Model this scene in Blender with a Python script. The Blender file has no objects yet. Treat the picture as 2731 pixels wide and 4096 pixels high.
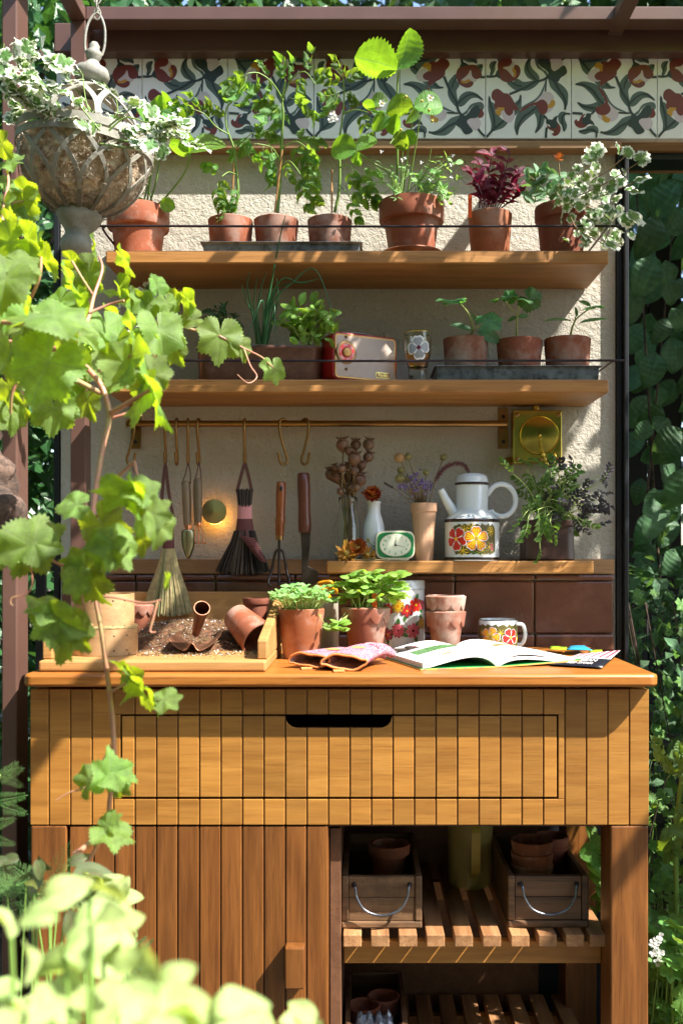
import bpy, math, random
from math import sin, cos, pi, sqrt, atan2, radians, exp
from mathutils import Vector, Matrix
R = random.Random(7)
SC = bpy.context.scene
COL = SC.collection
EYE = 1.12
# ------------------------------------------------------------------ camera
cam = bpy.data.cameras.new('camera'); cam.lens = 35; cam.sensor_width = 36
cam.shift_x = -0.0217; cam.shift_y = 0.0421
cam.clip_start = .05; cam.clip_end = 400
cam.dof.use_dof = True; cam.dof.focus_distance = 1.98; cam.dof.aperture_fstop = 6.0
camo = bpy.data.objects.new('camera', cam); COL.objects.link(camo)
camo.location = (0, 0, EYE); camo.rotation_euler = (pi/2, 0, 0)
SC.camera = camo
# ------------------------------------------------------------------ light
SUN = Vector((.57, -.30, .765)).normalized()
w = bpy.data.worlds.new('World'); SC.world = w; w.use_nodes = True
wn = w.node_tree; bg = wn.nodes['Background']
sky = wn.nodes.new('ShaderNodeTexSky'); sky.sky_type = 'NISHITA'; sky.sun_disc = False
sky.sun_elevation = math.asin(SUN.z); sky.sun_rotation = atan2(SUN.x, SUN.y)
wn.links.new(sky.outputs[0], bg.inputs[0]); bg.inputs[1].default_value = .14
sl = bpy.data.lights.new('sun', 'SUN'); sl.energy = 5.0; sl.angle = radians(.5); sl.color = (1, .95, .88)
so = bpy.data.objects.new('sun', sl); COL.objects.link(so)
so.rotation_euler = (-SUN).to_track_quat('-Z', 'Y').to_euler()
SC.view_settings.view_transform = 'Standard'; SC.view_settings.look = 'None'
SC.view_settings.exposure = 1.62; SC.view_settings.gamma = 1
SC.cycles.use_denoising = True
SC.cycles.max_bounces = 10; SC.cycles.diffuse_bounces = 4; SC.cycles.transmission_bounces = 8
SC.cycles.sample_clamp_indirect = 6
# ------------------------------------------------------------------ helpers
def P(px, py, Y): return Vector(((px-835)*Y/2287, Y, EYE+(1275-py)*Y/2287))
def K(Y): return Y/2287
def XX(px, Y): return (px-835)*Y/2287
def ZZ(py, Y): return EYE+(1275-py)*Y/2287
MW = {}
def tag(o, label=None, cat=None, group=None, kind=None):
    if label: o['label'] = label
    if cat: o['category'] = cat
    if group: o['group'] = group
    if kind: o['kind'] = kind
    return o
def thing(name, label, cat, loc=(0, 0, 0), group=None, rot=None):
    o = bpy.data.objects.new(name, None); COL.objects.link(o)
    M = Matrix.Translation(Vector(loc))
    if rot is not None: M = M @ rot
    o.matrix_world = M; o.empty_display_size = .02; MW[o.name] = M
    return tag(o, label, cat, group)
def link(o, parent, Mw=None):
    COL.objects.link(o)
    if parent is not None:
        o.parent = parent
        if Mw is not None: o.matrix_local = MW[parent.name].inverted() @ Mw
        MW[o.name] = Mw if Mw is not None else MW[parent.name]
    else:
        if Mw is not None: o.matrix_world = Mw
        MW[o.name] = Mw if Mw is not None else Matrix.Identity(4)
    return o
def inst(mesh, name, parent, Mw): return link(bpy.data.objects.new(name, mesh), parent, Mw)
def spl(pts, n=6, closed=False):
    pts = [tuple(p) for p in pts]; N = len(pts); out = []
    rng = range(N) if closed else range(N-1)
    for i in rng:
        if closed: a, b, c, d = pts[i-1], pts[i], pts[(i+1) % N], pts[(i+2) % N]
        else: a, b, c, d = pts[max(i-1, 0)], pts[i], pts[i+1], pts[min(i+2, N-1)]
        for k in range(n):
            t = k/n
            out.append(tuple(.5*((2*q)+(-p+r)*t+(2*p-5*q+4*r-s)*t*t+(-p+3*q-3*r+s)*t**3) for p, q, r, s in zip(a, b, c, d)))
    if not closed: out.append(pts[-1])
    return out
class MB:
    def __init__(s): s.v = []; s.f = []; s.m = []; s.uv = []
    def add(s, vs, fs, m=0, uvs=None):
        o = len(s.v); s.v += [tuple(p) for p in vs]
        s.uv += uvs if uvs else [(0, 0)]*len(vs)
        s.f += [tuple(i+o for i in f) for f in fs]; s.m += [m]*len(fs)
    def box(s, x0, x1, y0, y1, z0, z1, m=0):
        s.add([(x, y, z) for x in (x0, x1) for y in (y0, y1) for z in (z0, z1)],
              [(0, 1, 3, 2), (4, 6, 7, 5), (0, 4, 5, 1), (2, 3, 7, 6), (0, 2, 6, 4), (1, 5, 7, 3)], m)
    def prism(s, pts, y0, y1, m=0, f=None):
        f = f or (lambda x, z, y: (x, y, z)); n = len(pts)
        s.add([f(x, z, y0) for x, z in pts]+[f(x, z, y1) for x, z in pts],
              [tuple(range(n)), tuple(range(2*n-1, n-1, -1))]+[(i, i+n, (i+1) % n+n, (i+1) % n) for i in range(n)], m)
    def slab(s, pts, z0, z1, m=0): s.prism(pts, z0, z1, m, lambda x, y, z: (x, y, z))
    def poly(s, pts, m=0): s.add(pts, [tuple(range(len(pts)))], m)
    def lathe(s, c, prof, seg=40, m=0, axis=None, mf=None):
        vs = []; fs = []; c = Vector(c); n = len(prof)
        q = Matrix.Identity(3) if axis is None else Vector(axis).to_track_quat('Z', 'Y').to_matrix()
        for i in range(seg):
            a = 2*pi*i/seg
            for r, z in prof: vs.append(c+q @ Vector((r*cos(a), r*sin(a), z)))
        base = len(s.v); s.v += [tuple(p) for p in vs]
        s.uv += [(i/seg, j/(n-1)) for i in range(seg) for j in range(n)]
        for i in range(seg):
            for j in range(n-1):
                a = i*n+j; b = ((i+1) % seg)*n+j
                if prof[j][0] < 1e-6 and prof[j+1][0] < 1e-6: continue
                s.f.append((base+a, base+b, base+b+1, base+a+1)); s.m.append(mf(j) if mf else m)
    def tube(s, pts, r, seg=8, m=0, cap=True):
        pts = [Vector(p) for p in pts]; n = len(pts)
        rs = r if isinstance(r, (list, tuple)) else [r]*n
        if len(rs) != n: rs = [rs[0]+(rs[-1]-rs[0])*i/(n-1) for i in range(n)]
        t0 = (pts[1]-pts[0]).normalized(); u = t0.orthogonal().normalized(); vs = []; fs = []
        for i in range(n):
            t = (pts[min(i+1, n-1)]-pts[max(i-1, 0)])
            t = t.normalized() if t.length > 1e-9 else t0
            u = (u-t*u.dot(t)); u = u.normalized() if u.length > 1e-6 else t.orthogonal().normalized()
            w_ = t.cross(u)
            for k in range(seg):
                a = 2*pi*k/seg; vs.append(pts[i]+(u*cos(a)+w_*sin(a))*rs[i])
        for i in range(n-1):
            for k in range(seg):
                a = i*seg+k; b = i*seg+(k+1) % seg
                fs.append((a, b, b+seg, a+seg))
        if cap: fs += [tuple(range(seg-1, -1, -1)), tuple(range((n-1)*seg, n*seg))]
        s.add(vs, fs, m)
    def strip(s, pts, nrm, w_, th=0, m=0):
        pts = [Vector(p) for p in pts]; n = len(pts); vs = []; fs = []
        for i in range(n):
            t = (pts[min(i+1, n-1)]-pts[max(i-1, 0)]).normalized()
            N = Vector(nrm[i] if isinstance(nrm, list) else nrm).normalized(); b = t.cross(N).normalized()
            ww = (w_[i] if isinstance(w_, (list, tuple)) else w_)/2
            vs += [pts[i]-b*ww, pts[i]+b*ww]
            if th: vs += [pts[i]+b*ww-N*th, pts[i]-b*ww-N*th]
        k = 4 if th else 2
        for i in range(n-1):
            for j in range(4 if th else 1):
                a = i*k+j; b = i*k+(j+1) % k
                fs.append((a, b, b+k, a+k))
        if th: fs += [(0, 1, 2, 3), tuple((n-1)*k+q for q in (3, 2, 1, 0))]
        s.add(vs, fs, m)
    def ell(s, c, rx, ry, rz, seg=12, rings=8, m=0, jit=0, rot=None):
        vs = []; fs = []; c = Vector(c)
        for i in range(rings+1):
            ph = pi*i/rings
            for k in range(seg):
                a = 2*pi*k/seg; q = 1+jit*(R.random()-.5)
                v = Vector((rx*sin(ph)*cos(a)*q, ry*sin(ph)*sin(a)*q, rz*cos(ph)*q))
                if rot: v = rot @ v
                vs.append(c+v)
        for i in range(rings):
            for k in range(seg):
                a = i*seg+k; b = i*seg+(k+1) % seg; fs.append((a, a+seg, b+seg, b))
        s.add(vs, fs, m)
    def mesh(s, name, mats, smooth=None, M=None):
        me = bpy.data.meshes.new(name)
        vs = s.v if M is None else [tuple(M @ Vector(p)) for p in s.v]
        me.from_pydata(vs, [], s.f); me.update()
        for m in (mats if isinstance(mats, (list, tuple)) else [mats]): me.materials.append(m)
        me.polygons.foreach_set('material_index', s.m)
        if any(u != (0, 0) for u in s.uv):
            ul = me.uv_layers.new(name='UV'); idx = [0]*len(me.loops); me.loops.foreach_get('vertex_index', idx)
            flat = []
            for i in idx: flat += s.uv[i]
            ul.data.foreach_set('uv', flat)
        if smooth is not None:
            me.polygons.foreach_set('use_smooth', [True]*len(me.polygons))
            if smooth < 179: me.set_sharp_from_angle(angle=radians(smooth))
        return me
    def build(s, name, mats, parent=None, smooth=None, bevel=0, world=True, kind=None, fix=False, label=None):
        M = None
        if parent is not None and world: M = MW[parent.name].inverted()
        me = s.mesh(name, mats, smooth, M)
        o = link(bpy.data.objects.new(name, me), parent)
        if bevel:
            b = o.modifiers.new('bevel', 'BEVEL'); b.width = bevel; b.segments = 2; b.limit_method = 'ANGLE'; b.angle_limit = radians(40)
        if kind: o['kind'] = kind
        if label: o['label'] = label
        return o
def box(name, m, parent, x0, x1, y0, y1, z0, z1, bevel=.0015, **k):
    b = MB(); b.box(x0, x1, y0, y1, z0, z1); return b.build(name, m, parent, bevel=bevel, **k)
# ------------------------------------------------------------------ materials
class NT:
    def __init__(s, name):
        s.mat = bpy.data.materials.new(name); s.mat.use_nodes = True; s.t = s.mat.node_tree
        s.b = s.t.nodes['Principled BSDF']; s.out = s.t.nodes['Material Output']
    def n(s, ty, **k):
        nd = s.t.nodes.new('ShaderNode'+ty)
        for a, v in k.items():
            if a.startswith('i_'):
                key = a[2:]; key = int(key) if key.isdigit() else key
                s.set(nd.inputs[key], v)
            else: setattr(nd, a, v)
        return nd
    def set(s, sock, v):
        if hasattr(v, 'is_output') or isinstance(v, bpy.types.NodeSocket): s.t.links.new(v, sock)
        elif isinstance(v, (tuple, list)) and len(v) == 3 and sock.type == 'RGBA': sock.default_value = (*v, 1)
        else: sock.default_value = v
    def coord(s, kind='Object', sc=(1, 1, 1), rnd=True):
        c = s.n('TexCoord').outputs[kind]
        if rnd:
            oi = s.n('ObjectInfo'); ml = s.n('Math', operation='MULTIPLY', i_0=oi.outputs['Random'], i_1=23.0)
            c = s.n('VectorMath', operation='ADD', i_0=c, i_1=ml.outputs[0]).outputs[0]
        return s.n('VectorMath', operation='MULTIPLY', i_0=c, i_1=sc).outputs[0]
    def noise(s, vec, scale, detail=4, rough=.55, dist=0):
        nd = s.n('TexNoise', i_Vector=vec, i_Scale=scale, i_Detail=detail, i_Roughness=rough, i_Distortion=dist)
        return nd.outputs['Fac']
    def ramp(s, fac, stops):
        nd = s.n('ValToRGB', i_0=fac); e = nd.color_ramp.elements
        while len(e) < len(stops): e.new(.5)
        for x, (p, c) in zip(e, stops): x.position = p; x.color = (*c, 1) if len(c) == 3 else c
        return nd.outputs[0]
    def mix(s, fac, a, b, mode='MIX'):
        nd = s.n('Mix', data_type='RGBA', blend_type=mode); s.set(nd.inputs[0], fac); s.set(nd.inputs[6], a); s.set(nd.inputs[7], b)
        return nd.outputs[2]
    def math(s, op, a, b=0.0, c=None):
        nd = s.n('Math', operation=op); s.set(nd.inputs[0], a); s.set(nd.inputs[1], b)
        if c is not None: s.set(nd.inputs[2], c)
        return nd.outputs[0]
    def bump(s, h, strength=.3, dist=.001):
        nd = s.n('Bump', i_Height=h, i_Strength=strength, i_Distance=dist); s.t.links.new(nd.outputs[0], s.b.inputs['Normal']); return nd
    def p(s, **k):
        for a, v in k.items(): s.set(s.b.inputs[a.replace('_', ' ')], v)
        return s.mat
def wood(name, c1, c2, ax='x', rough=.45, pore=.5, sc=1.0, dirt=None):
    t = NT(name); i = 'xyz'.index(ax)
    s1 = [13*sc]*3; s1[i] = 1.2*sc; s2 = [330*sc]*3; s2[i] = 12*sc; s3 = [85*sc]*3; s3[i] = 4*sc
    n1 = t.noise(t.coord(sc=s1), 2.2, 5, .55, 1.0)
    n3 = t.noise(t.coord(sc=s3), 1.0, 4, .6, .4)
    n2 = t.noise(t.coord(sc=s2), 1, 3, .6)
    col = t.ramp(t.math('ADD', t.math('MULTIPLY', n1, .6), t.math('MULTIPLY', n3, .4)), [(.36, c1), (.64, c2)])
    dk = tuple(q*.45 for q in c1)
    pr = t.ramp(n2, [(.32, (1, 1, 1)), (.46, (0, 0, 0))])
    col = t.mix(t.math('MULTIPLY', pr, pore), col, dk)
    kn = t.noise(t.coord(sc=[q*.55 for q in s1]), 1.3, 3, .5, 2.0); col = t.mix(t.math('MULTIPLY', t.ramp(kn, [(.54, (0, 0, 0)), (.66, (1, 1, 1))]), .35), col, tuple(q*.6 for q in c1))
    oi = t.n('ObjectInfo')
    hs = t.n('HueSaturation', i_Color=col, i_Value=t.math('MULTIPLY_ADD', oi.outputs['Random'], .3, .85))
    col = hs.outputs[0]
    if dirt:
        dn = t.noise(t.coord(), 9*sc, 5, .7)
        col = t.mix(t.math('MULTIPLY', t.ramp(dn, [(.5, (0, 0, 0)), (.65, (1, 1, 1))]), .7), col, dirt)
    t.bump(n2, .35, .0006)
    return t.p(Base_Color=col, Roughness=t.math('MULTIPLY_ADD', n3, .25, rough-.1))
def plain(name, c, rough=.5, metal=0, bump=0, bs=60, var=.12, coat=0, spec=.5, vs=12, dirt=None, dfac=.5):
    t = NT(name); n = t.noise(t.coord(), vs, 5, .6)
    col = t.ramp(n, [(.3, tuple(q*(1-var) for q in c)), (.7, tuple(min(1, q*(1+var)) for q in c))])
    if dirt:
        dn = t.noise(t.coord(), vs*1.7, 6, .7)
        col = t.mix(t.math('MULTIPLY', t.ramp(dn, [(.48, (0, 0, 0)), (.62, (1, 1, 1))]), dfac), col, dirt)
    if bump: t.bump(t.noise(t.coord(), bs, 5, .6), bump, .002)
    t.p(Base_Color=col, Roughness=t.math('MULTIPLY_ADD', n, .2, max(rough-.1, 0)), Metallic=float(metal), Coat_Weight=float(coat))
    t.b.inputs['Specular IOR Level'].default_value = spec
    return t.mat
def terracotta(name, c, bloom=.4, dark=.3, sc=1):
    t = NT(name); v = t.coord(); n = t.noise(v, 14*sc, 6, .65); n2 = t.noise(v, 38*sc, 5, .7); n3 = t.noise(v, 7*sc, 4, .6)
    col = t.ramp(n3, [(.3, tuple(q*.72 for q in c)), (.7, tuple(q*1.2 for q in c))])
    col = t.mix(t.math('MULTIPLY', t.ramp(n2, [(.52, (0, 0, 0)), (.7, (1, 1, 1))]), dark), col, (.10, .035, .02))
    col = t.mix(t.math('MULTIPLY', t.ramp(n, [(.46, (0, 0, 0)), (.62, (1, 1, 1))]), bloom), col, (.40, .31, .25))
    t.bump(t.noise(v, 160, 4, .6), .25, .001)
    return t.p(Base_Color=col, Roughness=.82)
def leafm(name, top, trans, vein=None, kind=None, tf=.42, rough=.42, edge=None, eth=.62, vw=.035, spec=.5, var=.35, bumpk=.5, nv=7.0):
    t = NT(name); uv = t.n('TexCoord').outputs['UV']; oi = t.n('ObjectInfo').outputs['Random']
    sp = t.n('SeparateXYZ', i_0=uv); u, v = sp.outputs[0], sp.outputs[1]
    nz = t.noise(t.n('VectorMath', operation='ADD', i_0=uv, i_1=t.math('MULTIPLY', oi, 31.0)).outputs[0], 3, 4, .6)
    vf = None
    if kind == 'palm':
        a = t.math('ARCTAN2', u, v); r = t.math('SQRT', t.math('ADD', t.math('MULTIPLY', u, u), t.math('MULTIPLY', v, v)))
        d = t.math('MULTIPLY', r, t.math('SINE', t.math('PINGPONG', a, radians(26))))
        m1 = t.math('LESS_THAN', t.math('ABSOLUTE', d), vw*.7)
        lat = t.math('FRACT', t.math('SUBTRACT', t.math('MULTIPLY', r, nv), t.math('MULTIPLY', t.math('ABSOLUTE', d), 9.0)))
        vf = t.math('MAXIMUM', m1, t.math('MULTIPLY', t.math('LESS_THAN', lat, .13), .6))
    elif kind == 'pin':
        au = t.math('ABSOLUTE', u); m1 = t.math('LESS_THAN', au, vw)
        lat = t.math('FRACT', t.math('SUBTRACT', t.math('MULTIPLY', v, nv), t.math('MULTIPLY', au, nv*.8)))
        vf = t.math('MAXIMUM', m1, t.math('MULTIPLY', t.math('LESS_THAN', lat, .14), .6))
    def tone(c, vc):
        col = t.ramp(nz, [(.3, tuple(q*(1-var) for q in c)), (.7, tuple(q*(1+var*.6) for q in c))])
        if edge:
            rr_ = t.math('SQRT', t.math('ADD', t.math('MULTIPLY', u, u), t.math('MULTIPLY', v, v))); e = t.math('ADD', t.math('MULTIPLY', rr_, .7), t.math('MULTIPLY', nz, .95))
            col = t.mix(t.math('GREATER_THAN', e, eth), col, edge)
        if vf is not None and vc: col = t.mix(t.math('MULTIPLY', vf, .65), col, vc)
        hs = t.n('HueSaturation', i_Color=col, i_Value=t.math('MULTIPLY_ADD', oi, .4, .8), i_Hue=t.math('MULTIPLY_ADD', oi, .03, .485))
        return hs.outputs[0]
    ctop = tone(top, vein); ctr = tone(trans, tuple(q*.8 for q in (vein or trans)))
    t.p(Base_Color=ctop, Roughness=rough); t.b.inputs['Specular IOR Level'].default_value = spec
    h = t.noise(uv, 26, 3, .6)
    if vf is not None: h = t.math('SUBTRACT', h, t.math('MULTIPLY', vf, 1.6))
    t.bump(h, bumpk, .0012)
    tr = t.n('BsdfTranslucent', i_Color=ctr)
    mx = t.n('MixShader', i_0=tf); t.t.links.new(t.b.outputs[0], mx.inputs[1]); t.t.links.new(tr.outputs[0], mx.inputs[2])
    t.t.links.new(mx.outputs[0], t.out.inputs[0])
    return t.mat
def emis(name, c, s):
    t = NT(name); return t.p(Base_Color=c, Emission_Color=c, Emission_Strength=s)
def glass(name, c=(1, 1, 1), rough=.02):
    t = NT(name); return t.p(Base_Color=c, Roughness=rough, Transmission_Weight=1.0, IOR=1.45)
M = {}
M['wtop'] = wood('oiled_hardwood_top', (.30, .095, .014), (.46, .175, .030), 'x', .36)
M['wface'] = wood('oiled_hardwood_face', (.285, .118, .020), (.41, .19, .036), 'x', .42, .35)
M['wdoor'] = wood('red_hardwood_upright', (.105, .034, .007), (.225, .082, .017), 'z', .38, .5)
M['wshelf'] = wood('shelf_oak', (.28, .12, .025), (.44, .21, .058), 'x', .5)
M['wslat'] = wood('teak_slat', (.20, .085, .03), (.40, .21, .09), 'y', .5)
M['wtray'] = wood('pale_beech_tray', (.33, .16, .045), (.46, .25, .085), 'x', .5, .3)
M['wsieve'] = wood('bent_pale_wood', (.30, .165, .07), (.42, .26, .12), 'x', .6, .25)
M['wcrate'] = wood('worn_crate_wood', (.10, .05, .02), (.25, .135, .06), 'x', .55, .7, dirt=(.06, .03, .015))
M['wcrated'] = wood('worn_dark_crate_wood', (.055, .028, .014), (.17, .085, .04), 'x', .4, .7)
M['wbatten'] = wood('batten_oak', (.27, .14, .06), (.42, .24, .11), 'x', .55)
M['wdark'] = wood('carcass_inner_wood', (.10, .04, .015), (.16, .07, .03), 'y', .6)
M['handle_g'] = wood('grey_ash_handle', (.15, .10, .05), (.27, .19, .105), 'z', .5, .8, 2)
M['handle_r'] = wood('varnished_red_handle', (.16, .035, .008), (.36, .10, .02), 'z', .25, .5, 2)
M['handle_d'] = wood('dark_red_handle', (.07, .018, .01), (.13, .035, .018), 'z', .3, .5, 2)
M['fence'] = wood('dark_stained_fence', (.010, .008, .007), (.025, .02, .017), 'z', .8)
M['bark'] = plain('vine_bark', (.10, .062, .045), .95, bump=1, bs=70, var=.8, vs=45, dirt=(.03, .02, .015), dfac=.8)
M['steel'] = plain('brown_powder_coat', (.115, .060, .045), .33, bump=.05, bs=900, var=.06, spec=.6)
M['black'] = plain('black_paint', (.012, .013, .016), .38, bump=.15, bs=80)
M['iron'] = plain('dark_iron_rod', (.035, .026, .028), .4, metal=.7, bump=.3, bs=200)
M['brassd'] = plain('aged_brass', (.30, .17, .06), .34, metal=1, var=.25)
M['brass'] = plain('polished_brass', (.62, .48, .10), .2, metal=1, var=.2, vs=18)
M['copper'] = plain('copper', (.62, .25, .13), .3, metal=1)
M['rust'] = plain('rusted_bronze', (.20, .09, .05), .42, metal=.75, bump=.4, bs=70, var=.5, vs=25)
M['toolst'] = plain('old_tool_steel', (.06, .045, .038), .45, metal=.8, bump=.3, bs=90, var=.4)
M['zinc'] = plain('galvanised_zinc', (.20, .215, .215), .38, metal=.75, var=.35, vs=30, dirt=(.04, .045, .04), dfac=.7)
M['tc1'] = terracotta('terracotta_red', (.26, .070, .026), .5, .5)
M['tc2'] = terracotta('terracotta_bloomed', (.25, .075, .035), .6, .4)
M['tc3'] = terracotta('terracotta_limed', (.27, .10, .058), .85, .3)
M['tc4'] = terracotta('terracotta_orange', (.33, .10, .032), .38, .45)
M['tc5'] = terracotta('terracotta_deep', (.19, .045, .018), .12, .5)
M['soil'] = plain('compost', (.035, .022, .014), .95, bump=1, bs=220, var=.6, vs=60)
M['compost'] = plain('coir_compost', (.10, .042, .018), .95, bump=1, bs=150, var=.7, vs=70)
M['perlite'] = plain('white_perlite', (.6, .58, .55), .8, var=.05)
def stucco():
    t = NT('rough_cream_render'); v = t.coord(rnd=False)
    a = t.noise(v, 95, 6, .62, .4); b = t.noise(v, 24, 4, .6); c = t.noise(v, 3.0, 5, .6); d = t.noise(v, 260, 3, .5)
    col = t.ramp(c, [(.3, (.44, .405, .325)), (.7, (.54, .50, .42))])
    cr = t.math('ABSOLUTE', t.math('SUBTRACT', t.noise(v, 13, 6, .7, 1.5), .5))
    cm = t.math('MULTIPLY', t.math('LESS_THAN', cr, .006), t.ramp(t.noise(v, 5, 3), [(.5, (0, 0, 0)), (.6, (1, 1, 1))]))
    col = t.mix(t.math('MULTIPLY', cm, .35), col, (.25, .2, .14))
    pit = t.ramp(a, [(.33, (1, 1, 1)), (.43, (0, 0, 0))])
    col = t.mix(t.math('MULTIPLY', pit, .3), col, (.30, .25, .18))
    h = t.math('ADD', t.math('ADD', a, t.math('MULTIPLY', b, .8)), t.math('MULTIPLY', d, .35))
    t.bump(h, 1.0, .0042)
    return t.p(Base_Color=col, Roughness=.93)
M['stucco'] = stucco()
def glaze():
    t = NT('brown_glazed_tile'); v = t.coord(); n = t.noise(v, 12, 5, .6)
    col = t.ramp(n, [(.3, (.125, .048, .028)), (.7, (.195, .08, .05))])
    t.bump(t.math('ADD', t.noise(v, 150, 3, .6), t.math('MULTIPLY', t.noise(v, 18, 3), 1.5)), .35, .0016)
    return t.p(Base_Color=col, Roughness=.12)
M['glaze'] = glaze()
M['twhite'] = plain('cream_cement_tile', (.86, .86, .84), .3, var=.03)
M['tgreen'] = plain('tile_grey_green', (.105, .145, .125), .42, var=.08)
M['tdark'] = plain('tile_charcoal_green', (.035, .05, .047), .42, var=.08)
M['tred'] = plain('tile_brick_red', (.19, .036, .028), .42, var=.06)
M['tpink'] = plain('tile_pale_pink', (.66, .56, .60), .42, var=.03)
M['tyel'] = plain('tile_ochre', (.56, .29, .035), .42, var=.05)
TILEM = [M[k] for k in ('twhite', 'tgreen', 'tdark', 'tred', 'tpink', 'tyel')]
M['white'] = plain('white_enamel', (.66, .67, .66), .12, var=.03, coat=.5)
def speck():
    t = NT('speckled_white_stoneware'); v = t.coord(rnd=False)
    sp = t.math('LESS_THAN', t.noise(v, 420, 2, .4), .27)
    col = t.mix(t.math('MULTIPLY', sp, .6), (.62, .66, .66), (.14, .08, .05))
    return t.p(Base_Color=col, Roughness=.13, Coat_Weight=.4)
M['speck'] = speck()
M['dbrown'] = plain('dark_brown_glaze', (.028, .014, .01), .25)
for k, c in dict(orange=(.72, .17, .01), yellow=(.80, .52, .02), red=(.52, .02, .012), olive=(.09, .075, .015), plum=(.13, .012, .03),
                 pinkp=(.55, .10, .14), leafp=(.05, .17, .04), violet=(.22, .12, .36), black2=(.01, .01, .01), pale=(.8, .8, .78), grn=(.02, .24, .06),
                 cream=(.78, .76, .55), teal=(.03, .28, .42), lime=(.35, .55, .03), gold=(.45, .32, .05), grey=(.3, .32, .33), label=(.75, .1, .01)).items():
    M[k] = plain('paint_'+k, c, .32, var=.06)
M['stem'] = plain('green_stem', (.16, .27, .05), .5, var=.2)
M['stemp'] = plain('pale_stem', (.36, .45, .14), .5, var=.2)
M['stemr'] = plain('reddish_cane', (.46, .20, .13), .45, var=.25, dirt=(.45, .42, .14))
M['straw'] = plain('dry_straw', (.42, .33, .15), .7, var=.35, vs=90)
M['dry'] = plain('dried_brown_stem', (.20, .13, .06), .7, var=.3)
LM = {}
LM['vine'] = leafm('grape_leaf', (.20, .34, .075), (.54, .72, .012), (.30, .42, .12), 'palm', .5, .38, bumpk=1.0, vw=.018, nv=11.0)
LM['tom'] = leafm('tomato_leaf', (.10, .24, .05), (.38, .62, .03), (.14, .26, .08), 'pin', .4, .5)
LM['straw'] = leafm('strawberry_leaf', (.10, .25, .03), (.42, .68, .02), (.2, .35, .08), 'pin', .45, .42, nv=9.0)
LM['vari'] = leafm('variegated_leaf', (.12, .24, .06), (.32, .5, .1), None, None, .35, .5, edge=(.82, .84, .68), eth=.83)
LM['basil'] = leafm('basil_leaf', (.22, .41, .06), (.50, .74, .05), (.2, .36, .1), 'pin', .4, .35)
LM['sprout'] = leafm('seedling_leaf', (.22, .44, .13), (.44, .70, .1), None, None, .35, .45)
LM['red'] = leafm('burgundy_leaf', (.13, .012, .035), (.42, .01, .06), (.3, .02, .07), 'pin', .4, .38)
LM['dark'] = leafm('laurel_leaf', (.035, .10, .03), (.12, .28, .03), (.07, .15, .05), 'pin', .25, .28)
LM['hazel'] = leafm('hazel_leaf', (.10, .23, .10), (.22, .45, .07), (.09, .19, .08), 'pin', .3, .42, nv=9.0, bumpk=1.0)
LM['cuke'] = leafm('cucumber_leaf', (.055, .17, .05), (.2, .45, .05), (.12, .26, .1), 'palm', .4, .5)
LM['cot'] = leafm('cotyledon', (.10, .24, .10), (.25, .45, .1), None, None, .35, .45)
LM['miz'] = leafm('mizuna_leaf', (.09, .20, .035), (.25, .45, .03), (.2, .32, .1), 'pin', .4, .5)
LM['mizp'] = leafm('purple_mizuna_leaf', (.045, .035, .05), (.10, .10, .06), (.08, .07, .08), 'pin', .3, .45)
LM['ger'] = leafm('geranium_leaf', (.14, .30, .06), (.28, .5, .05), None, 'palm', .4, .55)
LM['chive'] = leafm('chive_blade', (.035, .13, .045), (.10, .28, .05), None, None, .25, .4)
LM['light'] = leafm('pale_shrub_leaf', (.48, .62, .22), (.68, .84, .12), (.5, .6, .3), 'pin', .45, .42)
LM['potato'] = leafm('purple_green_leaf', (.10, .14, .05), (.3, .35, .08), (.30, .10, .12), 'pin', .35, .35)
LM['petal'] = leafm('white_petal', (.75, .76, .72), (.7, .7, .6), None, None, .35, .6, var=.05)
LM['ptl_o'] = leafm('orange_petal', (.62, .17, .03), (.6, .2, .03), None, None, .35, .5)
LM['ptl_r'] = leafm('rust_petal', (.35, .05, .015), (.35, .06, .02), None, None, .3, .5)
LM['ptl_y'] = leafm('straw_petal', (.66, .34, .06), (.6, .35, .06), None, None, .3, .5)
LM['ptl_v'] = leafm('violet_petal', (.22, .15, .42), (.25, .18, .45), None, None, .3, .6)
# ------------------------------------------------------------------ leaves (base at origin, tip to +Y, face to +Z)
def ovate(W=.5, n=8, teeth=0, fold=.25, curl=.2, peak=.42, tip=1.0, mbx=None, Mx=None, wav=0, m=0, corr=0):
    mb = mbx or MB(); vs = []; uv = []; fs = []; cols = 5
    nn = n*2 if teeth else n
    for i in range(nn+1):
        t = i/nn; ww = W*.5*(sin(pi*t**(math.log(.5)/math.log(peak)))**(.8*tip)) if 0 < t < 1 else .003
        if teeth and 0 < i < nn: ww *= 1+(teeth if i % 2 else -teeth)
        for j in range(cols):
            s = (j-2)/2; x = s*ww; z = abs(s)*ww*fold*2-curl*t*t+wav*sin(t*9+s*2)*abs(s)+corr*sin(6.283*(t*7-abs(s)*2.2))*min(1, abs(s)*2)
            p = Vector((x, t-(teeth*.12*abs(s) if i % 2 else 0), z)); vs.append(Mx @ p if Mx else p); uv.append((s, t+.0001))
    for i in range(nn):
        for j in range(cols-1):
            a = i*cols+j; fs.append((a, a+1, a+cols+1, a+cols))
    mb.add(vs, fs, m, uv); return mb
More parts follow.
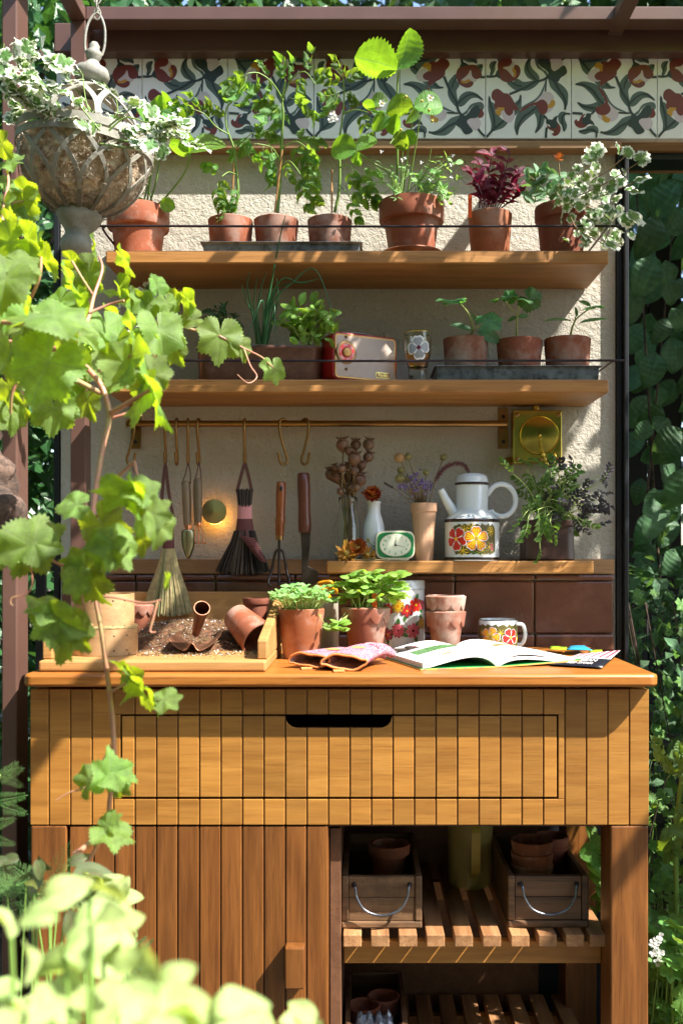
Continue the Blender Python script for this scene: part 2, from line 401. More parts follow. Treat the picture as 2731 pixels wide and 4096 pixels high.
def palmate(kn, teeth=.05, nt=34, cup=.1, ruf=.05, crease=.05, droop=.15, seed=0, fold=0):
    r = random.Random(seed); mb = MB(); N = nt*2; vs = [(0, 0, 0)]; uv = [(0, .001)]; fs = []
    def rr(d):
        for (a, ra), (b, rb) in zip(kn, kn[1:]):
            if a <= d <= b: q = (d-a)/(b-a); q = q*q*(3-2*q); return ra+(rb-ra)*q
        return kn[-1][1]
    fr = (.3, .6, .84, 1); ph = r.random()*6
    asym = [1+.12*(r.random()-.5) for _ in range(4)]
    for k in range(N+1):
        d = -180+360*k/N; dd = abs(d); ra = rr(dd)*(asym[0] if d > 0 else asym[1])
        if 3 < k < N-3: ra *= 1+(teeth if k % 2 else -teeth)
        th = radians(d)
        for f in fr:
            q = ra*f; x = q*sin(th); y = q*cos(th)
            z = -droop*q*q+ruf*sin(th*5+ph)*q*q+cup*abs(x)*.5+crease*abs(sin(th*180/pi/26*pi/2))*q+fold*abs(x)
            vs.append((x, y, z)); uv.append((x, y))
    nf = len(fr)
    for k in range(N):
        a = 1+k*nf; b = a+nf; fs.append((0, b, a))
        for j in range(nf-1): fs.append((a+j, b+j, b+j+1, a+j+1))
    mb.add(vs, fs, 0, uv); return mb
VK = [(0, 1), (24, .74), (48, .90), (76, .70), (104, .80), (140, .72), (166, .60), (180, .08)]
GK = [(0, .8), (30, .7), (60, .82), (90, .7), (120, .78), (160, .66), (180, .1)]
LMESH = {}
def reg(key, mat, mb): LMESH[key] = mb.mesh('leaf', LM[mat] if isinstance(mat, str) else mat, 179)
for i in range(6): reg('vine%d' % i, 'vine', palmate(VK, .05, 42, .05+.1*(i % 3), .13+.05*(i % 2), .045, .15+.12*(i % 3), i, fold=(0, .1, .45)[i % 3]))
for i in range(3): reg('cuke%d' % i, 'cuke', palmate(GK, .06, 20, .1, .12, .05, .3, 20+i))
for i in range(3): reg('ger%d' % i, 'ger', palmate([(0, .8), (20, .6), (45, .85), (70, .6), (95, .8), (125, .6), (150, .7), (180, .1)], .03, 20, .2, .1, .06, .1, 30+i))
for i in range(3): reg('vari%d' % i, 'vari', palmate([(0, .9), (28, .72), (55, .85), (85, .66), (115, .7), (160, .5), (180, .15)], .07, 14, .15, .14, .06, .2, 40+i))
for i in range(3):
    reg('straw%d' % i, 'straw', ovate(.98, 12, .08, .16, .15+.15*i, .55, .6, corr=.005))
    reg('basil%d' % i, 'basil', ovate(.68, 8, 0, -.25, .25+.1*i, .45, .8))
    reg('sprout%d' % i, 'sprout', ovate(.7, 6, 0, .15, .2*i, .55, .7))
    reg('red%d' % i, 'red', ovate(.45, 8, 0, .3, .15+.2*i, .45, .9, wav=.03))
    reg('dark%d' % i, 'dark', ovate(.36, 8, 0, .25, .2+.15*i, .45, .9))
    reg('hazel%d' % i, 'hazel', ovate(.82, 16, .06, .1, .3+.2*i, .5, .8, wav=.05, corr=.012))
    reg('cot%d' % i, 'cot', ovate(.46, 8, 0, .2, .15*i, .5, .7))
    reg('light%d' % i, 'light', ovate(.7, 9, .03, .2, .2+.15*i, .42, .9, wav=.05))
    reg('potato%d' % i, 'potato', ovate(.6, 8, 0, .2, .3+.1*i, .4, .9))
    reg('thin%d' % i, 'sprout', ovate(.2, 6, 0, .2, .2+.2*i))
reg('petal', 'petal', ovate(.7, 5, 0, .1, .1, .6, .6)); reg('ptl_o', 'ptl_o', ovate(.6, 5, 0, .2, -.3, .6)); reg('ptl_v', 'ptl_v', ovate(.8, 4, 0, .2, -.2, .6)); reg('ptl_r', 'ptl_r', ovate(.4, 5, 0, .2, -.3, .6)); reg('ptl_y', 'ptl_y', ovate(.3, 5, 0, .2, -.35, .6))
def compound(n, lob, seed, mat, w0=.42, droop=.35, jag=.24):
    r = random.Random(seed); mb = MB(); rach = [(0, 0, 0)]
    def pt(t): return Vector((.05*sin(t*3), t, -droop*t*t))
    mb.tube([pt(t/6) for t in range(7)], [.012, .005], 5, 1)
    for k in range(n):
        t = .25+.6*k/(n-1)
        for sd in (-1, 1):
            L = lob*(1-.35*abs(t-.5))*(.85+.3*r.random()); an = radians(sd*(62-22*t)+r.uniform(-10, 10))
            Mx = Matrix.Translation(pt(t)) @ Matrix.Rotation(-an, 4, 'Z') @ Matrix.Rotation(r.uniform(-.5, .3), 4, 'X') @ Matrix.Rotation(sd*.25, 4, 'Y') @ Matrix.Scale(L, 4)
            ovate(w0, 6, jag, .25, .35, .4, .9, mb, Mx, .04)
    Mx = Matrix.Translation(pt(.85)) @ Matrix.Rotation(-droop, 4, 'X') @ Matrix.Scale(lob*1.15, 4)
    ovate(w0*1.15, 7, jag, .25, .4, .4, .9, mb, Mx, .04)
    return mb.mesh('leaf', [LM[mat], M['stem']], 179)
for i in range(4): LMESH['tom%d' % i] = compound(3, .52, 60+i, 'tom', .62, .25+.2*i)
for i in range(3): LMESH['miz%d' % i] = compound(4, .30, 70+i, 'miz', .5, .2+.2*i, .2)
for i in range(3): LMESH['mizp%d' % i] = compound(4, .32, 74+i, 'mizp', .5, .2+.2*i, .24)
def frond(seed):
    r = random.Random(seed); mb = MB(); mb.tube([(0, t/5, -.1*(t/5)**2) for t in range(6)], [.01, .004], 4, 0)
    for k in range(11):
        t = .12+.8*k/11
        for sd in (-1, 1):
            L = .34*(1-t*.7); a = radians(sd*55)
            d = Vector((sin(a), cos(a), r.uniform(-.2, .3))); p0 = Vector((0, t, -.1*t*t))
            mb.tube([p0, p0+d*L*.5, p0+d*L], [.004, .002], 3, 0)
            for q in (.35, .6, .8):
                for s2 in (-1, 1):
                    d2 = Matrix.Rotation(radians(40*s2), 3, 'Z') @ d; b = p0+d*L*q
                    mb.tube([b, b+d2*L*.4*(1.1-q)], [.0035, .0015], 3, 0)
    return mb.mesh('leaf', LM['sprout'], 179)
for i in range(2): LMESH['dill%d' % i] = frond(i)
NRM = dict(p=(.42, -.60, .68), y=(.65, .45, .60), g=(-.55, -.8, .12), u=(.1, -.25, .95), c=(0, -1, .15), r=None)
def LMX(pos, tip, nrm, s):
    y = Vector(tip).normalized(); z = Vector(nrm); z = z-y*z.dot(y)
    z = z.normalized() if z.length > 1e-4 else y.orthogonal().normalized(); x = y.cross(z)
    m = Matrix((x, y, z)).transposed().to_4x4()
    return Matrix.Translation(Vector(pos)) @ m @ Matrix.Scale(s, 4)
KC = {'vine': 6, 'tom': 4, 'dill': 2, 'petal': 0, 'ptl_o': 0, 'ptl_v': 0, 'ptl_r': 0, 'ptl_y': 0}
def key(k):
    n = KC.get(k, 3); return k if n == 0 else k+str(R.randrange(n))
def L(pl, k, px, py, Y, ang, size, face='c', jit=.25, back=0, name='leaf'):
    a = radians(ang); tip = Vector((cos(a), back+R.uniform(-jit, jit)*.6, sin(a)))
    n = NRM[face] or (R.uniform(-1, 1), R.uniform(-1, .2), R.uniform(0, 1))
    n = Vector(n)+Vector([R.uniform(-jit, jit) for _ in range(3)])
    return inst(LMESH[key(k) if k in KC or k+'0' in LMESH else k], name, pl, LMX(P(px, py, Y), tip, n, size*K(Y)))
def L3(pl, k, pos, tip, nrm, s, name='leaf'): return inst(LMESH[key(k)], name, pl, LMX(pos, tip, nrm, s))
def stempx(mb, pts, r0, r1=None, m=0, seg=7, n=5):
    q = [tuple(P(*p)) for p in pts]; mb.tube(spl(q, n), [r0, r1 or r0], seg, m)
def textm(mb, body, size, f, m=0, align='CENTER', res=3, bold=0):
    cu = bpy.data.curves.new('t', 'FONT'); cu.body = body; cu.size = size; cu.align_x = align; cu.align_y = 'CENTER'; cu.resolution_u = res; cu.offset = bold
    o = bpy.data.objects.new('t', cu); COL.objects.link(o)
    me = bpy.data.meshes.new_from_object(o.evaluated_get(bpy.context.evaluated_depsgraph_get()))
    mb.add([f(v.co.x, v.co.y) for v in me.vertices], [tuple(p.vertices) for p in me.polygons], m)
    bpy.data.objects.remove(o); bpy.data.curves.remove(cu); bpy.data.meshes.remove(me)
# ================================================================== GROUND
def ground():
    mb = MB(); n = 60; S = 60
    def gz(x, y):
        b = max(0, min(1, (x-.6)/.5))*max(0, min(1, (y-1.6)/1.0))
        return .42*b*min(1, (y-1.2)/2.5 if y > 1.2 else 0)+.012*sin(x*7)*sin(y*9)
    xs = [-S, -20, -8, -5]+[-4+.25*i for i in range(33)]+[5, 8, 20, S]
    ys = [-S, -20, -8, -4]+[-2+.25*i for i in range(33)]+[8, 12, 20, S]
    vs = [(x, y, gz(x, y) if abs(x) < 6 and abs(y) < 7 else (0 if x < .6 else .3 if y > 2 else 0)) for x in xs for y in ys]; k = len(ys)
    mb.add(vs, [(i*k+j, (i+1)*k+j, (i+1)*k+j+1, i*k+j+1) for i in range(len(xs)-1) for j in range(k-1)])
    m = plain('garden_soil', (.07, .048, .032), .95, bump=1, bs=40, var=.6, vs=9, dirt=(.16, .12, .08), dfac=.6)
    o = mb.build('ground', m, smooth=179); o['kind'] = 'structure'
    return gz
GZ = ground()
# ================================================================== WALL
wall = thing('garden_wall', 'cream rendered garden wall with a patterned tile frieze and brown glazed tiles behind the bench', 'wall', (-.06, 2.34, 0))
box('render_panel', M['stucco'], wall, -.7054, .5857, 2.322, 2.46, ZZ(1600, 2.3), 2.062, 0)
box('shade_sheet', M['black'], wall, -.7054, .5857, 2.3225, 2.46, .0, ZZ(1600, 2.3)-.0005, 0)  # black sheet painting in the deep shade on the lower wall
box('frieze_panel', M['wbatten'], wall, -.715, 1.36, 2.318, 2.46, 2.063, 2.30, .001)
box('batten', M['wbatten'], wall, XX(138, 2.29), XX(1426, 2.29), 2.285, 2.32, ZZ(342, 2.285), ZZ(322, 2.285), .003)
box('batten', M['wbatten'], wall, -.714, 1.36, 2.296, 2.318, ZZ(124.5, 2.3), ZZ(118, 2.3)+.02, .001)
box('batten', M['wbatten'], wall, XX(250, 2.3), XX(1410, 2.3), 2.298, 2.3215, ZZ(1318, 2.3), ZZ(1284, 2.3), .002)
# frieze tile design in unit coordinates (x right, y down)
T_ = dict(pink=[[(1190,130),(1290,75),(1390,115),(1420,190),(1330,290),(1260,335),(1205,280)],
  [(920,900),(1000,800),(1080,715),(1180,720),(1250,800),(1245,870),(1180,960),(1060,900)],[(1145,1000),(1240,1000),(1180,1080),(1115,1095)],
  [(270,1100),(330,1050),(500,1050),(525,1150),(500,1230),(430,1280),(340,1240)],[(370,240),(460,200),(500,150),(535,220),(500,300),(500,425),(440,370),(320,275)]],
 green=[[(60,220),(100,160),(190,148),(170,220),(165,310),(110,415),(70,400),(85,320),(65,270)],[(205,45),(340,60),(350,90),(260,140),(225,170)],
  [(880,30),(825,140),(830,240),(880,310),(960,390),(985,480),(900,500),(840,490),(760,440),(705,340),(710,240),(760,130)],
  [(905,60),(980,15),(1050,50),(1000,100),(970,200),(1040,290),(1120,340),(1135,400),(1110,415),(1050,340),(950,270),(905,160)],
  [(490,530),(580,470),(680,525),(780,520),(900,500),(985,530),(900,620),(780,685),(660,690),(540,680),(440,610),(385,540)],
  [(1150,450),(1190,440),(1250,530),(1330,540),(1430,610),(1510,720),(1515,860),(1500,960),(1450,1045),(1440,960),(1400,860),(1300,740),(1200,640),(1160,540)],
  [(1085,560),(1060,700),(1000,800),(900,900),(760,965),(640,1035),(600,1085),(660,990),(800,905),(900,850),(985,760),(1040,650)],
  [(930,980),(990,1020),(960,1060),(800,1180),(700,1270),(620,1370),(580,1510),(530,1420),(520,1330),(560,1150),(640,1050),(780,1000),(860,955)],
  [(630,760),(655,840),(655,930),(640,1030),(520,1160),(505,1060),(590,1000),(530,920),(600,850)],
  [(45,800),(60,790),(95,890),(150,930),(190,1100),(320,1230),(400,1278),(320,1370),(220,1410),(120,1440),(85,1440),(95,1310),(60,1150),(35,1020)],
  [(900,1110),(960,1050),(1050,1130),(1080,1200),(1050,1330),(980,1420),(915,1470),(900,1450),(940,1330),(930,1200)],
  [(1330,1160),(1370,1090),(1440,1075),(1490,1105),(1455,1150),(1460,1230),(1495,1320),(1480,1400),(1435,1445),(1410,1340),(1350,1270)]],
 red=[[(350,70),(430,65),(478,140),(465,200),(420,240),(330,258),(318,280),(380,310),(440,370),(490,430),(530,440),(555,350),(515,270),(535,215),(600,235),(637,310),(620,400),(560,480),(460,530),(370,535),(290,500),(250,450),(225,360),(215,260),(225,170),(290,115)],
  [(100,760),(130,690),(200,655),(260,680),(330,735),(400,745),(470,815),(530,920),(590,1000),(585,1050),(540,1060),(505,1045),(490,1110),(430,1152),(370,1120),(320,1040),(230,1020),(180,1040),(150,980),(160,890),(110,840)],
  [(600,1085),(720,980),(850,920),(940,895),(1000,860),(1060,858),(1120,910),(1148,1000),(1110,1100),(1050,1132),(990,1100),(950,1010),(905,960),(840,965),(700,1050)],
  [(1120,1320),(1180,1360),(1260,1395),(1310,1350),(1325,1285),(1370,1350),(1375,1430),(1330,1500),(1260,1525),(1215,1485),(1250,1465),(1240,1435),(1180,1410),(1135,1370)],
  [(1010,90),(1080,30),(1140,25),(1185,65),(1188,130),(1120,110)]],
 yel=[[(505,262),(480,310),(510,380),(500,435),(545,440),(556,380),(535,300)],[(205,1000),(270,1000),(335,1005),(330,1045),(280,1075),(265,1150),(225,1150),(175,1105),(170,1060),(205,1035)],
  [(1210,862),(1270,880),(1272,950),(1230,1000),(1148,1012),(1140,965),(1180,920)]],
 dark=[[(960,140),(1040,90),(1130,110),(1190,160),(1205,280),(1260,335),(1340,290),(1430,225),(1485,290),(1485,380),(1380,455),(1330,530),(1260,540),(1200,490),(1130,470),(1110,420),(1150,370),(1100,310),(1000,240)],
  [(1110,1240),(1150,1215),(1220,1225),(1260,1180),(1330,1150),(1310,1200),(1305,1250),(1325,1290),(1300,1370),(1250,1395),(1195,1375),(1170,1320),(1115,1300)],
  [(160,420),(215,310),(235,370),(262,465),(200,440)]])
TS_ = [([(440,0),(448,85)],45),([(0,430),(90,435),(160,425),(240,405)],42),([(185,150),(120,250),(85,400)],22),([(225,50),(280,120)],40),([(870,40),(780,150),(760,270),(830,400),(930,500)],35),
  ([(430,760),(600,690),(750,620),(900,530),(1000,510),(1100,470),(1160,400)],45),([(450,530),(560,590),(660,610)],30),([(1110,470),(1095,710)],32),([(1270,520),(1350,680),(1430,800),(1470,920),(1455,1045)],38),
  ([(1395,130),(1460,80),(1510,30),(1540,0)],40),([(935,985),(830,1080),(700,1170),(620,1280),(575,1400),(575,1500)],36),([(635,770),(630,860),(570,950)],36),([(55,800),(75,920),(130,1100),(150,1250),(150,1380)],38),
  ([(330,1240),(230,1330),(120,1420),(5,1550)],42),([(1010,1130),(1000,1250),(970,1380),(915,1460)],36),([(1060,1140),(1130,1220)],36),([(1120,1370),(1110,1460),(1105,1560)],42),([(1560,1120),(1470,1120),(1410,1180),(1410,1280),(1440,1440)],32)]
tp = .1977; tz1 = ZZ(124, 2.3); tz0 = tz1-.1965
def frieze_mesh(rot):
    mb = MB(); g = .0008; mb.box(g, .1977-g, -.004, .018, 0, .1965, 0)
    def F(x, y, h):
        x /= 1568; y /= 1568
        if rot: x, y = 1-y, x
        return (.0012+x*.1953, -.004-h, .1965*(1-y))
    for k, mi, h in (('green', 1, .00015), ('pink', 4, .0003), ('red', 3, .00045), ('yel', 5, .0006), ('dark', 2, .00075)):
        for pl in T_[k]: mb.poly([F(x, y, h) for x, y in spl(pl, 4, True)], mi)
    for i, (pl, w_) in enumerate(TS_):
        q = spl(pl, 6); n = len(q); Lp = []; Rp = []
        for j, (x, y) in enumerate(q):
            a = q[max(j-1, 0)]; b = q[min(j+1, n-1)]; dx, dy = b[0]-a[0], b[1]-a[1]; l = sqrt(dx*dx+dy*dy) or 1
            ww = w_/2*(1 if j > 2 or w_ >= 40 else (.5+.25*j)); cl = lambda v: max(3, min(1565, v))
            Lp.append((cl(x-dy/l*ww), cl(y+dx/l*ww))); Rp.append((cl(x+dy/l*ww), cl(y-dx/l*ww)))
        h = .0009+i*.00003
        vs = [F(*p_, h) for p_ in Lp]+[F(*p_, h) for p_ in Rp]
        mb.add(vs, [(j, j+1, n+j+1, n+j) for j in range(n-1)], 2)
    return mb.mesh('tile', TILEM)
FM = [frieze_mesh(True), frieze_mesh(False)]
for k in range(10): inst(FM[k % 2], 'tile', wall, Matrix.Translation((-.708+k*tp, 2.3, tz0)))
# brown glazed tiles
gx = [1409.5, 1227, 1044, 861, 678, 495, 312, 140]; Yg = 2.305
for a, b in zip(gx[1:], gx[:-1]):
    x0, x1 = XX(a, Yg)+.0012, XX(b, Yg)-.0012
    box('tile', M['glaze'], wall, x0, x1, 2.299, 2.3215, ZZ(1333, Yg), ZZ(1320.5, Yg), .004)
    box('tile', M['glaze'], wall, x0, x1, 2.305, 2.3215, ZZ(1455, Yg), ZZ(1335, Yg), .004)
    box('tile', M['glaze'], wall, x0, x1, 2.299, 2.3215, ZZ(1495, Yg), ZZ(1457, Yg), .005)
    box('tile', M['glaze'], wall, x0, x1, 2.305, 2.3215, ZZ(1620, Yg), ZZ(1497, Yg), .004)
# ================================================================== PERGOLA
pg = thing('pergola', 'brown powder coated metal pergola frame around the potting bench', 'pergola', (-.69, 1.98, 0))
zt = 1.2085+EYE
box('beam', M['steel'], pg, -.6105, 1.85, 2.19, 2.2345, 1.178+EYE, zt-.001, .002)
box('beam', M['steel'], pg, -.7016, 1.85, 2.26, 2.295, 1.1432+EYE, zt, .002)
for x in (-.6445, .5505): box('rafter', M['steel'], pg, x, x+.0335, -.35, 2.2598, 1.1775+EYE, zt-.002, .002)
box('sun_gap_strip', M['steel'], pg, -.60, 1.6, 2.2347, 2.2598, zt-.006, zt-.002, 0)  # added strip that stops a slit of sun between the beams
box('rafter', M['steel'], pg, 1.76, 1.7935, -.35, 2.2598, 1.1775+EYE, zt-.002, .002)
box('post', M['steel'], pg, -.6446, -.6112, 2.19, 2.2344, 0, 1.177+EYE, .002)
box('post', M['steel'], pg, -.7085, -.678, 1.95, 2.016, 0, 2.34, .003)
box('batten', M['steel'], pg, .1, 1.85, 1.79, 1.82, zt-.0015, zt+.02, .001)
box('beam', M['steel'], pg, -.7085, 1.85, -.40, -.351, 1.1775+EYE, zt, .002)
box('post', M['steel'], pg, 1.76, 1.7935, -.40, -.352, 0, 1.177+EYE, .002)
# ================================================================== BLACK FRAMES
df = thing('door_frame', 'black painted timber door frame standing at the right end of the wall', 'door frame', (.6, 2.32, 0))
box('upright', M['black'], df, .5875, .600, 2.312, 2.40, 0, 2.062, .001)
box('upright', M['black'], df, .6005, .6105, 2.295, 2.40, 0, 2.062, .002)
box('lintel', M['black'], df, .611, 1.36, 2.33, 2.40, ZZ(366, 2.33), 2.062, .002)
box('upright', M['black'], df, 1.30, 1.35, 2.296, 2.329, 0, 2.062, .002)
rl = thing('metal_railing', 'black metal railing to the left of the rendered wall', 'railing', (-.74, 2.3, 0))
box('post', M['black'], rl, -.722, -.7085, 2.32, 2.36, 0, 2.02, .002)
box('top_rail', M['black'], rl, -1.6, -.7225, 2.33, 2.35, ZZ(1312, 2.33), ZZ(1290, 2.33), .003)
box('bottom_rail', M['black'], rl, -1.6, -.7225, 2.33, 2.35, .1, .12, .003)
for i in range(8):
    x = -.757-.075*i; box('bar', M['black'], rl, x-.011, x+.011, 2.332, 2.348, .1205, ZZ(1312.5, 2.33)-.0005, .001)
# ================================================================== SHELVES
def shelf(label, x0, x1, y0, z0, z1, rail=None):
    s = thing('wall_shelf', label, 'shelf', ((x0+x1)/2, 2.32, z0), 'wooden wall shelves')
    box('board', M['wshelf'], s, x0, x1, y0, 2.3205 if y0 < 2.15 else 2.2975, z0, z1, .003)
    if rail:
        mb = MB(); z = rail[0]; xl, xr = x0+.012, rail[1]
        mb.tube(spl([(xl-.02, 2.31, z+.0), (xl-.02, 2.14, z), (xl-.01, 2.105, z), (xl+.02, 2.10, z), (0, 2.10, z-.001), (xr-.02, 2.10, z), (xr, 2.105, z), (xr+.002, 2.13, z), (xr, 2.317, z)], 5), .0025, 8)
        mb.build('guard_rail', M['iron'], s, smooth=60)
        if rail[2]:
            mb = MB(); mb.tube([(xr, 2.29, z), (xr-.004, 2.30, z-.02), (xr-.02, 2.30, z-.035)], .0025, 8); mb.build('rail_bracket', M['iron'], s, smooth=60)
    return s
Z1 = .6477+EYE; Z2 = .3735+EYE; Z3 = -.0125+EYE; ZW = -.211+EYE
shelf('top oak shelf carrying the tomato plants, under the tile frieze', -.548, .52, 2.116, Z1-.0278, Z1, (ZZ(519, 2.1), .513, True))
shelf('middle oak shelf carrying the red radio, above the brass hanging rail', -.548, .52, 2.116, Z2-.0278, Z2, (ZZ(828, 2.1), .523, True))
shelf('short lowest shelf carrying the clock and the coffee pot', -.081, .503, 2.18, Z3-.0277, Z3)
# ================================================================== WORKBENCH
wb = thing('potting_bench', 'oiled hardwood potting bench with a grooved drawer front, a door and open slatted shelves', 'bench', (-.04, 2.03, 0))
def rrect(x0, x1, y0, y1, r, n=6):
    o = []
    for cx, cy, a0 in ((x1-r, y0+r, -90), (x1-r, y1-r, 0), (x0+r, y1-r, 90), (x0+r, y0+r, 180)):
        o += [(cx+r*cos(radians(a0+90*i/n)), cy+r*sin(radians(a0+90*i/n))) for i in range(n+1)]
    return o
mb = MB(); mb.slab(rrect(-.604, .5225, 1.76, 2.296, .018), ZW-.0225, ZW); mb.build('worktop', M['wtop'], wb, smooth=40, bevel=.005)
YF = 1.80
def bx(name, px0, px1, py0, py1, y0, y1, m, par=wb, bev=.0012, Yr=YF): return box(name, M[m], par, XX(px0, Yr), XX(px1, Yr), y0, y1, ZZ(py1, Yr), ZZ(py0, Yr), bev)
gr = [70]+[113+49.3*k for k in range(28)]+[1489]
drw = thing('drawer', None, None, (0, YF, 0)); 
bpy.data.objects.remove(drw)
mb = MB(); g = 1.5
for a, b in ((280, 655), (900, 1277)): mb.box(XX(a, YF), XX(b, YF), YF+.0032, YF+.02, ZZ(1831, YF), ZZ(1645, YF))
mb.box(XX(655, YF)-.0002, XX(900, YF)+.0002, YF+.0032, YF+.02, ZZ(1831, YF), ZZ(1674, YF))
drawer = mb.build('drawer', M['wdoor'], wb)
def cutz(px):
    if 655 < px < 900:
        d = min(px-655, 900-px)
        return 1645+27*(sqrt(max(0, 1-(1-d/30)**2)) if d < 30 else 1)
    return 1645
TB = .0040
for k in range(len(gr)-1):
    a, b = gr[k]+(g if k else 0), gr[k+1]-(g if k < len(gr)-2 else 0)
    if b < 278 or a > 1279: bx('board', a, b, 1583, 1895, YF, YF+TB, 'wface'); continue
    bx('board', a, b, 1583, 1641, YF, YF+TB, 'wface'); bx('board', a, b, 1836, 1895, YF, YF+TB, 'wface')
    if a < 278: bx('board', a, 276.5, 1641.6, 1835.4, YF, YF+TB, 'wface')
    if b > 1281: bx('board', 1281.5, b, 1641.6, 1835.4, YF, YF+TB, 'wface')
    x0, x1 = max(a, 280.5), min(b, 1277.5)
    pts = [(XX(x1, YF), ZZ(1831, YF)), (XX(x0, YF), ZZ(1831, YF))]+[(XX(x0+(x1-x0)*i/10, YF), ZZ(cutz(x0+(x1-x0)*i/10), YF)) for i in range(11)]
    mb = MB(); mb.prism(pts, YF-.0005, YF+.003); mb.build('board', M['wface'], drawer, bevel=.0012)
# fascia backing around the drawer, carcass
for q in ((71, 1488, 1584, 1640), (71, 1488, 1838, 1894), (71, 275, 1640.2, 1837.8), (1283, 1488, 1640.2, 1837.8)):
    bx('fascia_back', *q, YF+.0042, YF+.03, 'wface', bev=0)
xl, xr = XX(70, YF), XX(1489, YF)
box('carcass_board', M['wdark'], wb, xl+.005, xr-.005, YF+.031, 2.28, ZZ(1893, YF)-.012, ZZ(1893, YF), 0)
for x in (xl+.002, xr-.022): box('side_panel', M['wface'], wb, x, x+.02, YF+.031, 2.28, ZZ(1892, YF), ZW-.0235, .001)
# legs
zl = ZZ(1896, YF)-.0006
for nm, x0, x1, y0, y1 in (('leg', XX(1401, YF), XX(1488, YF), YF, YF+.078), ('leg', XX(71, YF), XX(153, YF), YF, YF+.078),
                           ('leg', XX(1401, YF), XX(1488, YF), 2.2, 2.28), ('leg', XX(71, YF), XX(153, YF), 2.2, 2.28)):
    box(nm, M['wdoor'], wb, x0, x1, y0, y1, GZ(x0, y0)-.01, zl, .003)
# door
dg = [161, 215, 262.5, 310, 359, 407.5, 457.5, 506.5, 556, 606, 655, 703.5, 752.5]
mb = MB(); mb.box(XX(159, YF), XX(754, YF), YF+.010, YF+.028, .05, ZZ(1902, YF)); door = mb.build('door', M['wdoor'], wb)
for a, b in zip([158.5]+dg[1:-1], dg[1:-1]+[754]):
    bx('board', a+g, b-g, 1899, 2700, YF+.002, YF+.0098, 'wdoor', door, .0015)
box('handle', M['wdoor'], door, XX(654, 1.775), XX(699, 1.775), 1.772, 1.801, ZZ(2272, 1.775), ZZ(2176, 1.775), .003)
box('shade_panel', M['wdark'], wb, xl+.02, .40, 2.284, 2.295, .04, ZW-.024, 0)  # dark sheet added to stand in for the shade under the bench
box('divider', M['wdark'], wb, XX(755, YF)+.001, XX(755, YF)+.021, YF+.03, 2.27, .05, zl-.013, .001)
# slatted shelves
xa, xb = XX(757, YF)+.024, XX(1401, YF)
def slats(zt_, rail_y0, Yf, xs, m, rr_):
    for x in xs: box('slat', M[m], wb, x-.0168, x+.0168, Yf, 2.268, zt_-.0225, zt_, .0015)
    box('shelf_rail', M['wface'], wb, xa, xb-.0005, rail_y0, rail_y0+.022, zt_-.0225-.0415, zt_-.0232, .0015)
    box('shelf_rail', M['wface'], wb, xa, xb-.0005, 2.21, 2.232, zt_-.0225-.0415, zt_-.0232, .0015)
ZS = -.702+EYE
slats(ZS, 1.868, 1.84, [XX(p, 1.84) for p in (809, 872.5, 936.5, 1000, 1064.5, 1129, 1194, 1257, 1320, 1375)], 'wslat', 0)
ZL = -1.0+EYE
slats(ZL, 1.868, 1.84, [XX(809+64*k, 1.84) for k in range(10)], 'wslat', 0)
# ================================================================== BACKGROUND
fn = thing('garden_fence', 'dark stained board fence deep in shade behind the hazel hedge', 'fence', (1.6, 4.6, 0))
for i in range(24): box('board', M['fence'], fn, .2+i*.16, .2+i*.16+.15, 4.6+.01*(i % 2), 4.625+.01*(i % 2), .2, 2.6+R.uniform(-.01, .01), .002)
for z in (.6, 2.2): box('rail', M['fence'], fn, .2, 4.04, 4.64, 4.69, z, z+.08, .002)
def mass(name, label, cat, boxes, n, size, matk, leafk='dark', trunk=True, seed=1, inner=None):
    """a tree or shrub: trunk, limbs and a crown of many small leaves"""
    r = random.Random(seed); b0 = boxes[0]
    t = thing(name, label, cat, ((b0[0]+b0[1])/2, (b0[2]+b0[3])/2, 0))
    mb = MB()
    for _ in range(n):
        x0, x1, y0, y1, z0, z1 = r.choice(boxes)
        # clumps
        c = Vector((r.uniform(x0, x1), r.uniform(y0, y1), r.uniform(z0, z1)))
        for q in range(6):
            p = c+Vector((r.gauss(0, 1), r.gauss(0, 1), r.gauss(0, 1)))*size*1.1
            tip = Vector((r.uniform(-1, 1), r.uniform(-1, .6), r.uniform(-1.2, .3))).normalized(); nr = Vector((r.uniform(-.7, .7), r.uniform(-1, .3), r.uniform(.1, 1)))
            s = size*r.uniform(.7, 1.3); y = tip; z = nr-y*nr.dot(y); z.normalize(); x = y.cross(z)
            pts = [p, p+y*s*.4+x*s*.27+z*s*.06, p+y*s-z*s*.15, p+y*s*.4-x*s*.27+z*s*.06, p+y*s*.45]
            mb.add(pts, [(0, 1, 4), (1, 2, 4), (2, 3, 4), (3, 0, 4)], 0, [(0, 0), (1, .4), (0, 1), (-1, .4), (0, .45)])
    mb.build('crown', LM[matk], t, kind='stuff')
    tm = MB()
    for x0, x1, y0, y1, z0, z1 in boxes:
        if not trunk: tm.tube([(x0, (y0+y1)/2, z0+.01), ((x0+x1)/2, (y0+y1)/2-.02, z0+.02), (x1, (y0+y1)/2, z0+.01)], .012, 7)
        for q in range(3 if trunk else 0):
            bx_, by_ = r.uniform(x0, x1), r.uniform(y0, y1)
            tm.tube([(bx_, by_, -.05), (bx_+r.uniform(-.1, .1), by_, z0*.5+z1*.3), (bx_+r.uniform(-.3, .3), by_+r.uniform(-.2, .2), z1*.9)], [.03, .022, .008], 7)
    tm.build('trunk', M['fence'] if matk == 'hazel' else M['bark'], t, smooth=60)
    return t
mass('laurel_shrub', 'glossy dark laurel shrub growing behind the railing left of the wall', 'shrub', [(-2.3, -.74, 3.0, 3.7, .1, 3.2)], 1500, .085, 'dark', seed=2)
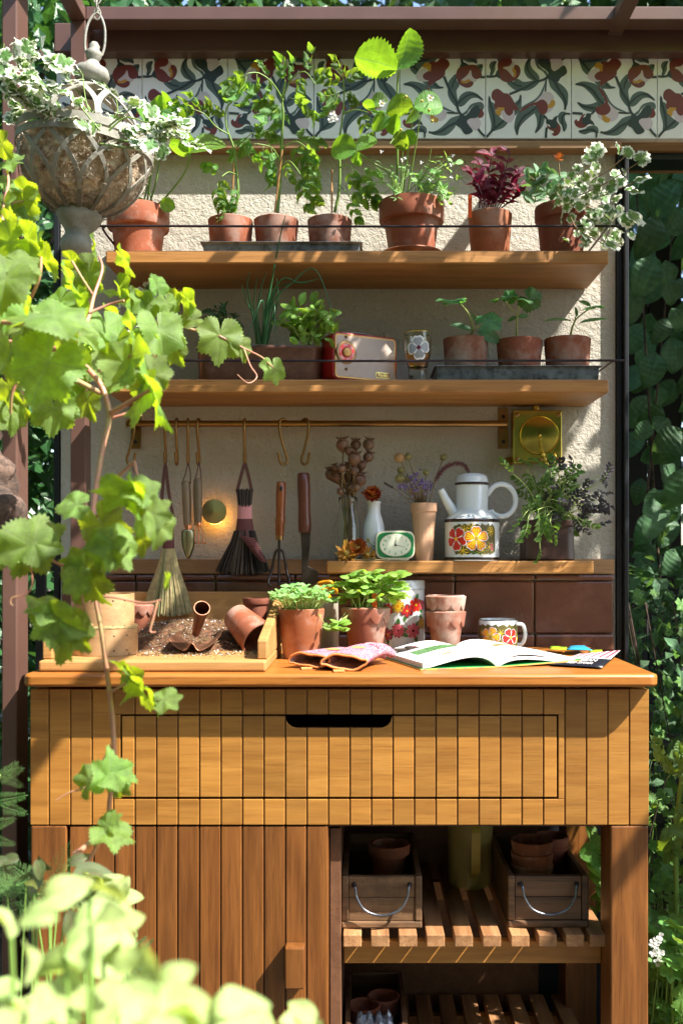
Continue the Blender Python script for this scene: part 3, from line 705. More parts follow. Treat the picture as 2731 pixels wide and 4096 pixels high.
mass('tree', 'tall leafy tree whose crown fills the top edge behind the pergola beams', 'tree', [(-4.5, 4.5, 5.6, 7.2, 1.5, 7.5)], 4200, .17, 'dark', seed=3)
mass('yew_hedge', 'dense dark hedge far behind the wall on the left side', 'hedge', [(-4.5, -.2, 4.6, 5.4, .0, 5.0)], 3600, .12, 'dark', seed=4)
mass('added_shade_crown', 'added unseen tree crown that shades the hedge right of the wall', 'tree', [(1.1, 4.4, 2.15, 4.6, 2.75, 3.5), (.4, 3.2, 2.6, 5.0, 3.0, 3.6), (3.0, 4.2, 1.0, 4.2, 1.8, 3.2)], 3400, .13, 'hazel', seed=5)  # unseen crown added to keep direct sun off the hazel leaves
mass('sky_block_hedge', 'added unseen hedge behind the viewer that blocks low sky light', 'hedge', [(-5, 5, -4.6, -3.8, 0, 3.0)], 1800, .15, 'hazel', seed=6)  # unseen hedge added to cut low sky light and deepen the shade
mass('sky_block_trees', 'added unseen tall trees behind the viewer that block sky light', 'tree', [(-8, 7, -7, -5, 2.0, 6.0)], 3600, .30, 'hazel', seed=16)  # unseen trees added to block low sky and darken the middle wall
mass('sky_block_left_tree', 'added unseen tree left of the picture that blocks sky light', 'tree', [(-6, -4.5, -5, 4, 0, 7)], 2400, .26, 'hazel', seed=17)  # unseen tree added to block sky light from the left
mass('sun_block_shrub', 'added unseen shrub right of the picture that keeps sun from under the bench', 'shrub', [(.82, 1.3, 1.80, 2.4, .60, .95)], 700, .055, 'hazel', seed=7)  # unseen shrub added and shaped to block sun entering under the bench
pv = mass('added_shade_climber', 'added unseen climber above the picture, placed to dapple the shelves with shade', 'climber', [(.3, 1.6, 1.69, 1.90, 2.36, 2.42)], 230, .05, 'vine', seed=26, trunk=False)  # unseen leaf canopy added to shade the objects on the lower shelves
# hazel hedge with individually visible leaves
hz = thing('hazel_hedge', 'large ribbed hazel leaves hanging in the shade right of the black door frame', 'hedge', (1.2, 3.1, 0))
r = random.Random(5)
for i in range(230):
    z = r.uniform(1.05, 2.5); Y = r.uniform(2.75, 3.7); x = r.uniform(.62, 1.7) if i > 90 else r.uniform(.28, .36)*Y
    tip = Vector((r.uniform(-.9, .5), r.uniform(-.5, .1), r.uniform(-1.1, -.2))); nr = Vector((r.uniform(-.2, .7), -1, r.uniform(.1, .9)))
    L3(hz, 'hazel', (x, Y, z), tip, nr, r.uniform(.06, .115))
mb = MB()
for i in range(9):
    x = r.uniform(.75, 1.6); y = r.uniform(3.0, 3.7)
    mb.tube([(x, y, .3), (x+r.uniform(-.1, .1), y, 1.3), (x+r.uniform(-.25, .2), y-.2, 2.5)], [.006, .004, .002], 6)
mb.build('branch', M['bark'], hz, smooth=60)
mass('understorey_shrub', 'low dark small leaved shrub under the hazel leaves right of the bench', 'shrub', [(.66, 1.6, 2.7, 3.4, .45, 1.12)], 420, .05, 'hazel', seed=8)
# ivy patch with separate leaves
iv = thing('ivy', 'ivy with small heart leaves in shade beyond the bench right corner', 'climber', (.95, 2.6, .4))
for i in range(150):
    Y = r.uniform(2.25, 2.9); x = r.uniform(.27, .42)*Y; z = r.uniform(.42, 1.05)
    L3(iv, 'ger', (x, Y, z), (r.uniform(-1, 1), -.4, r.uniform(-1, .2)), (r.uniform(-.2, .8), -.8, r.uniform(.2, 1)), r.uniform(.016, .034))
mb = MB()
for i in range(12):
    x = r.uniform(.62, 1.1); mb.tube([(x, 2.7, .3), (x+.05, 2.6, .6), (x-.05, 2.5, 1.0)], .002, 5)
mb.build('stem', M['bark'], iv)
# tomato plant beside the bench, ground right
tp_ = thing('tomato_plant', 'young tomato plant in the border just right of the bench end', 'plant', (.66, 2.1, .3))
mb = MB(); mb.tube([(.66, 2.1, .3), (.65, 2.08, .55), (.67, 2.05, .78)], .005, 6); mb.build('stem', M['stem'], tp_)
for px, py, a, s in ((1500, 1800, 150, 60), (1530, 1790, 60, 70), (1545, 1850, -40, 70), (1520, 1835, 200, 60), (1540, 1880, -80, 80), (1500, 1870, -140, 60), (1560, 1800, 20, 70), (1515, 1760, 80, 50)):
    L(tp_, 'tom', px, py, 2.0, a, s*1.1, 'c', .4)
# geranium with flowers, lower right
def geran(label, x0, x1, y0, y1, n, flw, seed):
    r = random.Random(seed); t = thing('geranium', label, 'plant', ((x0+x1)/2, (y0+y1)/2, .2)); mb = MB()
    for i in range(n):
        x, y = r.uniform(x0, x1), r.uniform(y0, y1); z = GZ(x, y)+r.uniform(.05, .34)+(.05 if y < 2.2 else 0)
        L3(t, 'ger', (x, y, z), (r.uniform(-1, 1), -.6, r.uniform(-.7, .6)), (r.uniform(-.2, .5), -.8, .9), r.uniform(.026, .044))
        mb.tube([(x+r.uniform(-.04, .04), y+.03, GZ(x, y)), (x, y, z)], .0013, 4)
    mb.build('stem', M['stem'], t, kind='stuff')
    for i in range(flw):
        c = P(r.uniform(1497, 1525), r.uniform(2150, 2215), 1.9)
        for k in range(5):
            a = k*1.257+r.random(); L3(t, 'petal', c, (cos(a), -.3, sin(a)), (.1, -1, .3), .009, 'petal')
    return t
geran('pale green geranium with small pink white flowers at the lower right edge', .565, .72, 1.85, 2.15, 260, 10, 3)
geran('dark green geranium foliage behind the flowering one, lower right', .62, 1.15, 2.4, 2.9, 150, 0, 4)
lt = MB()
for i in range(900):
    x, y = r.uniform(.56, 1.3), r.uniform(1.9, 3.4); z = GZ(x, y)+.008; a = r.random()*7; s = r.uniform(.01, .03)
    lt.add([(x, y, z), (x+s*cos(a), y+s*sin(a), z+r.uniform(0, .012)), (x+s*1.6*cos(a+.4), y+s*1.6*sin(a+.4), z+.004), (x+s*cos(a+.8), y+s*sin(a+.8), z)], [(0, 1, 2, 3)])
lt.build('leaf_litter', plain('dead_leaves', (.20, .12, .075), .8, var=.6, vs=40), kind='stuff')
tag(bpy.data.objects['leaf_litter'], 'dry brown leaf litter scattered on the border soil', 'leaf litter')
# ================================================================== POTS
def potmesh(t, c, z0, rt, rb, h, m, rim=0, rx=.004, scal=0, soil=True, seg=44, axis=None, wall=.005, name='pot', ns=9):
    mb = MB(); rr_ = lambda z: rb+(rt-rb)*z/h
    if rim:
        prof = [(0, 0), (rb, 0), (rr_(h-rim), h-rim-.001), (rt+rx-.001, h-rim), (rt+rx, h-rim+.002), (rt+rx*1.2, h-.003), (rt+rx*.9, h), (rt-wall, h), (rt-wall-.001, h-.01), (rb-wall, .006), (0, .006)]
    else:
        prof = [(0, 0), (rb-.001, 0), (rb, .0015), (rt, h-.0015), (rt-.0015, h), (rt-wall+.001, h), (rt-wall, h-.002), (rb-wall, .006), (0, .006)]
    mb.lathe(c[:2]+(z0,) if isinstance(c, tuple) else (c[0], c[1], z0), prof, seg, 0, axis)
    if scal:
        n = 108; vs = []; fs = []
        for i in range(n):
            a = 2*pi*i/n; low = h-scal*(.62+.38*abs(sin(a*ns/2)))
            for r0, z in ((rt, h-.001), (rt+.004, h-.003), (rr_(low)+.0052, low+.003), (rr_(low)+.004, low), (rr_(low)-.001, low)):
                vs.append((c[0]+r0*cos(a), c[1]+r0*sin(a), z0+z))
        for i in range(n):
            for j in range(4): a = i*5+j; b = (i+1) % n*5+j; fs.append((a, b, b+1, a+1))
        mb.add(vs, fs, 0)
    o = mb.build(name, m, t, smooth=45)
    if soil:
        sb = MB(); vs = [(c[0], c[1], z0+h-.010)]; k = 22; rs = rr_(h-.012)-wall+.0005
        for q in (.5, 1):
            for i in range(k): a = 2*pi*i/k; vs.append((c[0]+rs*q*cos(a), c[1]+rs*q*sin(a), z0+h-.011+R.uniform(-.002, .002)))
        sb.add(vs, [(0, 1+i, 1+(i+1) % k) for i in range(k)]+[(1+i, 1+k+i, 1+k+(i+1) % k, 1+(i+1) % k) for i in range(k)]); sb.build('soil', M['soil'], t)
    return o
def pot(label, cat, px, pytop, wt, wb_, Y, z0, m, name='potted_plant', group=None, **k):
    x = XX(px, Y); z1 = ZZ(pytop, Y-wt/2*K(Y)); t = thing(name, label, cat, (x, Y, z0), group)
    potmesh(t, (x, Y), z0, wt/2*K(Y), wb_/2*K(Y), z1-z0, M[m], **k); return t
def stems(t, lst, m='stem', name='stem'):
    for pts, r0, r1 in lst:
        mb = MB(); stempx(mb, pts, r0, r1); mb.build(name, M[m], t, smooth=60)
def tray(label, px0, px1, pyt, z0, Y0, Y1):
    x0, x1 = XX(px0, Y0), XX(px1, Y0); h = ZZ(pyt, Y0)-z0
    t = thing('zinc_tray', label, 'tray', ((x0+x1)/2, (Y0+Y1)/2, z0), 'galvanised trays under the pots')
    mb = MB(); e = .007
    def ring(d, z): return [(x0+d, Y0+d, z), (x1-d, Y0+d, z), (x1-d, Y1-d, z), (x0+d, Y1-d, z)]
    rs = [ring(e+.002, z0), ring(e, z0+.002), ring(e-.001, z0+h-.003), ring(0, z0+h-.002), ring(0, z0+h), ring(e+.001, z0+h), ring(e+.003, z0+.004)]
    mb.add(sum(rs, []), [(i*4+j, i*4+(j+1) % 4, i*4+4+(j+1) % 4, i*4+4+j) for i in range(6) for j in range(4)]+[(3, 2, 1, 0), (24, 25, 26, 27)])
    mb.build('tray', M['zinc'], t, bevel=.0008); return t
# ------------------------------------------------------------------ SHELF 1
YS = 2.21
tray('long galvanised tray under the three tomato pots on the top shelf', 459, 832, 554, Z1+.0003, 2.145, 2.28)
zt1 = Z1+.005
SB = pot('large limed terracotta pot of tall strawberry leaves at the left end of the top shelf', 'potted plant', 318, 458, 130, 98, 2.235, Z1, 'tc1', rim=.045, rx=.005)
stems(SB, [([(330, 465, 2.23), (345, 400, 2.22), (352, 330, 2.2)], .0022, .0016), ([(345, 465, 2.23), (362, 400, 2.21), (366, 320, 2.2)], .0022, .0016), ([(338, 465, 2.23), (352, 380, 2.2), (380, 290, 2.18)], .0022, .0016),
  ([(365, 468, 2.22), (392, 440, 2.2), (425, 395, 2.18), (438, 352, 2.16)], .0024, .002), ([(350, 465, 2.24), (330, 380, 2.2), (345, 290, 2.2)], .0018, .0014)])
for q in ((438, 350, 2.16, 25, 80, 'p'), (438, 350, 2.16, 150, 55, 'y'), (436, 350, 2.15, 95, 42, 'y'), (380, 292, 2.18, 120, 75, 'g'), (380, 292, 2.17, 40, 55, 'y'), (378, 295, 2.17, -30, 62, 'g'), (380, 270, 2.18, 75, 52, 'y'),
          (352, 330, 2.2, 200, 50, 'y'), (366, 320, 2.2, 10, 60, 'g'), (345, 290, 2.2, 100, 55, 'p'), (368, 465, 2.19, -20, 34, 'g'), (330, 460, 2.2, 190, 30, 'p'), (366, 325, 2.2, 60, 50, 'g')):
    L(SB, 'straw', q[0], q[1], q[2], q[3], q[4], q[5], .15)
for px, py in ((392, 238), (412, 252), (400, 262)):
    for k in range(5): L3(SB, 'petal', P(px, py, 2.15), (cos(k*1.257), -.3, sin(k*1.257)), (.2, -1, .5), 6*K(2.15), 'petal')
def tomato(label, px, m, wt, wb_, st, lv, stake, **k):
    t = pot(label, 'potted plant', px, 489.5, wt, wb_, YS, zt1, m, group='tomato seedlings in small pots on the top shelf', **k)
    mb = MB(); a, b = stake; mb.tube([P(*a), P(*b)], .0022, 6); mb.build('stake', M['wtray'], t, smooth=60)
    stems(t, st)
    for i_, q in enumerate(lv):
      if i_ % 4 != 3: L(t, 'tom', q[0], q[1], q[2] if len(q) > 5 else 2.17, q[-3], q[-2]*1.02, q[-1], .2)
    return t
tomato('tomato plant with a drooping side shoot, leftmost pot of the top shelf tray', 529.5, 'tc1', 103, 88,
  [([(538, 488, 2.2), (547, 440, 2.19), (540, 370, 2.18), (537, 340, 2.17), (520, 290, 2.16), (520, 250, 2.15), (535, 232, 2.14)], .0035, .0012), ([(524, 308, 2.16), (495, 290, 2.15), (470, 262, 2.13), (440, 250, 2.12)], .0018, .001),
   ([(537, 346, 2.17), (560, 322, 2.15), (580, 305, 2.13)], .0015, .0009), ([(540, 400, 2.17), (525, 395, 2.15), (510, 405, 2.13)], .0015, .0009)],
  [(470, 262, 100, 42, 'y'), (455, 255, 150, 50, 'y'), (440, 250, 200, 55, 'y'), (460, 262, -80, 42, 'g'), (480, 275, 80, 35, 'y'), (535, 234, 60, 40, 'y'), (533, 238, 130, 38, 'g'), (540, 236, 0, 40, 'g'), (522, 262, 150, 38, 'y'),
   (580, 305, 20, 45, 'g'), (562, 322, -75, 38, 'g'), (575, 300, 90, 30, 'y'), (512, 402, -100, 58, 'g'), (500, 420, -95, 60, 'g'), (498, 440, -80, 52, 'g'), (520, 412, -70, 55, 'p'), (540, 428, -80, 42, 'p'), (514, 450, -85, 45, 'y'), (506, 395, 160, 40, 'g'), (525, 440, -50, 40, 'g')],
  ((532, 488, 2.19), (537, 375, 2.17)))
tomato('tallest tomato plant with a thick stem, middle pot of the top shelf tray', 634.5, 'tc1', 103, 85,
  [([(637, 488, 2.2), (641, 440, 2.2), (645, 380, 2.19), (648, 300, 2.17), (650, 262, 2.16), (648, 225, 2.15), (655, 185, 2.13)], .0045, .0016), ([(650, 230, 2.15), (625, 190, 2.12), (595, 168, 2.10), (570, 168, 2.08)], .0022, .001),
   ([(650, 225, 2.15), (670, 180, 2.12), (700, 165, 2.1), (725, 195, 2.08)], .002, .001), ([(645, 375, 2.18), (625, 340, 2.14), (590, 330, 2.11)], .002, .001), ([(647, 340, 2.17), (680, 325, 2.14), (710, 345, 2.1)], .002, .001), ([(645, 385, 2.18), (665, 370, 2.15), (690, 400, 2.12)], .0016, .001)],
  [(570, 168, 200, 55, 'y'), (566, 175, -100, 60, 'y'), (590, 170, -85, 62, 'y'), (600, 165, 100, 34, 'y'), (615, 180, -70, 45, 'y'), (612, 178, 90, 36, 'p'), (655, 185, 95, 45, 'y'), (652, 190, 140, 42, 'y'), (660, 190, 50, 40, 'y'), (700, 165, 60, 40, 'y'), (690, 170, -95, 45, 'g'), (722, 190, -60, 55, 'y'), (715, 180, 20, 38, 'y'),
   (650, 250, -90, 55, 'p'), (648, 235, -130, 62, 'y'), (655, 235, -45, 58, 'p'), (665, 225, -10, 62, 'y'), (640, 230, 180, 48, 'y'), (590, 330, 190, 60, 'g'), (585, 335, -110, 55, 'g'), (605, 333, -90, 62, 'g'), (622, 340, -60, 58, 'p'), (600, 325, 110, 38, 'g'), (628, 335, 80, 35, 'g'), (680, 325, -80, 62, 'g'), (710, 345, -90, 66, 'g'), (695, 335, -40, 48, 'y'), (712, 350, -50, 55, 'g'), (675, 320, 20, 58, 'g'),
   (690, 398, -70, 60, 'g'), (694, 405, -95, 58, 'g'), (680, 385, -120, 42, 'g'), (655, 370, -80, 38, 'g')],
  ((631, 488, 2.19), (648, 345, 2.16)), )
tomato('tomato plant with yellow flowers and a bare stick, rightmost pot of the top shelf tray', 757, 'tc2', 102, 88,
  [([(768, 488, 2.2), (778, 440, 2.19), (780, 380, 2.18), (778, 330, 2.17), (786, 270, 2.15), (790, 220, 2.14), (787, 175, 2.12)], .0035, .0014), ([(786, 262, 2.15), (815, 252, 2.12), (845, 258, 2.1)], .0018, .001),
   ([(780, 385, 2.17), (800, 380, 2.14), (825, 400, 2.11)], .0018, .001), ([(779, 425, 2.17), (798, 445, 2.14), (805, 460, 2.12)], .0015, .001)],
  [(787, 175, 95, 36, 'y'), (788, 185, 30, 42, 'y'), (785, 190, 150, 40, 'y'), (790, 200, 0, 45, 'y'), (780, 210, 200, 45, 'y'), (778, 215, -110, 55, 'y'), (795, 210, -40, 36, 'y'), (782, 235, -95, 50, 'g'), (845, 258, 20, 40, 'g'), (830, 255, -80, 48, 'g'), (815, 252, 100, 28, 'y'), (850, 262, -60, 45, 'g'),
   (825, 400, -70, 58, 'g'), (810, 385, -95, 55, 'g'), (830, 395, 10, 40, 'g'), (795, 385, 60, 38, 'g'), (805, 455, -80, 45, 'g'), (812, 440, -20, 50, 'g'), (800, 430, 60, 38, 'g'), (826, 425, -100, 45, 'g'), (840, 415, -60, 40, 'g')],
  ((762, 488, 2.19), (762, 390, 2.19)))
tf = MB()
FL = bpy.data.objects['potted_plant.003'] if 'potted_plant.003' in bpy.data.objects else SB
for px, py in ((765, 262), (770, 272), (760, 275)):
    for k in range(5): L3(FL, 'petal', P(px, py, 2.12), (cos(k*1.3), -.5, sin(k*1.3)-.6), (.2, -1, .3), 9*K(2.1), 'petal')
# big rimmed pot
BP = pot('large thick rimmed terracotta pot with tall strawberry stalks and tiny white flowers', 'potted plant', 944.5, 443, 138, 100, 2.205, Z1+.008, 'tc1', rim=.043, rx=.005)
sc_ = thing('saucer', 'terracotta saucer under the large rimmed pot on the top shelf', 'saucer', (XX(945, 2.205), 2.205, Z1))
mb = MB(); mb.lathe((XX(945, 2.205), 2.205, Z1), [(0, 0), (.056, 0), (.071, .016), (.0695, .0185), (.066, .017), (.053, .0045), (0, .0045)], 48); mb.build('dish', M['tc4'], sc_, smooth=50)
stems(BP, [([(910, 445, 2.2), (912, 350, 2.17), (910, 260, 2.15), (914, 160, 2.12)], .003, .002), ([(925, 445, 2.2), (935, 360, 2.17), (945, 290, 2.14), (948, 245, 2.12)], .0022, .0016), ([(935, 445, 2.2), (955, 330, 2.16), (965, 270, 2.13), (985, 235, 2.1)], .0018, .001),
  ([(905, 445, 2.2), (895, 400, 2.18), (850, 370, 2.16), (818, 345, 2.14)], .002, .0016), ([(918, 445, 2.2), (925, 330, 2.15), (920, 300, 2.13), (895, 330, 2.11)], .0016, .001), ([(930, 445, 2.2), (975, 400, 2.17), (990, 340, 2.15)], .0012, .0008)])
for q in ((912, 158, 2.12, 160, 100, 'y'), (914, 158, 2.12, 62, 88, 'y'), (948, 245, 2.11, 175, 60, 'y'), (950, 245, 2.11, 8, 68, 'g'), (950, 248, 2.1, -100, 40, 'y'), (890, 232, 2.12, 175, 38, 'g'), (905, 262, 2.12, -95, 45, 'g'), (895, 270, 2.12, 200, 45, 'g'), (915, 300, 2.11, -80, 42, 'g'),
          (818, 345, 2.14, 165, 62, 'g'), (820, 345, 2.14, 35, 52, 'g'), (818, 348, 2.13, -90, 30, 'g'), (860, 250, 2.12, 150, 30, 'y'), (930, 300, 2.12, -60, 35, 'g')):
    L(BP, 'straw', *q, jit=.12)
for px, py, wht in ((877, 238, 1), (932, 222, 0), (988, 225, 1), (968, 232, 0), (985, 253, 0), (992, 278, 0), (920, 298, 0)):
    c = P(px, py, 2.09)
    for k in range(6): L3(BP, 'petal' if wht else 'thin', c, (cos(k*1.05), -.4, sin(k*1.05)), (0, -1, .3), (9 if wht else 7)*K(2.1), 'petal')
    mb = MB(); mb.ell(c, .003, .003, .003, 8, 6); mb.build('flower_centre', M['gold'], BP, smooth=179)
def fine(t, px, py, w_, h, n, lk, ls, Y, bx_, by_, m='stem', face=None, r=.0009, lp=3, dY=.04, up=0):
    """n thin stems from the pot rim out to an ellipse of small leaves"""
    mb = MB()
    for i in range(n):
        a = R.random()*2*pi; q = sqrt(R.random()); ex = px+w_*q*cos(a); ey = py-h*q*sin(a); eY = Y+R.uniform(-dY, dY)
        e = P(ex, ey, eY); b = P(bx_+R.uniform(-.3, .3)*w_*.6, by_, Y+R.uniform(-.02, .02)); mid = b.lerp(e, .5)+Vector((0, 0, .012+up))
        mb.tube([b, mid, e], [r, r*.6], 4)
        for k in range(lp):
            d = Vector((R.uniform(-1, 1), R.uniform(-1, .4), R.uniform(-.5, .8))); f = NRM[face] if face else (R.uniform(-.5, .8), R.uniform(-1, 0), R.uniform(.2, 1))
            p_ = e if k < 2 else mid.lerp(e, R.random())
            if len(t.children) < 298: L3(t, R.choice(lk) if isinstance(lk, (list, tuple)) else lk, p_, d, f, ls*R.uniform(.6, 1.25)*K(Y))
    mb.build('stem', M[m], t, kind='stuff', smooth=60)
fine(BP, 900, 400, 45, 60, 22, 'thin', 17, 2.16, 915, 446, lp=3); fine(BP, 1000, 415, 62, 62, 34, ['thin', 'sprout'], 17, 2.17, 960, 446, lp=4)
for i in range(55):
    px = R.choice([R.uniform(872, 935), R.uniform(955, 1060)]); c = P(px, R.uniform(345, 425) if px < 940 else R.uniform(355, 440), 2.12)
    for k in range(3): L3(BP, 'petal', c, (cos(k*2+px), -.4, sin(k*2+px)), (0, -1, .4), 5*K(2.1), 'petal') if len(BP.children) < 300 else None
# amaranth
AM = pot('plain terracotta pot of deep burgundy leaves with an orange plant label', 'potted plant', 1124.5, 476, 101, 84, YS, Z1, 'tc4')
mb = MB()
for i, (bx_, ex, ey) in enumerate(((1100, 1105, 380), (1110, 1128, 360), (1118, 1095, 420), (1125, 1150, 400), (1135, 1170, 355), (1140, 1190, 400), (1145, 1180, 425), (1130, 1140, 430), (1108, 1085, 405), (1150, 1195, 445), (1120, 1120, 445))):
    y0 = 2.2+R.uniform(-.03, .02); st = [P(bx_, 478, y0), P((bx_+ex)/2, (478+ey)/2, y0-.01), P(ex, ey, y0-.02)]; mb.tube(spl(st, 4), [.0017, .001], 5)
    for lv in range(6):
        t = 1-lv*.16; p = Vector(st[0]).lerp(Vector(st[2]), t)
        for sd in (0, 1, 2) if lv == 0 else (0, 1):
            a = R.uniform(20, 70) if lv else R.uniform(50, 120)+sd*30; a = a if sd else 180-a
            tip = (cos(radians(a)), R.uniform(-.7, .3), sin(radians(a))*.8); L3(AM, 'red', p, tip, (.2, -.8, .6), R.uniform(22, 34)*(1.15-.1*lv)*K(YS))
mb.build('stem', M['plum'], AM, kind='stuff', smooth=60)
box('plant_label', M['label'], AM, XX(1074, 2.17), XX(1083, 2.17), 2.168, 2.170, ZZ(500, 2.17), ZZ(447, 2.17), 0)
# right variegated pot
VP_ = pot('terracotta pot of trailing variegated leaves with an orange flower, right end of the top shelf', 'potted plant', 1289, 457, 116, 92, YS, Z1, 'tc5', rim=.03, rx=.003)
stems(VP_, [([(1290, 460, 2.2), (1330, 430, 2.15), (1390, 395, 2.12), (1440, 355, 2.1)], .0016, .001), ([(1300, 460, 2.2), (1350, 440, 2.14), (1400, 415, 2.1), (1470, 370, 2.08)], .0016, .001), ([(1300, 460, 2.2), (1380, 450, 2.13), (1430, 430, 2.1), (1465, 415, 2.08)], .0016, .001),
  ([(1310, 465, 2.18), (1360, 480, 2.12), (1400, 510, 2.09), (1385, 560, 2.08)], .0016, .001), ([(1290, 465, 2.18), (1310, 500, 2.11), (1330, 530, 2.09), (1395, 565, 2.07)], .0016, .001), ([(1280, 460, 2.2), (1285, 420, 2.17), (1282, 375, 2.16)], .002, .0014), ([(1270, 460, 2.2), (1245, 430, 2.17), (1210, 400, 2.15)], .0016, .001)], 'dry')
r = random.Random(12)
for i in range(120):
    px = r.gauss(1350, 42); py = r.gauss(445, 42) if i < 80 else r.uniform(480, 565)
    if i >= 80: px = r.gauss(1375, 28)
    if 1228 < px < 1476: L(VP_, 'vari', px, py, r.uniform(2.08, 2.2), r.uniform(-150, 60), r.uniform(14, 23), r.choice('ppgyc'), .5)
for px, py, a, s in ((1440, 352, 60, 24), (1470, 365, 40, 28), (1468, 412, 20, 30), (1455, 495, -40, 40), (1440, 500, -80, 30), (1360, 355, 120, 30), (1370, 345, 60, 28), (1420, 345, 100, 24), (1455, 440, 0, 30), (1400, 560, -30, 32), (1360, 368, 180, 30)): L(VP_, 'vari', px, py, 2.07, a, s, 'p', .3)
for i in range(46): L(VP_, 'cot', r.uniform(1208, 1300), r.uniform(392, 470), r.uniform(2.12, 2.22), r.uniform(20, 200), r.uniform(26, 40), r.choice('pgc'), .5)
for k in range(6): L3(VP_, 'ptl_o', P(1280, 366, 2.13), (cos(k*1.05), -.6, sin(k*1.05)+.2), (.2, -1, .6), 18*K(2.13), 'petal')
# ------------------------------------------------------------------ SHELF 2
Yr_ = 2.15
tray('short galvanised tray under the cucumber seedlings on the middle shelf', 997, 1383, 839, Z2+.0003, 2.135, 2.28)
zt2 = Z2+.005
C1 = pot('leftmost cucumber seedling pot with a broad flat leaf and one bright leaf', 'potted plant', 1068.5, 768, 104, 88, 2.20, zt2, 'tc3')
C2 = pot('middle cucumber seedling pot with dark drooping leaves', 'potted plant', 1192, 771, 106, 88, 2.20, zt2, 'tc2')
C3 = pot('rightmost cucumber seedling pot with two long oval seed leaves', 'potted plant', 1302, 768, 107, 92, 2.20, zt2, 'tc1')
for o in (C1, C2, C3): o['group'] = 'cucumber seedlings on the middle shelf'
stems(C1, [([(1080, 768, 2.19), (1086, 755, 2.17), (1075, 720, 2.15), (1052, 692, 2.13)], .002, .0014), ([(1084, 758, 2.17), (1098, 750, 2.14), (1115, 740, 2.12)], .0016, .001)], 'stemp')
for q in (('cuke', 1045, 690, 2.12, 185, 42, 'u'), ('cuke', 1035, 690, 2.11, 170, 45, 'u'), ('cuke', 1120, 738, 2.1, 20, 46, 'p'), ('cot', 1084, 760, 2.15, 165, 54, 'p'), ('cot', 1095, 762, 2.17, -20, 60, 'g'), ('cot', 1090, 738, 2.14, 110, 22, 'y'), ('cuke', 1048, 688, 2.12, 20, 28, 'u')): L(C1, *q, jit=.1)
stems(C2, [([(1186, 770, 2.19), (1186, 740, 2.17), (1190, 710, 2.15), (1195, 688, 2.13)], .0022, .0015), ([(1188, 725, 2.17), (1170, 705, 2.14), (1160, 690, 2.12)], .0015, .001)], 'stemp')
for q in (('cuke', 1198, 685, 2.12, -10, 46, 'u'), ('cuke', 1160, 682, 2.12, 185, 50, 'u'), ('cuke', 1215, 688, 2.11, -40, 36, 'g'), ('cot', 1186, 728, 2.16, -160, 22, 'g'), ('cot', 1188, 728, 2.15, 10, 26, 'g'), ('cuke', 1170, 684, 2.12, 60, 26, 'y')): L(C2, *q, jit=.1)
stems(C3, [([(1310, 768, 2.19), (1314, 750, 2.17), (1325, 730, 2.15), (1358, 705, 2.13)], .0026, .0014), ([(1316, 745, 2.17), (1322, 725, 2.15)], .0016, .001)], 'stemp')
for q in (('cot', 1312, 738, 2.15, 172, 64, 'u'), ('cot', 1330, 742, 2.14, 8, 68, 'u'), ('cuke', 1358, 704, 2.12, 10, 34, 'u'), ('cot', 1356, 704, 2.12, 150, 30, 'y'), ('cot', 1322, 728, 2.14, 85, 22, 'y')): L(C3, *q, jit=.08)
# trough
tx0, tx1 = XX(450, 2.15), XX(741, 2.15)
TR = thing('herb_trough', 'long brown metal trough of chives and basil on the middle shelf left of the radio', 'planter', ((tx0+tx1)/2, 2.2, Z2))
mb = MB()
def rr2(d, z, n=5): return [(x, y, z) for x, y in rrect(tx0+d, tx1-d, 2.142+d, 2.275-d, .03, n)]
rings = [rr2(.006, Z2), rr2(.004, Z2+.003), rr2(.0, Z2+.069), rr2(-.002, Z2+.071), rr2(-.0025, Z2+.076), rr2(-.001, Z2+.078), rr2(.003, Z2+.0775), rr2(.004, Z2+.06)]
n = len(rings[0]); mb.add(sum(rings, []), [(i*n+j, i*n+(j+1) % n, (i+1)*n+(j+1) % n, (i+1)*n+j) for i in range(7) for j in range(n)]+[tuple(range(n-1, -1, -1))])
mb.build('trough', plain('brown_enamelled_steel', (.11, .05, .032), .3, var=.3, vs=25, dirt=(.2, .11, .08), dfac=.4), TR, smooth=50)
mb = MB(); mb.poly([(x, y, Z2+.064) for x, y in rrect(tx0+.004, tx1-.004, 2.146, 2.271, .027)]); mb.build('soil', M['soil'], TR)
r = random.Random(4)
CH = [[(590, 790), (580, 720), (568, 660), (573, 625)], [(595, 790), (590, 730), (600, 660), (612, 625)], [(600, 790), (615, 700), (640, 560), (655, 495)], [(604, 790), (620, 690), (650, 640), (690, 650), (730, 640)], [(608, 790), (625, 700), (670, 650), (725, 620), (770, 740)],
      [(600, 790), (612, 700), (625, 640), (632, 612)], [(606, 790), (618, 720), (640, 660), (720, 645)], [(598, 790), (592, 740), (570, 700), (555, 655)], [(612, 790), (628, 730), (638, 690), (635, 640)], [(596, 790), (588, 750), (583, 700), (590, 640)], [(610, 790), (622, 740), (630, 700), (632, 765)], [(602, 790), (606, 740), (600, 690), (566, 780)]]
for c in CH:
    Y = r.uniform(2.12, 2.2); mb = MB(); stempx(mb, [(px, py, Y-.02*i) for i, (px, py) in enumerate(c)], .0028, .0008, n=7); mb.build('chive_blade', LM['chive'], TR, smooth=60)
fine(TR, 712, 735, 62, 42, 40, 'basil', 25, 2.16, 705, 792, 'stemp', None, .0016, 4)
fine(TR, 505, 735, 42, 28, 22, 'dark', 26, 2.2, 520, 792, 'stem', None, .0014, 4)
for px, py, a in ((675, 706, 150), (690, 700, 60), (668, 712, 200), (698, 708, 0)): L(TR, 'basil', px, py, 2.12, a, 32, 'p', .2)
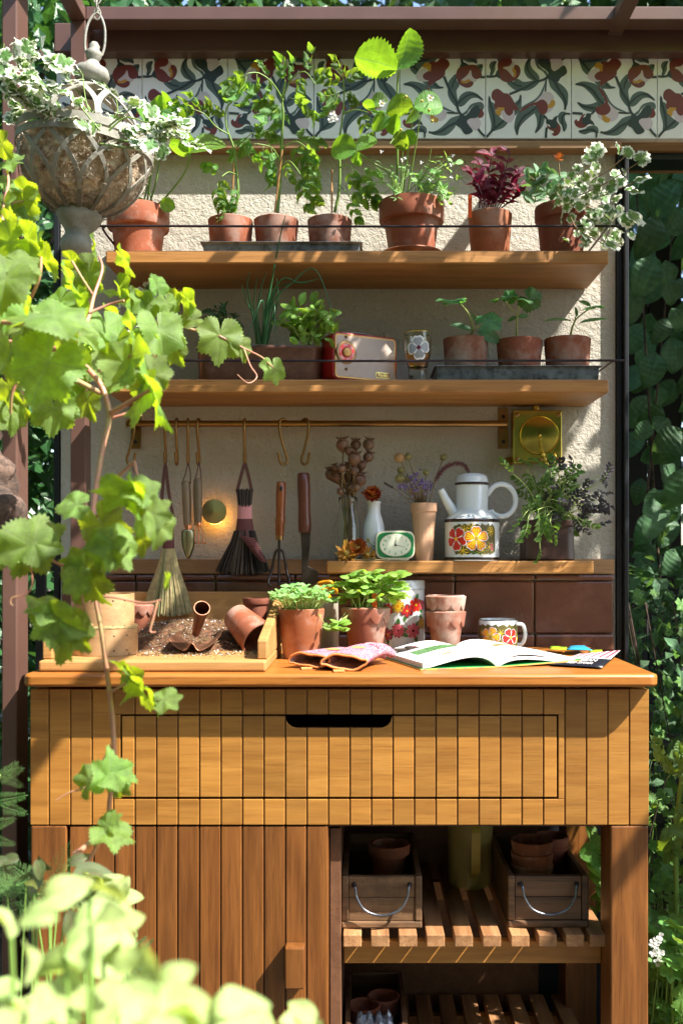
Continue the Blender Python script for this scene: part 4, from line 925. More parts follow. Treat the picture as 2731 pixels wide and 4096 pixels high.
for i in range(18): L(TR, 'basil', r.uniform(655, 775), r.uniform(700, 780), 2.12, r.uniform(0, 360), r.uniform(18, 28), r.choice('pgy'), .4)
VQ = pot('small clay pot of white edged leaves on the middle shelf behind the vine', 'potted plant', 335, 775, 92, 74, 2.2, Z2, 'tc2')
for i in range(44):
    px, py = r.gauss(332, 24), r.gauss(688, 20)
    if i > 24: py = r.uniform(700, 770)
    L(VQ, 'vari', px, py, 2.17, r.uniform(0, 180), r.uniform(16, 26), r.choice('pg'), .4)
    if i % 4 == 0: stems(VQ, [([(335, 778, 2.2), (334, 735, 2.19), (px, py, 2.17)], .0014, .0008)])
# radio
RX, RY = XX(768, 2.125), 2.125
ra = thing('radio', 'small red vintage radio with a woven cream front and a red dial', 'radio', (RX, RY, Z2), rot=Matrix.Rotation(radians(27), 4, 'Z'))
RW, RD, RH = .148, .058, .1045
mb = MB(); mb.prism([(x, z) for x, z in rrect(-.004, RW+.004, .003, RH, .012)], .001, RD); o = mb.build('case', plain('red_leatherette', (.36, .012, .012), .3, bump=.3, bs=300), ra, smooth=40, bevel=.002, world=False)
mb = MB(); mb.prism([(x, z) for x, z in rrect(0, RW, .006, RH-.004, .009)], -.002, .001); mb.build('trim', M['brassd'], ra, smooth=40, bevel=.0006, world=False)
tg = NT('woven_grille'); v_ = tg.coord(sc=(620, 620, 620), rnd=False); ck = tg.n('TexChecker', i_Vector=tg.n('VectorRotate', rotation_type='Y_AXIS', i_Vector=v_, i_Angle=.785).outputs[0], i_Color1=(.62, .54, .45), i_Color2=(.24, .13, .10), i_Scale=1.0)
tg.p(Base_Color=ck.outputs[0], Roughness=.5)
mb = MB(); mb.prism([(x, z) for x, z in rrect(.0035, RW-.0035, .0095, RH-.0075, .007)], -.0026, -.002); mb.build('grille', tg.mat, ra, world=False)
dc = (.026, -.003, .061)
mb = MB(); mb.lathe(dc, [(.0245, 0), (.0245, .001), (.0225, .002), (.019, .0025), (0, .0025)], 48, 0, (0, -1, 0), mf=lambda j: 1 if j < 3 else 0)
mb.lathe((dc[0], -.0055, dc[2]), [(.0105, 0), (.0105, .002), (.0085, .005), (0, .006)], 32, 1, (0, -1, 0)); 
for a in range(0, 360, 6): x, z = dc[0]+.0213*cos(radians(a)), dc[2]+.0213*sin(radians(a)); mb.box(x-.0004, x+.0004, -.0062, -.0052, z-.0004, z+.0004, 2)
for i, s in enumerate(('1100', '900', '450', '335', '1000', '1550')):
    a = radians(100-i*58); ca, sa = cos(a), sin(a)
    textm(mb, s, .0052, lambda x, y, ca=ca, sa=sa: (dc[0]+ca*(.0155+y)+sa*x, -.0058, dc[2]+sa*(.0155+y)-ca*x), 2)
mb.build('dial', [plain('dial_red', (.62, .02, .01), .25), M['brassd'], M['pale']], ra, smooth=40, world=False)
for z in (.0945, .0255): mb = MB(); mb.ell((dc[0], -.004, z), .003, .003, .003); mb.build('screw', M['brassd'], ra, smooth=179, world=False)
mb = MB(); mb.prism([(x, z) for x, z in rrect(.097, .1325, .0125, .0245, .004)], -.004, -.0026, 1); mb.prism([(x, z) for x, z in rrect(.0982, .1313, .0137, .0233, .003)], -.0044, -.004, 0)
textm(mb, 'Perdio', .0095, lambda x, y: (.1147+x+y*.2, -.0047, .0185+y), 1); mb.build('badge', [plain('badge_maroon', (.22, .02, .02), .3), M['brass']], ra, world=False)
mb = MB(); mb.strip([(.012+.11*i/10, .026, RH+.001+.006*sin(pi*i/10)) for i in range(11)], (0, 0, 1), .018, .002); mb.build('handle', M['dbrown'], ra, world=False)
# tumbler
gx_ = XX(958.5, 2.16); tb = thing('tumbler', 'clear drinking glass with a gold rim and a grey flower print, right of the radio', 'glass', (gx_, 2.16, Z2))
Hg = .107; r1, r2 = .0305, .020
mb = MB(); mb.lathe((gx_, 2.16, Z2), [(0, 0), (.021, 0), (.019, .01), (.0205, .03), (.029, .06), (r1, Hg), (r1-.0012, Hg), (.0277, .06), (.019, .033), (0, .028)], 44); mb.build('bowl', glass('clear_glass', (.97, .96, .9)), tb, smooth=50)
mb = MB(); mb.lathe((gx_, 2.16, Z2), [(.0306, Hg-.001), (.0311, Hg-.0005), (.0311, Hg+.0004), (.029, Hg+.0004)], 44); mb.build('gold_rim', M['brass'], tb, smooth=50)
mb = MB(); mb.lathe((gx_, 2.16, Z2), [(0, .034), (.0183, .036), (.0262, .06), (.0262, .068), (0, .068)], 40); mb.build('drink', glass('amber_liquid', (.85, .35, .02)), tb, smooth=50)
def wrapf(cx, cy, rad, a0, z0):
    return lambda u, v, h: (cx+(rad(z0+v)+h)*sin(a0+u/rad(z0+v)), cy-(rad(z0+v)+h)*cos(a0+u/rad(z0+v)), z0+v)
def flower(mb, F, cu, cv, Rf, n, mats, rot=0, h=.0003, notch=.18, out=.06, core=.14, streak=True):
    """petalled flower as a polar grid; mats = outline, outer, inner, centre"""
    A = n*14; rg = (0, core, .34, .5, .66, .84, 1-out, 1.0); vs = []; fs = []; ms = []
    for k in range(A):
        a = 2*pi*k/A; q = (a*n/(2*pi)) % 1; pr = .50+.50*(abs(sin(pi*q))**.45)*(1-notch*exp(-((q-.5)/.09)**2))
        for f in rg:
            rr = Rf*f*(pr if f > core else 1); vs.append(F(cu+rr*cos(a+rot), cv+rr*sin(a+rot), h))
    nr = len(rg); q_ = len(mb.v)
    for k in range(A):
        for j in range(nr-1):
            a = k*nr+j; b = (k+1) % A*nr+j; kk = k % 14
            if j == 0: m = mats[3]
            elif j == nr-2 or kk in (0, 13): m = mats[0]
            elif streak and (kk in (3, 6, 7, 10) and j < 5 or j < 3): m = mats[2]
            elif kk in (4, 9) and j < 5 and streak: m = mats[2]
            else: m = mats[1]
            fs.append((a, b, b+1, a+1)); ms.append(m)
    mb.v += [tuple(p) for p in vs]; mb.uv += [(0, 0)]*len(vs); mb.f += [tuple(i+q_ for i in f) for f in fs]; mb.m += ms
def pblob(mb, F, pts, m, h=.0002, cen=None):
    q = spl(pts, 5, True); cu = sum(p[0] for p in q)/len(q); cv = sum(p[1] for p in q)/len(q)
    if cen: cu, cv = cen
    n = len(q); vs = []
    for f in (0, .35, .7, 1): vs += [F(cu+(u-cu)*f, cv+(v-cv)*f, h) for u, v in q]
    mb.add(vs, [(i*n+j, i*n+(j+1) % n, (i+1)*n+(j+1) % n, (i+1)*n+j) for i in range(3) for j in range(n)], m)
def pline(mb, F, pts, w_, m, h=.0004):
    q = spl(pts, 5); n = len(q); A = []; B = []
    for j, (x, y) in enumerate(q):
        a = q[max(j-1, 0)]; b = q[min(j+1, n-1)]; dx, dy = b[0]-a[0], b[1]-a[1]; l = sqrt(dx*dx+dy*dy) or 1; ww = w_/2*(1-.6*j/n)
        A.append(F(x-dy/l*ww, y+dx/l*ww, h)); B.append(F(x+dy/l*ww, y-dx/l*ww, h))
    mb.add(A+B, [(j, j+1, n+j+1, n+j) for j in range(n-1)], m)
def gr_(z):
    z -= Z2; return .0295+(.0305-.0295)*(z-.06)/.047 if z > .06 else .0205+.0085*(z-.03)/.03
mb = MB(); flower(mb, wrapf(gx_, 2.16, gr_, .03, Z2+.071), 0, 0, .027, 4, (0, 1, 1, 2), .9, .0004, .2, .14, .16, False)
mb.build('flower_print', [M['pale'], M['grey'], M['plum']], tb)
# ================================================================== HANGING RAIL
YR = 2.255; zr = ZZ(973, YR); rr0 = 7.3*K(YR)
hr = thing('hanging_rail', 'aged brass hanging rail fixed under the middle shelf', 'rail', (XX(720, YR), YR, zr))
mb = MB(); mb.tube([(XX(298, YR), YR, zr), (XX(1162, YR), YR, zr)], rr0, 20); mb.build('rod', M['brassd'], hr, smooth=50)
for a, b in ((297, 320), (1145, 1169)):
    bo = box('bracket', M['brassd'], hr, XX(a, 2.3), XX(b, 2.3), 2.314, 2.3215, ZZ(1029, 2.3), ZZ(935, 2.3), .001)
    xm = XX((a+b)/2, 2.3)
    mb = MB(); mb.tube([(xm, 2.3135, zr), (xm, YR+rr0*.5, zr)], .006, 12); mb.build('arm', M['brassd'], bo, smooth=50)
    for py in (955, 1013):
        mb = MB(); mb.lathe((xm, 2.3138, ZZ(py, 2.3)), [(.0045, 0), (.0045, .001), (.003, .0022), (0, .0024)], 14, 0, (0, -1, 0)); mb.build('screw', M['iron'], bo, smooth=40)
HK = []
def hook(px, ang, where, lean=0):
    """S hook: upper loop over the rod, lower loop; ang = turn about the vertical"""
    x = XX(px, YR); h = thing('s_hook', where, 'hook', (x, YR, zr), 'brass S hooks on the hanging rail', rot=Matrix.Rotation(ang, 4, 'Z'))
    r_ = rr0+.0034; pts = []
    for i in range(9): a = radians(-40+200*i/8); pts.append((0, -r_*cos(a) if 0 else r_*cos(a), r_*sin(a)))
    pts += [(0, -r_+.001, -.02), (0, 0+.001, -.055), (0, .010, -.078)]
    for i in range(1, 7): a = radians(0-180*i/6); pts.append((0, .0+.010*cos(a), -.083+.0105*sin(a)*.9))
    pts.append((0, -.0135, -.066))
    mb = MB(); mb.tube(spl(pts, 3), .0030, 10); mb.build('hook', M['brassd'], h, smooth=60, world=False); return h
for px, an, lb in ((300, 1.15, 'brass S hook at the far left end of the rail, holding a small white bottle'), (380, .06, 'brass S hook holding the straw hand broom'), (406, .0, 'brass S hook with nothing on it, partly behind the vine leaf'),
                   (432, .1, 'brass S hook holding the little trowel'), (456, -.1, 'brass S hook holding the little three pronged hand fork'), (562, 0, 'brass S hook holding the black bristle brush'),
                   (651, -.95, 'brass S hook holding the red handled cultivator'), (700, .95, 'brass S hook holding the old dark handled weeding tool')):
    hook(px, an, lb)
zh = zr-.0925
# cord loops
def loopcord(t, px, py0, px1, py1, w_, m, flat=0, Y=2.243):
    for sd in (-1, 1):
        pts = [P(px, py0, Y+.003), P(px+sd*w_*.55, (py0+py1)/2, Y), P(px1+sd*w_, py1, Y)]
        mb = MB()
        if flat: mb.strip(spl(pts, 5), (0, -1, 0), [flat*.4]+[flat]*10, .0012)
        else: mb.tube(spl(pts, 5), .0014, 6)
        mb.build('cord', m, t, smooth=60)
def whisk(name, label, px, top, tuftw, bands, fl, bot, botw, mats, n, Y=2.243, cut=0):
    """hand brush: bands = [(py0, py1, w0, w1, mat)], bristles flare from fl to bot"""
    t = thing(name, label, 'brush', P(px, top, Y)); mb = MB(); r = random.Random(px)
    for i in range(n):
        u = r.uniform(-1, 1); yy = r.uniform(-1, 1)*sqrt(1-u*u); e = bot+r.uniform(-6, 3)-abs(u)*abs(u)*8
        x0 = px+u*fl[1]/2*.95; x1 = px+fl[2]+u*botw/2+r.uniform(-2, 2); k = K(Y)
        p0 = P(x0, fl[0]-6, Y)+Vector((0, -yy*fl[1]/2*k*.6, 0)); p3 = P(x1, e, Y)+Vector((0, -yy*.016, 0)); p1 = p0.lerp(p3, .3)+Vector((0, 0, 0)); p2 = p0.lerp(p3, .7)+Vector((r.uniform(-1, 1)*.001, 0, .0))
        p1.x -= u*.003; w1 = r.uniform(.0006, .0012)
        mb.tube([p0, p1, p2, p3, p3+Vector((r.uniform(-2, 2)*.001, 0, -.002))], [w1, w1*.5], 3, r.choice((0, 0, 1)))
    mb.build('bristles', mats[:2], t, kind='stuff')
    mb = MB()
    for i in range(110):
        u = r.uniform(-1, 1); x = px+u*tuftw/2; yv = -sqrt(1-u*u)*tuftw/2*K(Y)*.6*r.uniform(.5, 1)
        mb.tube([P(x+u*1.5, top-r.uniform(0, 6), Y)+Vector((0, yv, 0)), P(px+u*bands[0][2]/2*.95, bands[0][0]+4, Y)+Vector((0, yv, 0))], .0008, 3, r.choice((0, 1)))
    mb.build('handle_tuft', mats[:2], t, kind='stuff')
    for y0, y1, w0, w1, m in bands:
        mb = MB(); c = P(px, y1, Y); hh = (y1-y0)*K(Y); nn = max(6, int((y1-y0)/2.2)*2); prof = []
        for i in range(nn+1):
            q = i/nn; prof.append(((w1+(w0-w1)*q)/2*K(Y)+(.0006 if i % 2 else 0), hh*q))
        vs0 = len(mb.v); mb.lathe((0, 0, 0), [(0, 0)]+prof+[(0, hh)], 28)
        mb.v = [(c.x+v[0], c.y+v[1]*.62, c.z+v[2]) for v in mb.v]; mb.build('twine_binding', m, t, smooth=70)
    return t
gb = plain('dusty_rose_twine', (.62, .26, .26), .8, bump=.6, bs=300); mr = plain('maroon_twine', (.12, .032, .03), .75, bump=.6, bs=300); rib = plain('brown_leather_loop', (.10, .035, .025), .6)
W1 = whisk('hand_broom', 'straw hand broom with long pale bristles and a brown binding, hanging over the soil tray', 387, 1186, 20, [(1217, 1266, 24, 27, mr)], (1266, 30, -2), 1412, 112, [M['straw'], plain('green_straw', (.24, .26, .11), .7, var=.3)], 620)
loopcord(W1, 380, 1064, 385, 1190, 13, rib, .0075)
W2 = whisk('hand_brush', 'black bristle hand brush bound with pink and maroon twine', 562, 1128, 36, [(1160, 1192, 31, 33, gb), (1192, 1232, 34, 46, mr)], (1225, 50, -4), 1318, 122, [plain('black_bristle', (.010, .008, .007), .75, spec=.2), plain('brown_bristle', (.07, .045, .03), .5)], 620)
loopcord(W2, 562, 1062, 561, 1130, 17, rib, .0075)
mb = MB()
for i in range(11):
    y = 1232+i*5.2; x0 = 552+i*4.2; x1 = 586+i*2.4; mb.tube([P(x0, y, 2.222), P((x0+x1)/2, y+3, 2.2155), P(x1, y+6, 2.224)], .0022, 6)
mb.build('twine_binding', mr, W2, smooth=60)
def tool(name, label, px, top, bot, w_, m, Y=2.245):
    t = thing(name, label, 'hand tool', P(px, top, Y)); return t
def hnd(t, pts, prof, m, Y, ax0, ax1):
    a, b = P(*ax0, Y), P(*ax1, Y); mb = MB(); n = len(prof)
    mb.tube([a.lerp(b, q) for q, _ in prof], [w_*K(Y)/2 for _, w_ in prof], 18); mb.build('handle', m, t, smooth=60)
HP = [(0, 8), (.015, 14), (.05, 19), (.3, 21), (.7, 20), (.95, 18), (1, 17)]
T1 = tool('hand_trowel', 'small trowel with a grey wooden handle and brass coloured blade, left of the wall light', 428, 1104, 0, 0, None)
hnd(T1, 0, HP, M['handle_g'], 2.245, (427, 1104), (431, 1206))
mb = MB(); mb.tube([P(431, 1206, 2.245), P(431.5, 1213, 2.245)], .0078, 16); mb.tube([P(431.5, 1213, 2.245), P(432, 1224, 2.243), P(432, 1236, 2.24)], [.006, .005, .001], 12); mb.build('ferrule', M['copper'], T1, smooth=40)
mb = MB(); out = [(0, 13), (.06, 15.2), (.3, 15.5), (.6, 13), (.85, 7), (1, .5)]; vs = []
for q, hw in out:
    for j in range(7):
        s = (j-3)/3; vs.append(P(432+s*hw, 1217+q*67, 2.243)+Vector((0, -.008*(1-s*s)*(1-q*.5)+.004, 0)))
mb.add(vs, [(i*7+j, i*7+j+1, i*7+8+j, i*7+7+j) for i in range(5) for j in range(6)]); o = mb.build('blade', plain('brushed_bronze', (.42, .40, .25), .3, metal=1, var=.3), T1, smooth=179); so_ = o.modifiers.new('thick', 'SOLIDIFY'); so_.thickness = .0012
loopcord(T1, 432, 1062, 427, 1112, 10, rib)
T2 = tool('hand_fork', 'small three pronged fork with a grey wooden handle and copper ferrule', 453, 1098, 0, 0, None)
hnd(T2, 0, HP, M['handle_g'], 2.240, (454, 1098), (455, 1200))
mb = MB(); mb.tube([P(455, 1200, 2.240), P(455, 1207, 2.240)], .0078, 16); mb.build('ferrule', M['copper'], T2, smooth=40)
for dx, dd in ((-7, 0), (2, .004), (12, 0)):
    mb = MB(); mb.tube(spl([P(455, 1206, 2.24), P(455+dx*.8, 1216, 2.238+dd), P(455+dx, 1245, 2.234), P(455+dx+2, 1247, 2.222), P(455+dx+8, 1248, 2.21)], 4), .0013, 7); mb.build('prong', M['copper'], T2, smooth=60)
loopcord(T2, 457, 1062, 454, 1108, 8, rib)
T3 = tool('cultivator', 'three pronged cultivator with a worn orange brown wooden handle', 643, 1106, 0, 0, None)
hnd(T3, 0, [(0, 16), (.02, 21), (.2, 23), (.45, 22), (.63, 20), (.72, 24), (.8, 22), (.97, 20), (1, 20)], M['handle_r'], 2.24, (646, 1106), (642, 1230))
mb = MB(); mb.tube([P(642, 1230, 2.24), P(641.5, 1240, 2.24)], .009, 16); mb.build('ferrule', M['brassd'], T3, smooth=40)
for c in ([(641, 1240), (641, 1300), (641, 1330), (643, 1348)], [(641, 1262), (632, 1270), (624, 1310), (616, 1338), (622, 1346)], [(641, 1262), (651, 1270), (658, 1310), (665, 1338), (660, 1346)]):
    mb = MB(); mb.tube(spl([P(x, y, 2.24-.012*(i > 2)) for i, (x, y) in enumerate(c)], 4), .0032, 8); mb.build('prong', M['toolst'], T3, smooth=60)
mb = MB(); mb.tube([P(650, 1060, 2.25), P(644, 1112, 2.229)], .0006, 4); mb.tube([P(650, 1060, 2.25), P(655, 1115, 2.238)], .0006, 4); mb.build('string', M['straw'], T3)
mb = MB(); mb.ell(P(645, 1122, 2.2285), .0035, .002, .006); mb.build('hanging_hole', M['black2'], T3, smooth=179)
T4 = tool('weeding_tool', 'old weeding knife with a dark red handle and a broad rusty end', 699, 1086, 0, 0, None)
hnd(T4, 0, [(0, 22), (.02, 28), (.2, 30), (.6, 27), (.85, 30), (.97, 29), (1, 26)], M['handle_d'], 2.24, (697, 1086), (700, 1223))
mb = MB(); mb.prism([(XX(a, 2.24), ZZ(b, 2.24)) for a, b in ((690, 1222), (713, 1222), (712, 1250), (708, 1290), (707, 1300), (730, 1312), (730, 1338), (706, 1345), (691, 1345), (693, 1300), (693, 1262))], 2.236, 2.243)
mb.build('blade', M['toolst'], T4, bevel=.001)
mb = MB(); mb.tube([P(702, 1062, 2.25), P(700, 1090, 2.228)], .0006, 4); mb.tube([P(702, 1062, 2.25), P(712, 1110, 2.232)], .0006, 4); mb.build('string', M['straw'], T4)
# small white bottle hanging at the left end
wbt = thing('hanging_bottle', 'small white ceramic bottle hanging from the leftmost hook behind the vine', 'bottle', P(330, 1130, 2.24))
mb = MB(); mb.lathe(P(332, 1185, 2.24), [(0, 0), (.022, 0), (.03, .02), (.03, .045), (.018, .065), (.008, .075), (.008, .084), (.01, .086), (0, .086)], 32); mb.build('body', M['white'], wbt, smooth=60)
mb = MB(); mb.tube([P(300, 1062, 2.25), P(310, 1085, 2.25), P(332, 1105, 2.24)], .0012, 6); mb.build('cord', M['plum'], wbt)
# ================================================================== WALL LIGHT
wl = thing('wall_light', 'round brushed brass wall light with a warm glow, behind the small hand fork', 'lamp', P(491, 1175, 2.3))
lc = P(491, 1175, 2.29)
mb = MB(); mb.lathe(lc, [(0, .0), (.0285, -.004), (.0288, -.006), (.0285, -.0075), (.02, -.009), (.02, -.02), (0, -.02)], 48, 0, (0, -1, 0)); mb.build('disc', plain('spun_brass', (.55, .47, .22), .42, metal=1, var=.15), wl, smooth=35)
mb = MB(); mb.lathe(lc+Vector((.0, .0075, -.004)), [(.0195, 0), (.0255, 0), (.0255, -.003), (.0195, -.003)], 32, 0, (0, -1, 0)); mb.build('lamp_ring', emis('warm_lamp', (1, .42, .06), 6), wl)
ld = bpy.data.lights.new('wall_light_bulb', 'POINT'); ld.energy = .009; ld.color = (1, .5, .12); ld.shadow_soft_size = .004
lo = bpy.data.objects.new('wall_light_bulb', ld); COL.objects.link(lo); lo.location = lc+Vector((.016, .012, -.026)); 
# ================================================================== BRASS BOX
bb = thing('brass_socket_box', 'square polished brass wall box with a round lid and a short chain', 'wall box', P(1234, 1003, 2.3))
Yb = 2.27
mb = MB(); mb.prism(rrect(XX(1178, Yb), XX(1290, Yb), ZZ(1064, Yb), ZZ(942, Yb), .004), Yb, 2.3215); mb.build('box', M['brass'], bb, smooth=40, bevel=.002)
dcc = P(1237, 1000, Yb)
mb = MB(); mb.lathe(dcc, [(.045, 0), (.045, .003), (.0435, .005), (.042, .003), (.040, .0035), (.0, .0055)], 56, 0, (0, -1, 0)); lid = mb.build('lid', M['brass'], bb, smooth=25)
for px, py in ((1187, 952), (1282, 952), (1187, 1055), (1240, 1058), (1282, 1055)):
    mb = MB(); mb.lathe(P(px, py, Yb), [(.0052, 0), (.0052, .0015), (.003, .003), (0, .003)], 16, 0, (0, -1, 0)); mb.build('screw', M['brassd'], bb, smooth=40)
mb = MB(); mb.tube([P(1230, 942, 2.3), P(1230, 933, 2.3)], .009, 16); mb.build('cable_entry', M['brass'], bb, smooth=40)
mb = MB(); mb.lathe(P(1167, 1061, 2.32), [(.011, 0), (.011, .003), (.006, .006), (0, .006)], 20, 0, (0, -1, 0)); mb.build('lug', M['brassd'], bb, smooth=40)
def chain(t, pts, ls, rw, m, name='chain'):
    q = spl(pts, 24); L_ = [0]
    for a, b in zip(q, q[1:]): L_.append(L_[-1]+(Vector(b)-Vector(a)).length)
    mb = MB(); d = 0; k = 0
    while d < L_[-1]:
        i = max(j for j in range(len(L_)) if L_[j] <= d); i = min(i, len(q)-2); p = Vector(q[i]).lerp(Vector(q[i+1]), (d-L_[i])/max(1e-9, L_[i+1]-L_[i])); tg_ = (Vector(q[i+1])-Vector(q[i])).normalized()
        sd = tg_.cross(Vector((0, 1, 0))); sd = sd.normalized() if sd.length > .05 else Vector((1, 0, 0)); up = tg_.cross(sd)
        if k % 2: sd, up = up, sd
        mb.tube([p+tg_*cos(a_)*ls*.62+sd*sin(a_)*ls*.38 for a_ in [2*pi*z/10 for z in range(11)]], rw, 5, 0, False); d += ls*.86; k += 1
    mb.build(name, m, t, smooth=60)
chain(bb, [P(1238, 1003, Yb-.008), P(1243, 1030, Yb-.010), P(1256, 1066, Yb-.009), P(1270, 1062, Yb-.009), P(1275, 1042, Yb-.006)], .0062, .0009, M['brass'])
mb = MB(); mb.ell(P(1238, 1000, Yb-.008), .004, .004, .005); mb.ell(P(1271, 1048, Yb-.004), .006, .004, .006); mb.build('stud', M['brass'], bb, smooth=179)
# ================================================================== SHELF 3
Y3 = 2.235
def vase(name, label, cat, px, py_list, Y, z0, m, parts=None, **k):
    c = (XX(px, Y), Y, z0); t = thing(name, label, cat, c); k_ = K(Y); zt_ = z0
    mb = MB(); prof = [(0, 0)]+[(w_/2*k_, (h)*k_) for w_, h in py_list]; mb.lathe(c, prof, 48, **k); mb.build(parts or 'body', m, t, smooth=40); return t
mbk = [(50, 0), (57, 4), (58, 12), (58, 85), (50, 104), (42, 118), (40, 128), (43, 132), (43, 144), (41, 146), (38, 144), (38, 120), (47, 103), (55, 83), (55, 8), (0, 7)]
MLK = vase('milk_bottle', 'clear glass milk bottle holding dried poppy seed heads', 'bottle', 799, mbk, Y3, Z3, glass('bottle_glass', (.97, .98, .96)), 'glass_body')
pop = thing('poppy_heads', 'bunch of dried brown poppy seed heads standing in the milk bottle', 'dried flowers', (XX(799, Y3), Y3, Z3+.01))
pm = plain('dried_poppy', (.13, .06, .03), .6, var=.5, vs=60, dirt=(.27, .18, .1), dfac=.5)
S3 = lambda cx, cy: (717.7+cx*.4394, 976+cy*.4394)
r = random.Random(3)
mbs = MB()
for cx, cy, cr in ((157,108,32),(225,105,25),(292,105,28),(218,180,32),(290,170,25),(98,260,30),(132,275,26),(187,275,26),(158,312,20),(205,330,27),(247,290,32),(153,230,20),(143,350,15),(215,240,20),(180,215,16),(255,215,22),(120,225,18),(190,140,20),(230,330,18)):
    x, y = S3(cx, cy); Y = Y3+r.uniform(-.03, .02); rr = cr*.4394*K(Y)*1.12; c = P(x, y, Y); tx = (x-799)*.01
    ax = Vector((tx*.6+r.uniform(-.15, .15), r.uniform(-.4, 0), 1)).normalized()
    mb = MB(); mb.lathe(c-ax*rr, [(0, 0), (rr*.25, 0), (rr*.3, rr*.12), (rr*.8, rr*.5), (rr, rr*1.05), (rr*.85, rr*1.6), (rr*.45, rr*1.9), (rr*.75, rr*2.0), (rr*.85, rr*2.1), (rr*.5, rr*2.12), (0, rr*2.08)], 16, 0, ax)
    q = ax.to_track_quat('Z', 'Y').to_matrix()
    for k in range(9):
        a = k*2*pi/9; d = q @ Vector((cos(a), sin(a), .6)); b = c+ax*rr*1.05+q @ Vector((cos(a), sin(a), 0))*rr*.55; mb.tube([b, b+d*rr*.5], [rr*.1, rr*.03], 4)
    mb.build('seed_head', pm, pop, smooth=60)
    b0 = P(799+r.uniform(-14, 14), 1270, Y3+r.uniform(-.01, .01)); nk = P(799+r.uniform(-15, 15), 1145, Y3+r.uniform(-.012, .012))
    mbs.tube(spl([b0, nk, c-ax*rr], 5), .0017, 6)
mbs.build('stem', M['dry'], pop, kind='stuff', smooth=60)
WB = vase('small_vase', 'white milk shaped vase with painted lilac flowers and a rust strawflower on top', 'vase', 858, [(44, 0), (50, 3), (53, 12), (53, 60), (47, 84), (34, 104), (30, 112), (30, 128), (33, 133), (33, 136), (29, 136), (27, 110), (0, 108)], 2.245, Z3, M['white'])
wv = wrapf(XX(858, 2.245), 2.245, lambda z: 26.5*K(2.245), 0, Z3); mb = MB()
for u, v, a in ((-.003, .01, .03), (.006, .008, .036), (.012, .015, .03)):
    pline(mb, wv, [(u, v), (u+.002, v+a*.6), (u+(.004 if a > .03 else -.006), v+a)], .0012, 0)
    for k in range(7): pline(mb, wv, [(u+.001*k*.3, v+a*.12*k+.002), (u+(.008 if k % 2 else -.008), v+a*.12*k+.008)], .0014, 0)
pblob(mb, wv, [(.01, .036), (.016, .04), (.016, .05), (.009, .05)], 1); pblob(mb, wv, [(-.015, .04), (-.010, .042), (-.012, .05), (-.017, .048)], 2); mb.build('painted_flowers', [M['leafp'], M['violet'], M['gold']], WB)
def strawfl(t, c, rr, n, mk, ax=(0, -.3, 1), cm='gold'):
    q = Vector(ax).normalized().to_track_quat('Z', 'Y').to_matrix()
    for k in range(n):
        a = R.random()*6.28; el = R.uniform(-.2, .9); d = q @ Vector((cos(a), sin(a), el)); L3(t, mk, Vector(c)+d*rr*.15, d, q @ Vector((-cos(a)*el, -sin(a)*el, 1)), rr*R.uniform(.6, 1), 'petal')
    mb = MB(); mb.ell(c, rr*.38, rr*.38, rr*.3, 10, 6, jit=.2); mb.build('flower_centre', M[cm], t, smooth=60)
strawfl(WB, P(855, 1137, 2.24), 24*K(2.24), 40, 'ptl_o', (0, -.5, 1)); 
for k in range(16): L3(WB, 'ptl_r' if 'ptl_r' in LMESH else 'ptl_o', P(855, 1137, 2.235), (cos(k*.39), -.3, sin(k*.39)*.6), (0, -1, .6), 23*K(2.24), 'petal')
# clock
CX, CY, CZ = XX(907.5, 2.205), 2.205, Z3
ck_ = thing('alarm_clock', 'green and cream retro alarm clock showing numerals 1 to 12', 'clock', (CX, CY, CZ), rot=Matrix.Rotation(radians(4), 4, 'Z'))
kw = K(2.2); Wc, Hc = 90*kw, 66*kw
def sq(w_, h, n=44, e=4.6): return [(w_/2*abs(cos(a))**(2/e)*(1 if cos(a) > 0 else -1), h/2*abs(sin(a))**(2/e)*(1 if sin(a) > 0 else -1)) for a in [2*pi*i/n+.001 for i in range(n)]]
zc = Hc/2+.003
def plate(mb, w_, h, y0, y1, m, e=4.6): mb.prism([(x, z+zc) for x, z in sq(w_, h, 48, e)], y0, y1, m)
cmt = plain('cream_plastic', (.74, .70, .50), .25); gmt = plain('emerald_plastic', (.02, .22, .07), .2)
mb = MB(); plate(mb, Wc, Hc, 0, .03, 0); mb.box(-.026, -.012, .002, .028, 0, .006); mb.box(.012, .026, .002, .028, 0, .006); mb.box(-.03, .03, .001, .003, .001, .0062); mb.build('case', cmt, ck_, smooth=40, bevel=.0015, world=False)
mb = MB(); plate(mb, Wc*.93, Hc*.88, -.0012, .001, 0); mb.build('fascia', gmt, ck_, smooth=40, world=False)
mb = MB(); mb.prism([(x, z+zc) for x, z in sq(Wc*.80, Hc*.79, 56, 2.15)], -.003, -.0005); mb.build('bezel', cmt, ck_, smooth=40, world=False)
mb = MB(); mb.prism([(x, z+zc) for x, z in sq(Wc*.75, Hc*.73, 56, 2.1)], -.0033, -.003); mb.build('dial', plain('clock_dial', (.80, .80, .62), .3, var=.02), ck_, world=False)
mb = MB()
for i in range(1, 13):
    a = radians(90-30*i); textm(mb, str(i), .0078, lambda x, y, a=a: (Wc*.315*cos(a)+x, -.0036, zc+Hc*.295*sin(a)+y), 0, bold=.0001)
for i in range(60):
    a = radians(6*i); x0, z0 = Wc*.235*cos(a), Hc*.215*sin(a); x1, z1 = Wc*.255*cos(a), Hc*.235*sin(a); dx, dz = -sin(a)*.00013, cos(a)*.00013
    mb.add([(x0-dx, -.0035, z0-dz+zc), (x1-dx, -.0035, z1-dz+zc), (x1+dx, -.0035, z1+dz+zc), (x0+dx, -.0035, z0+dz+zc)], [(0, 1, 2, 3)])
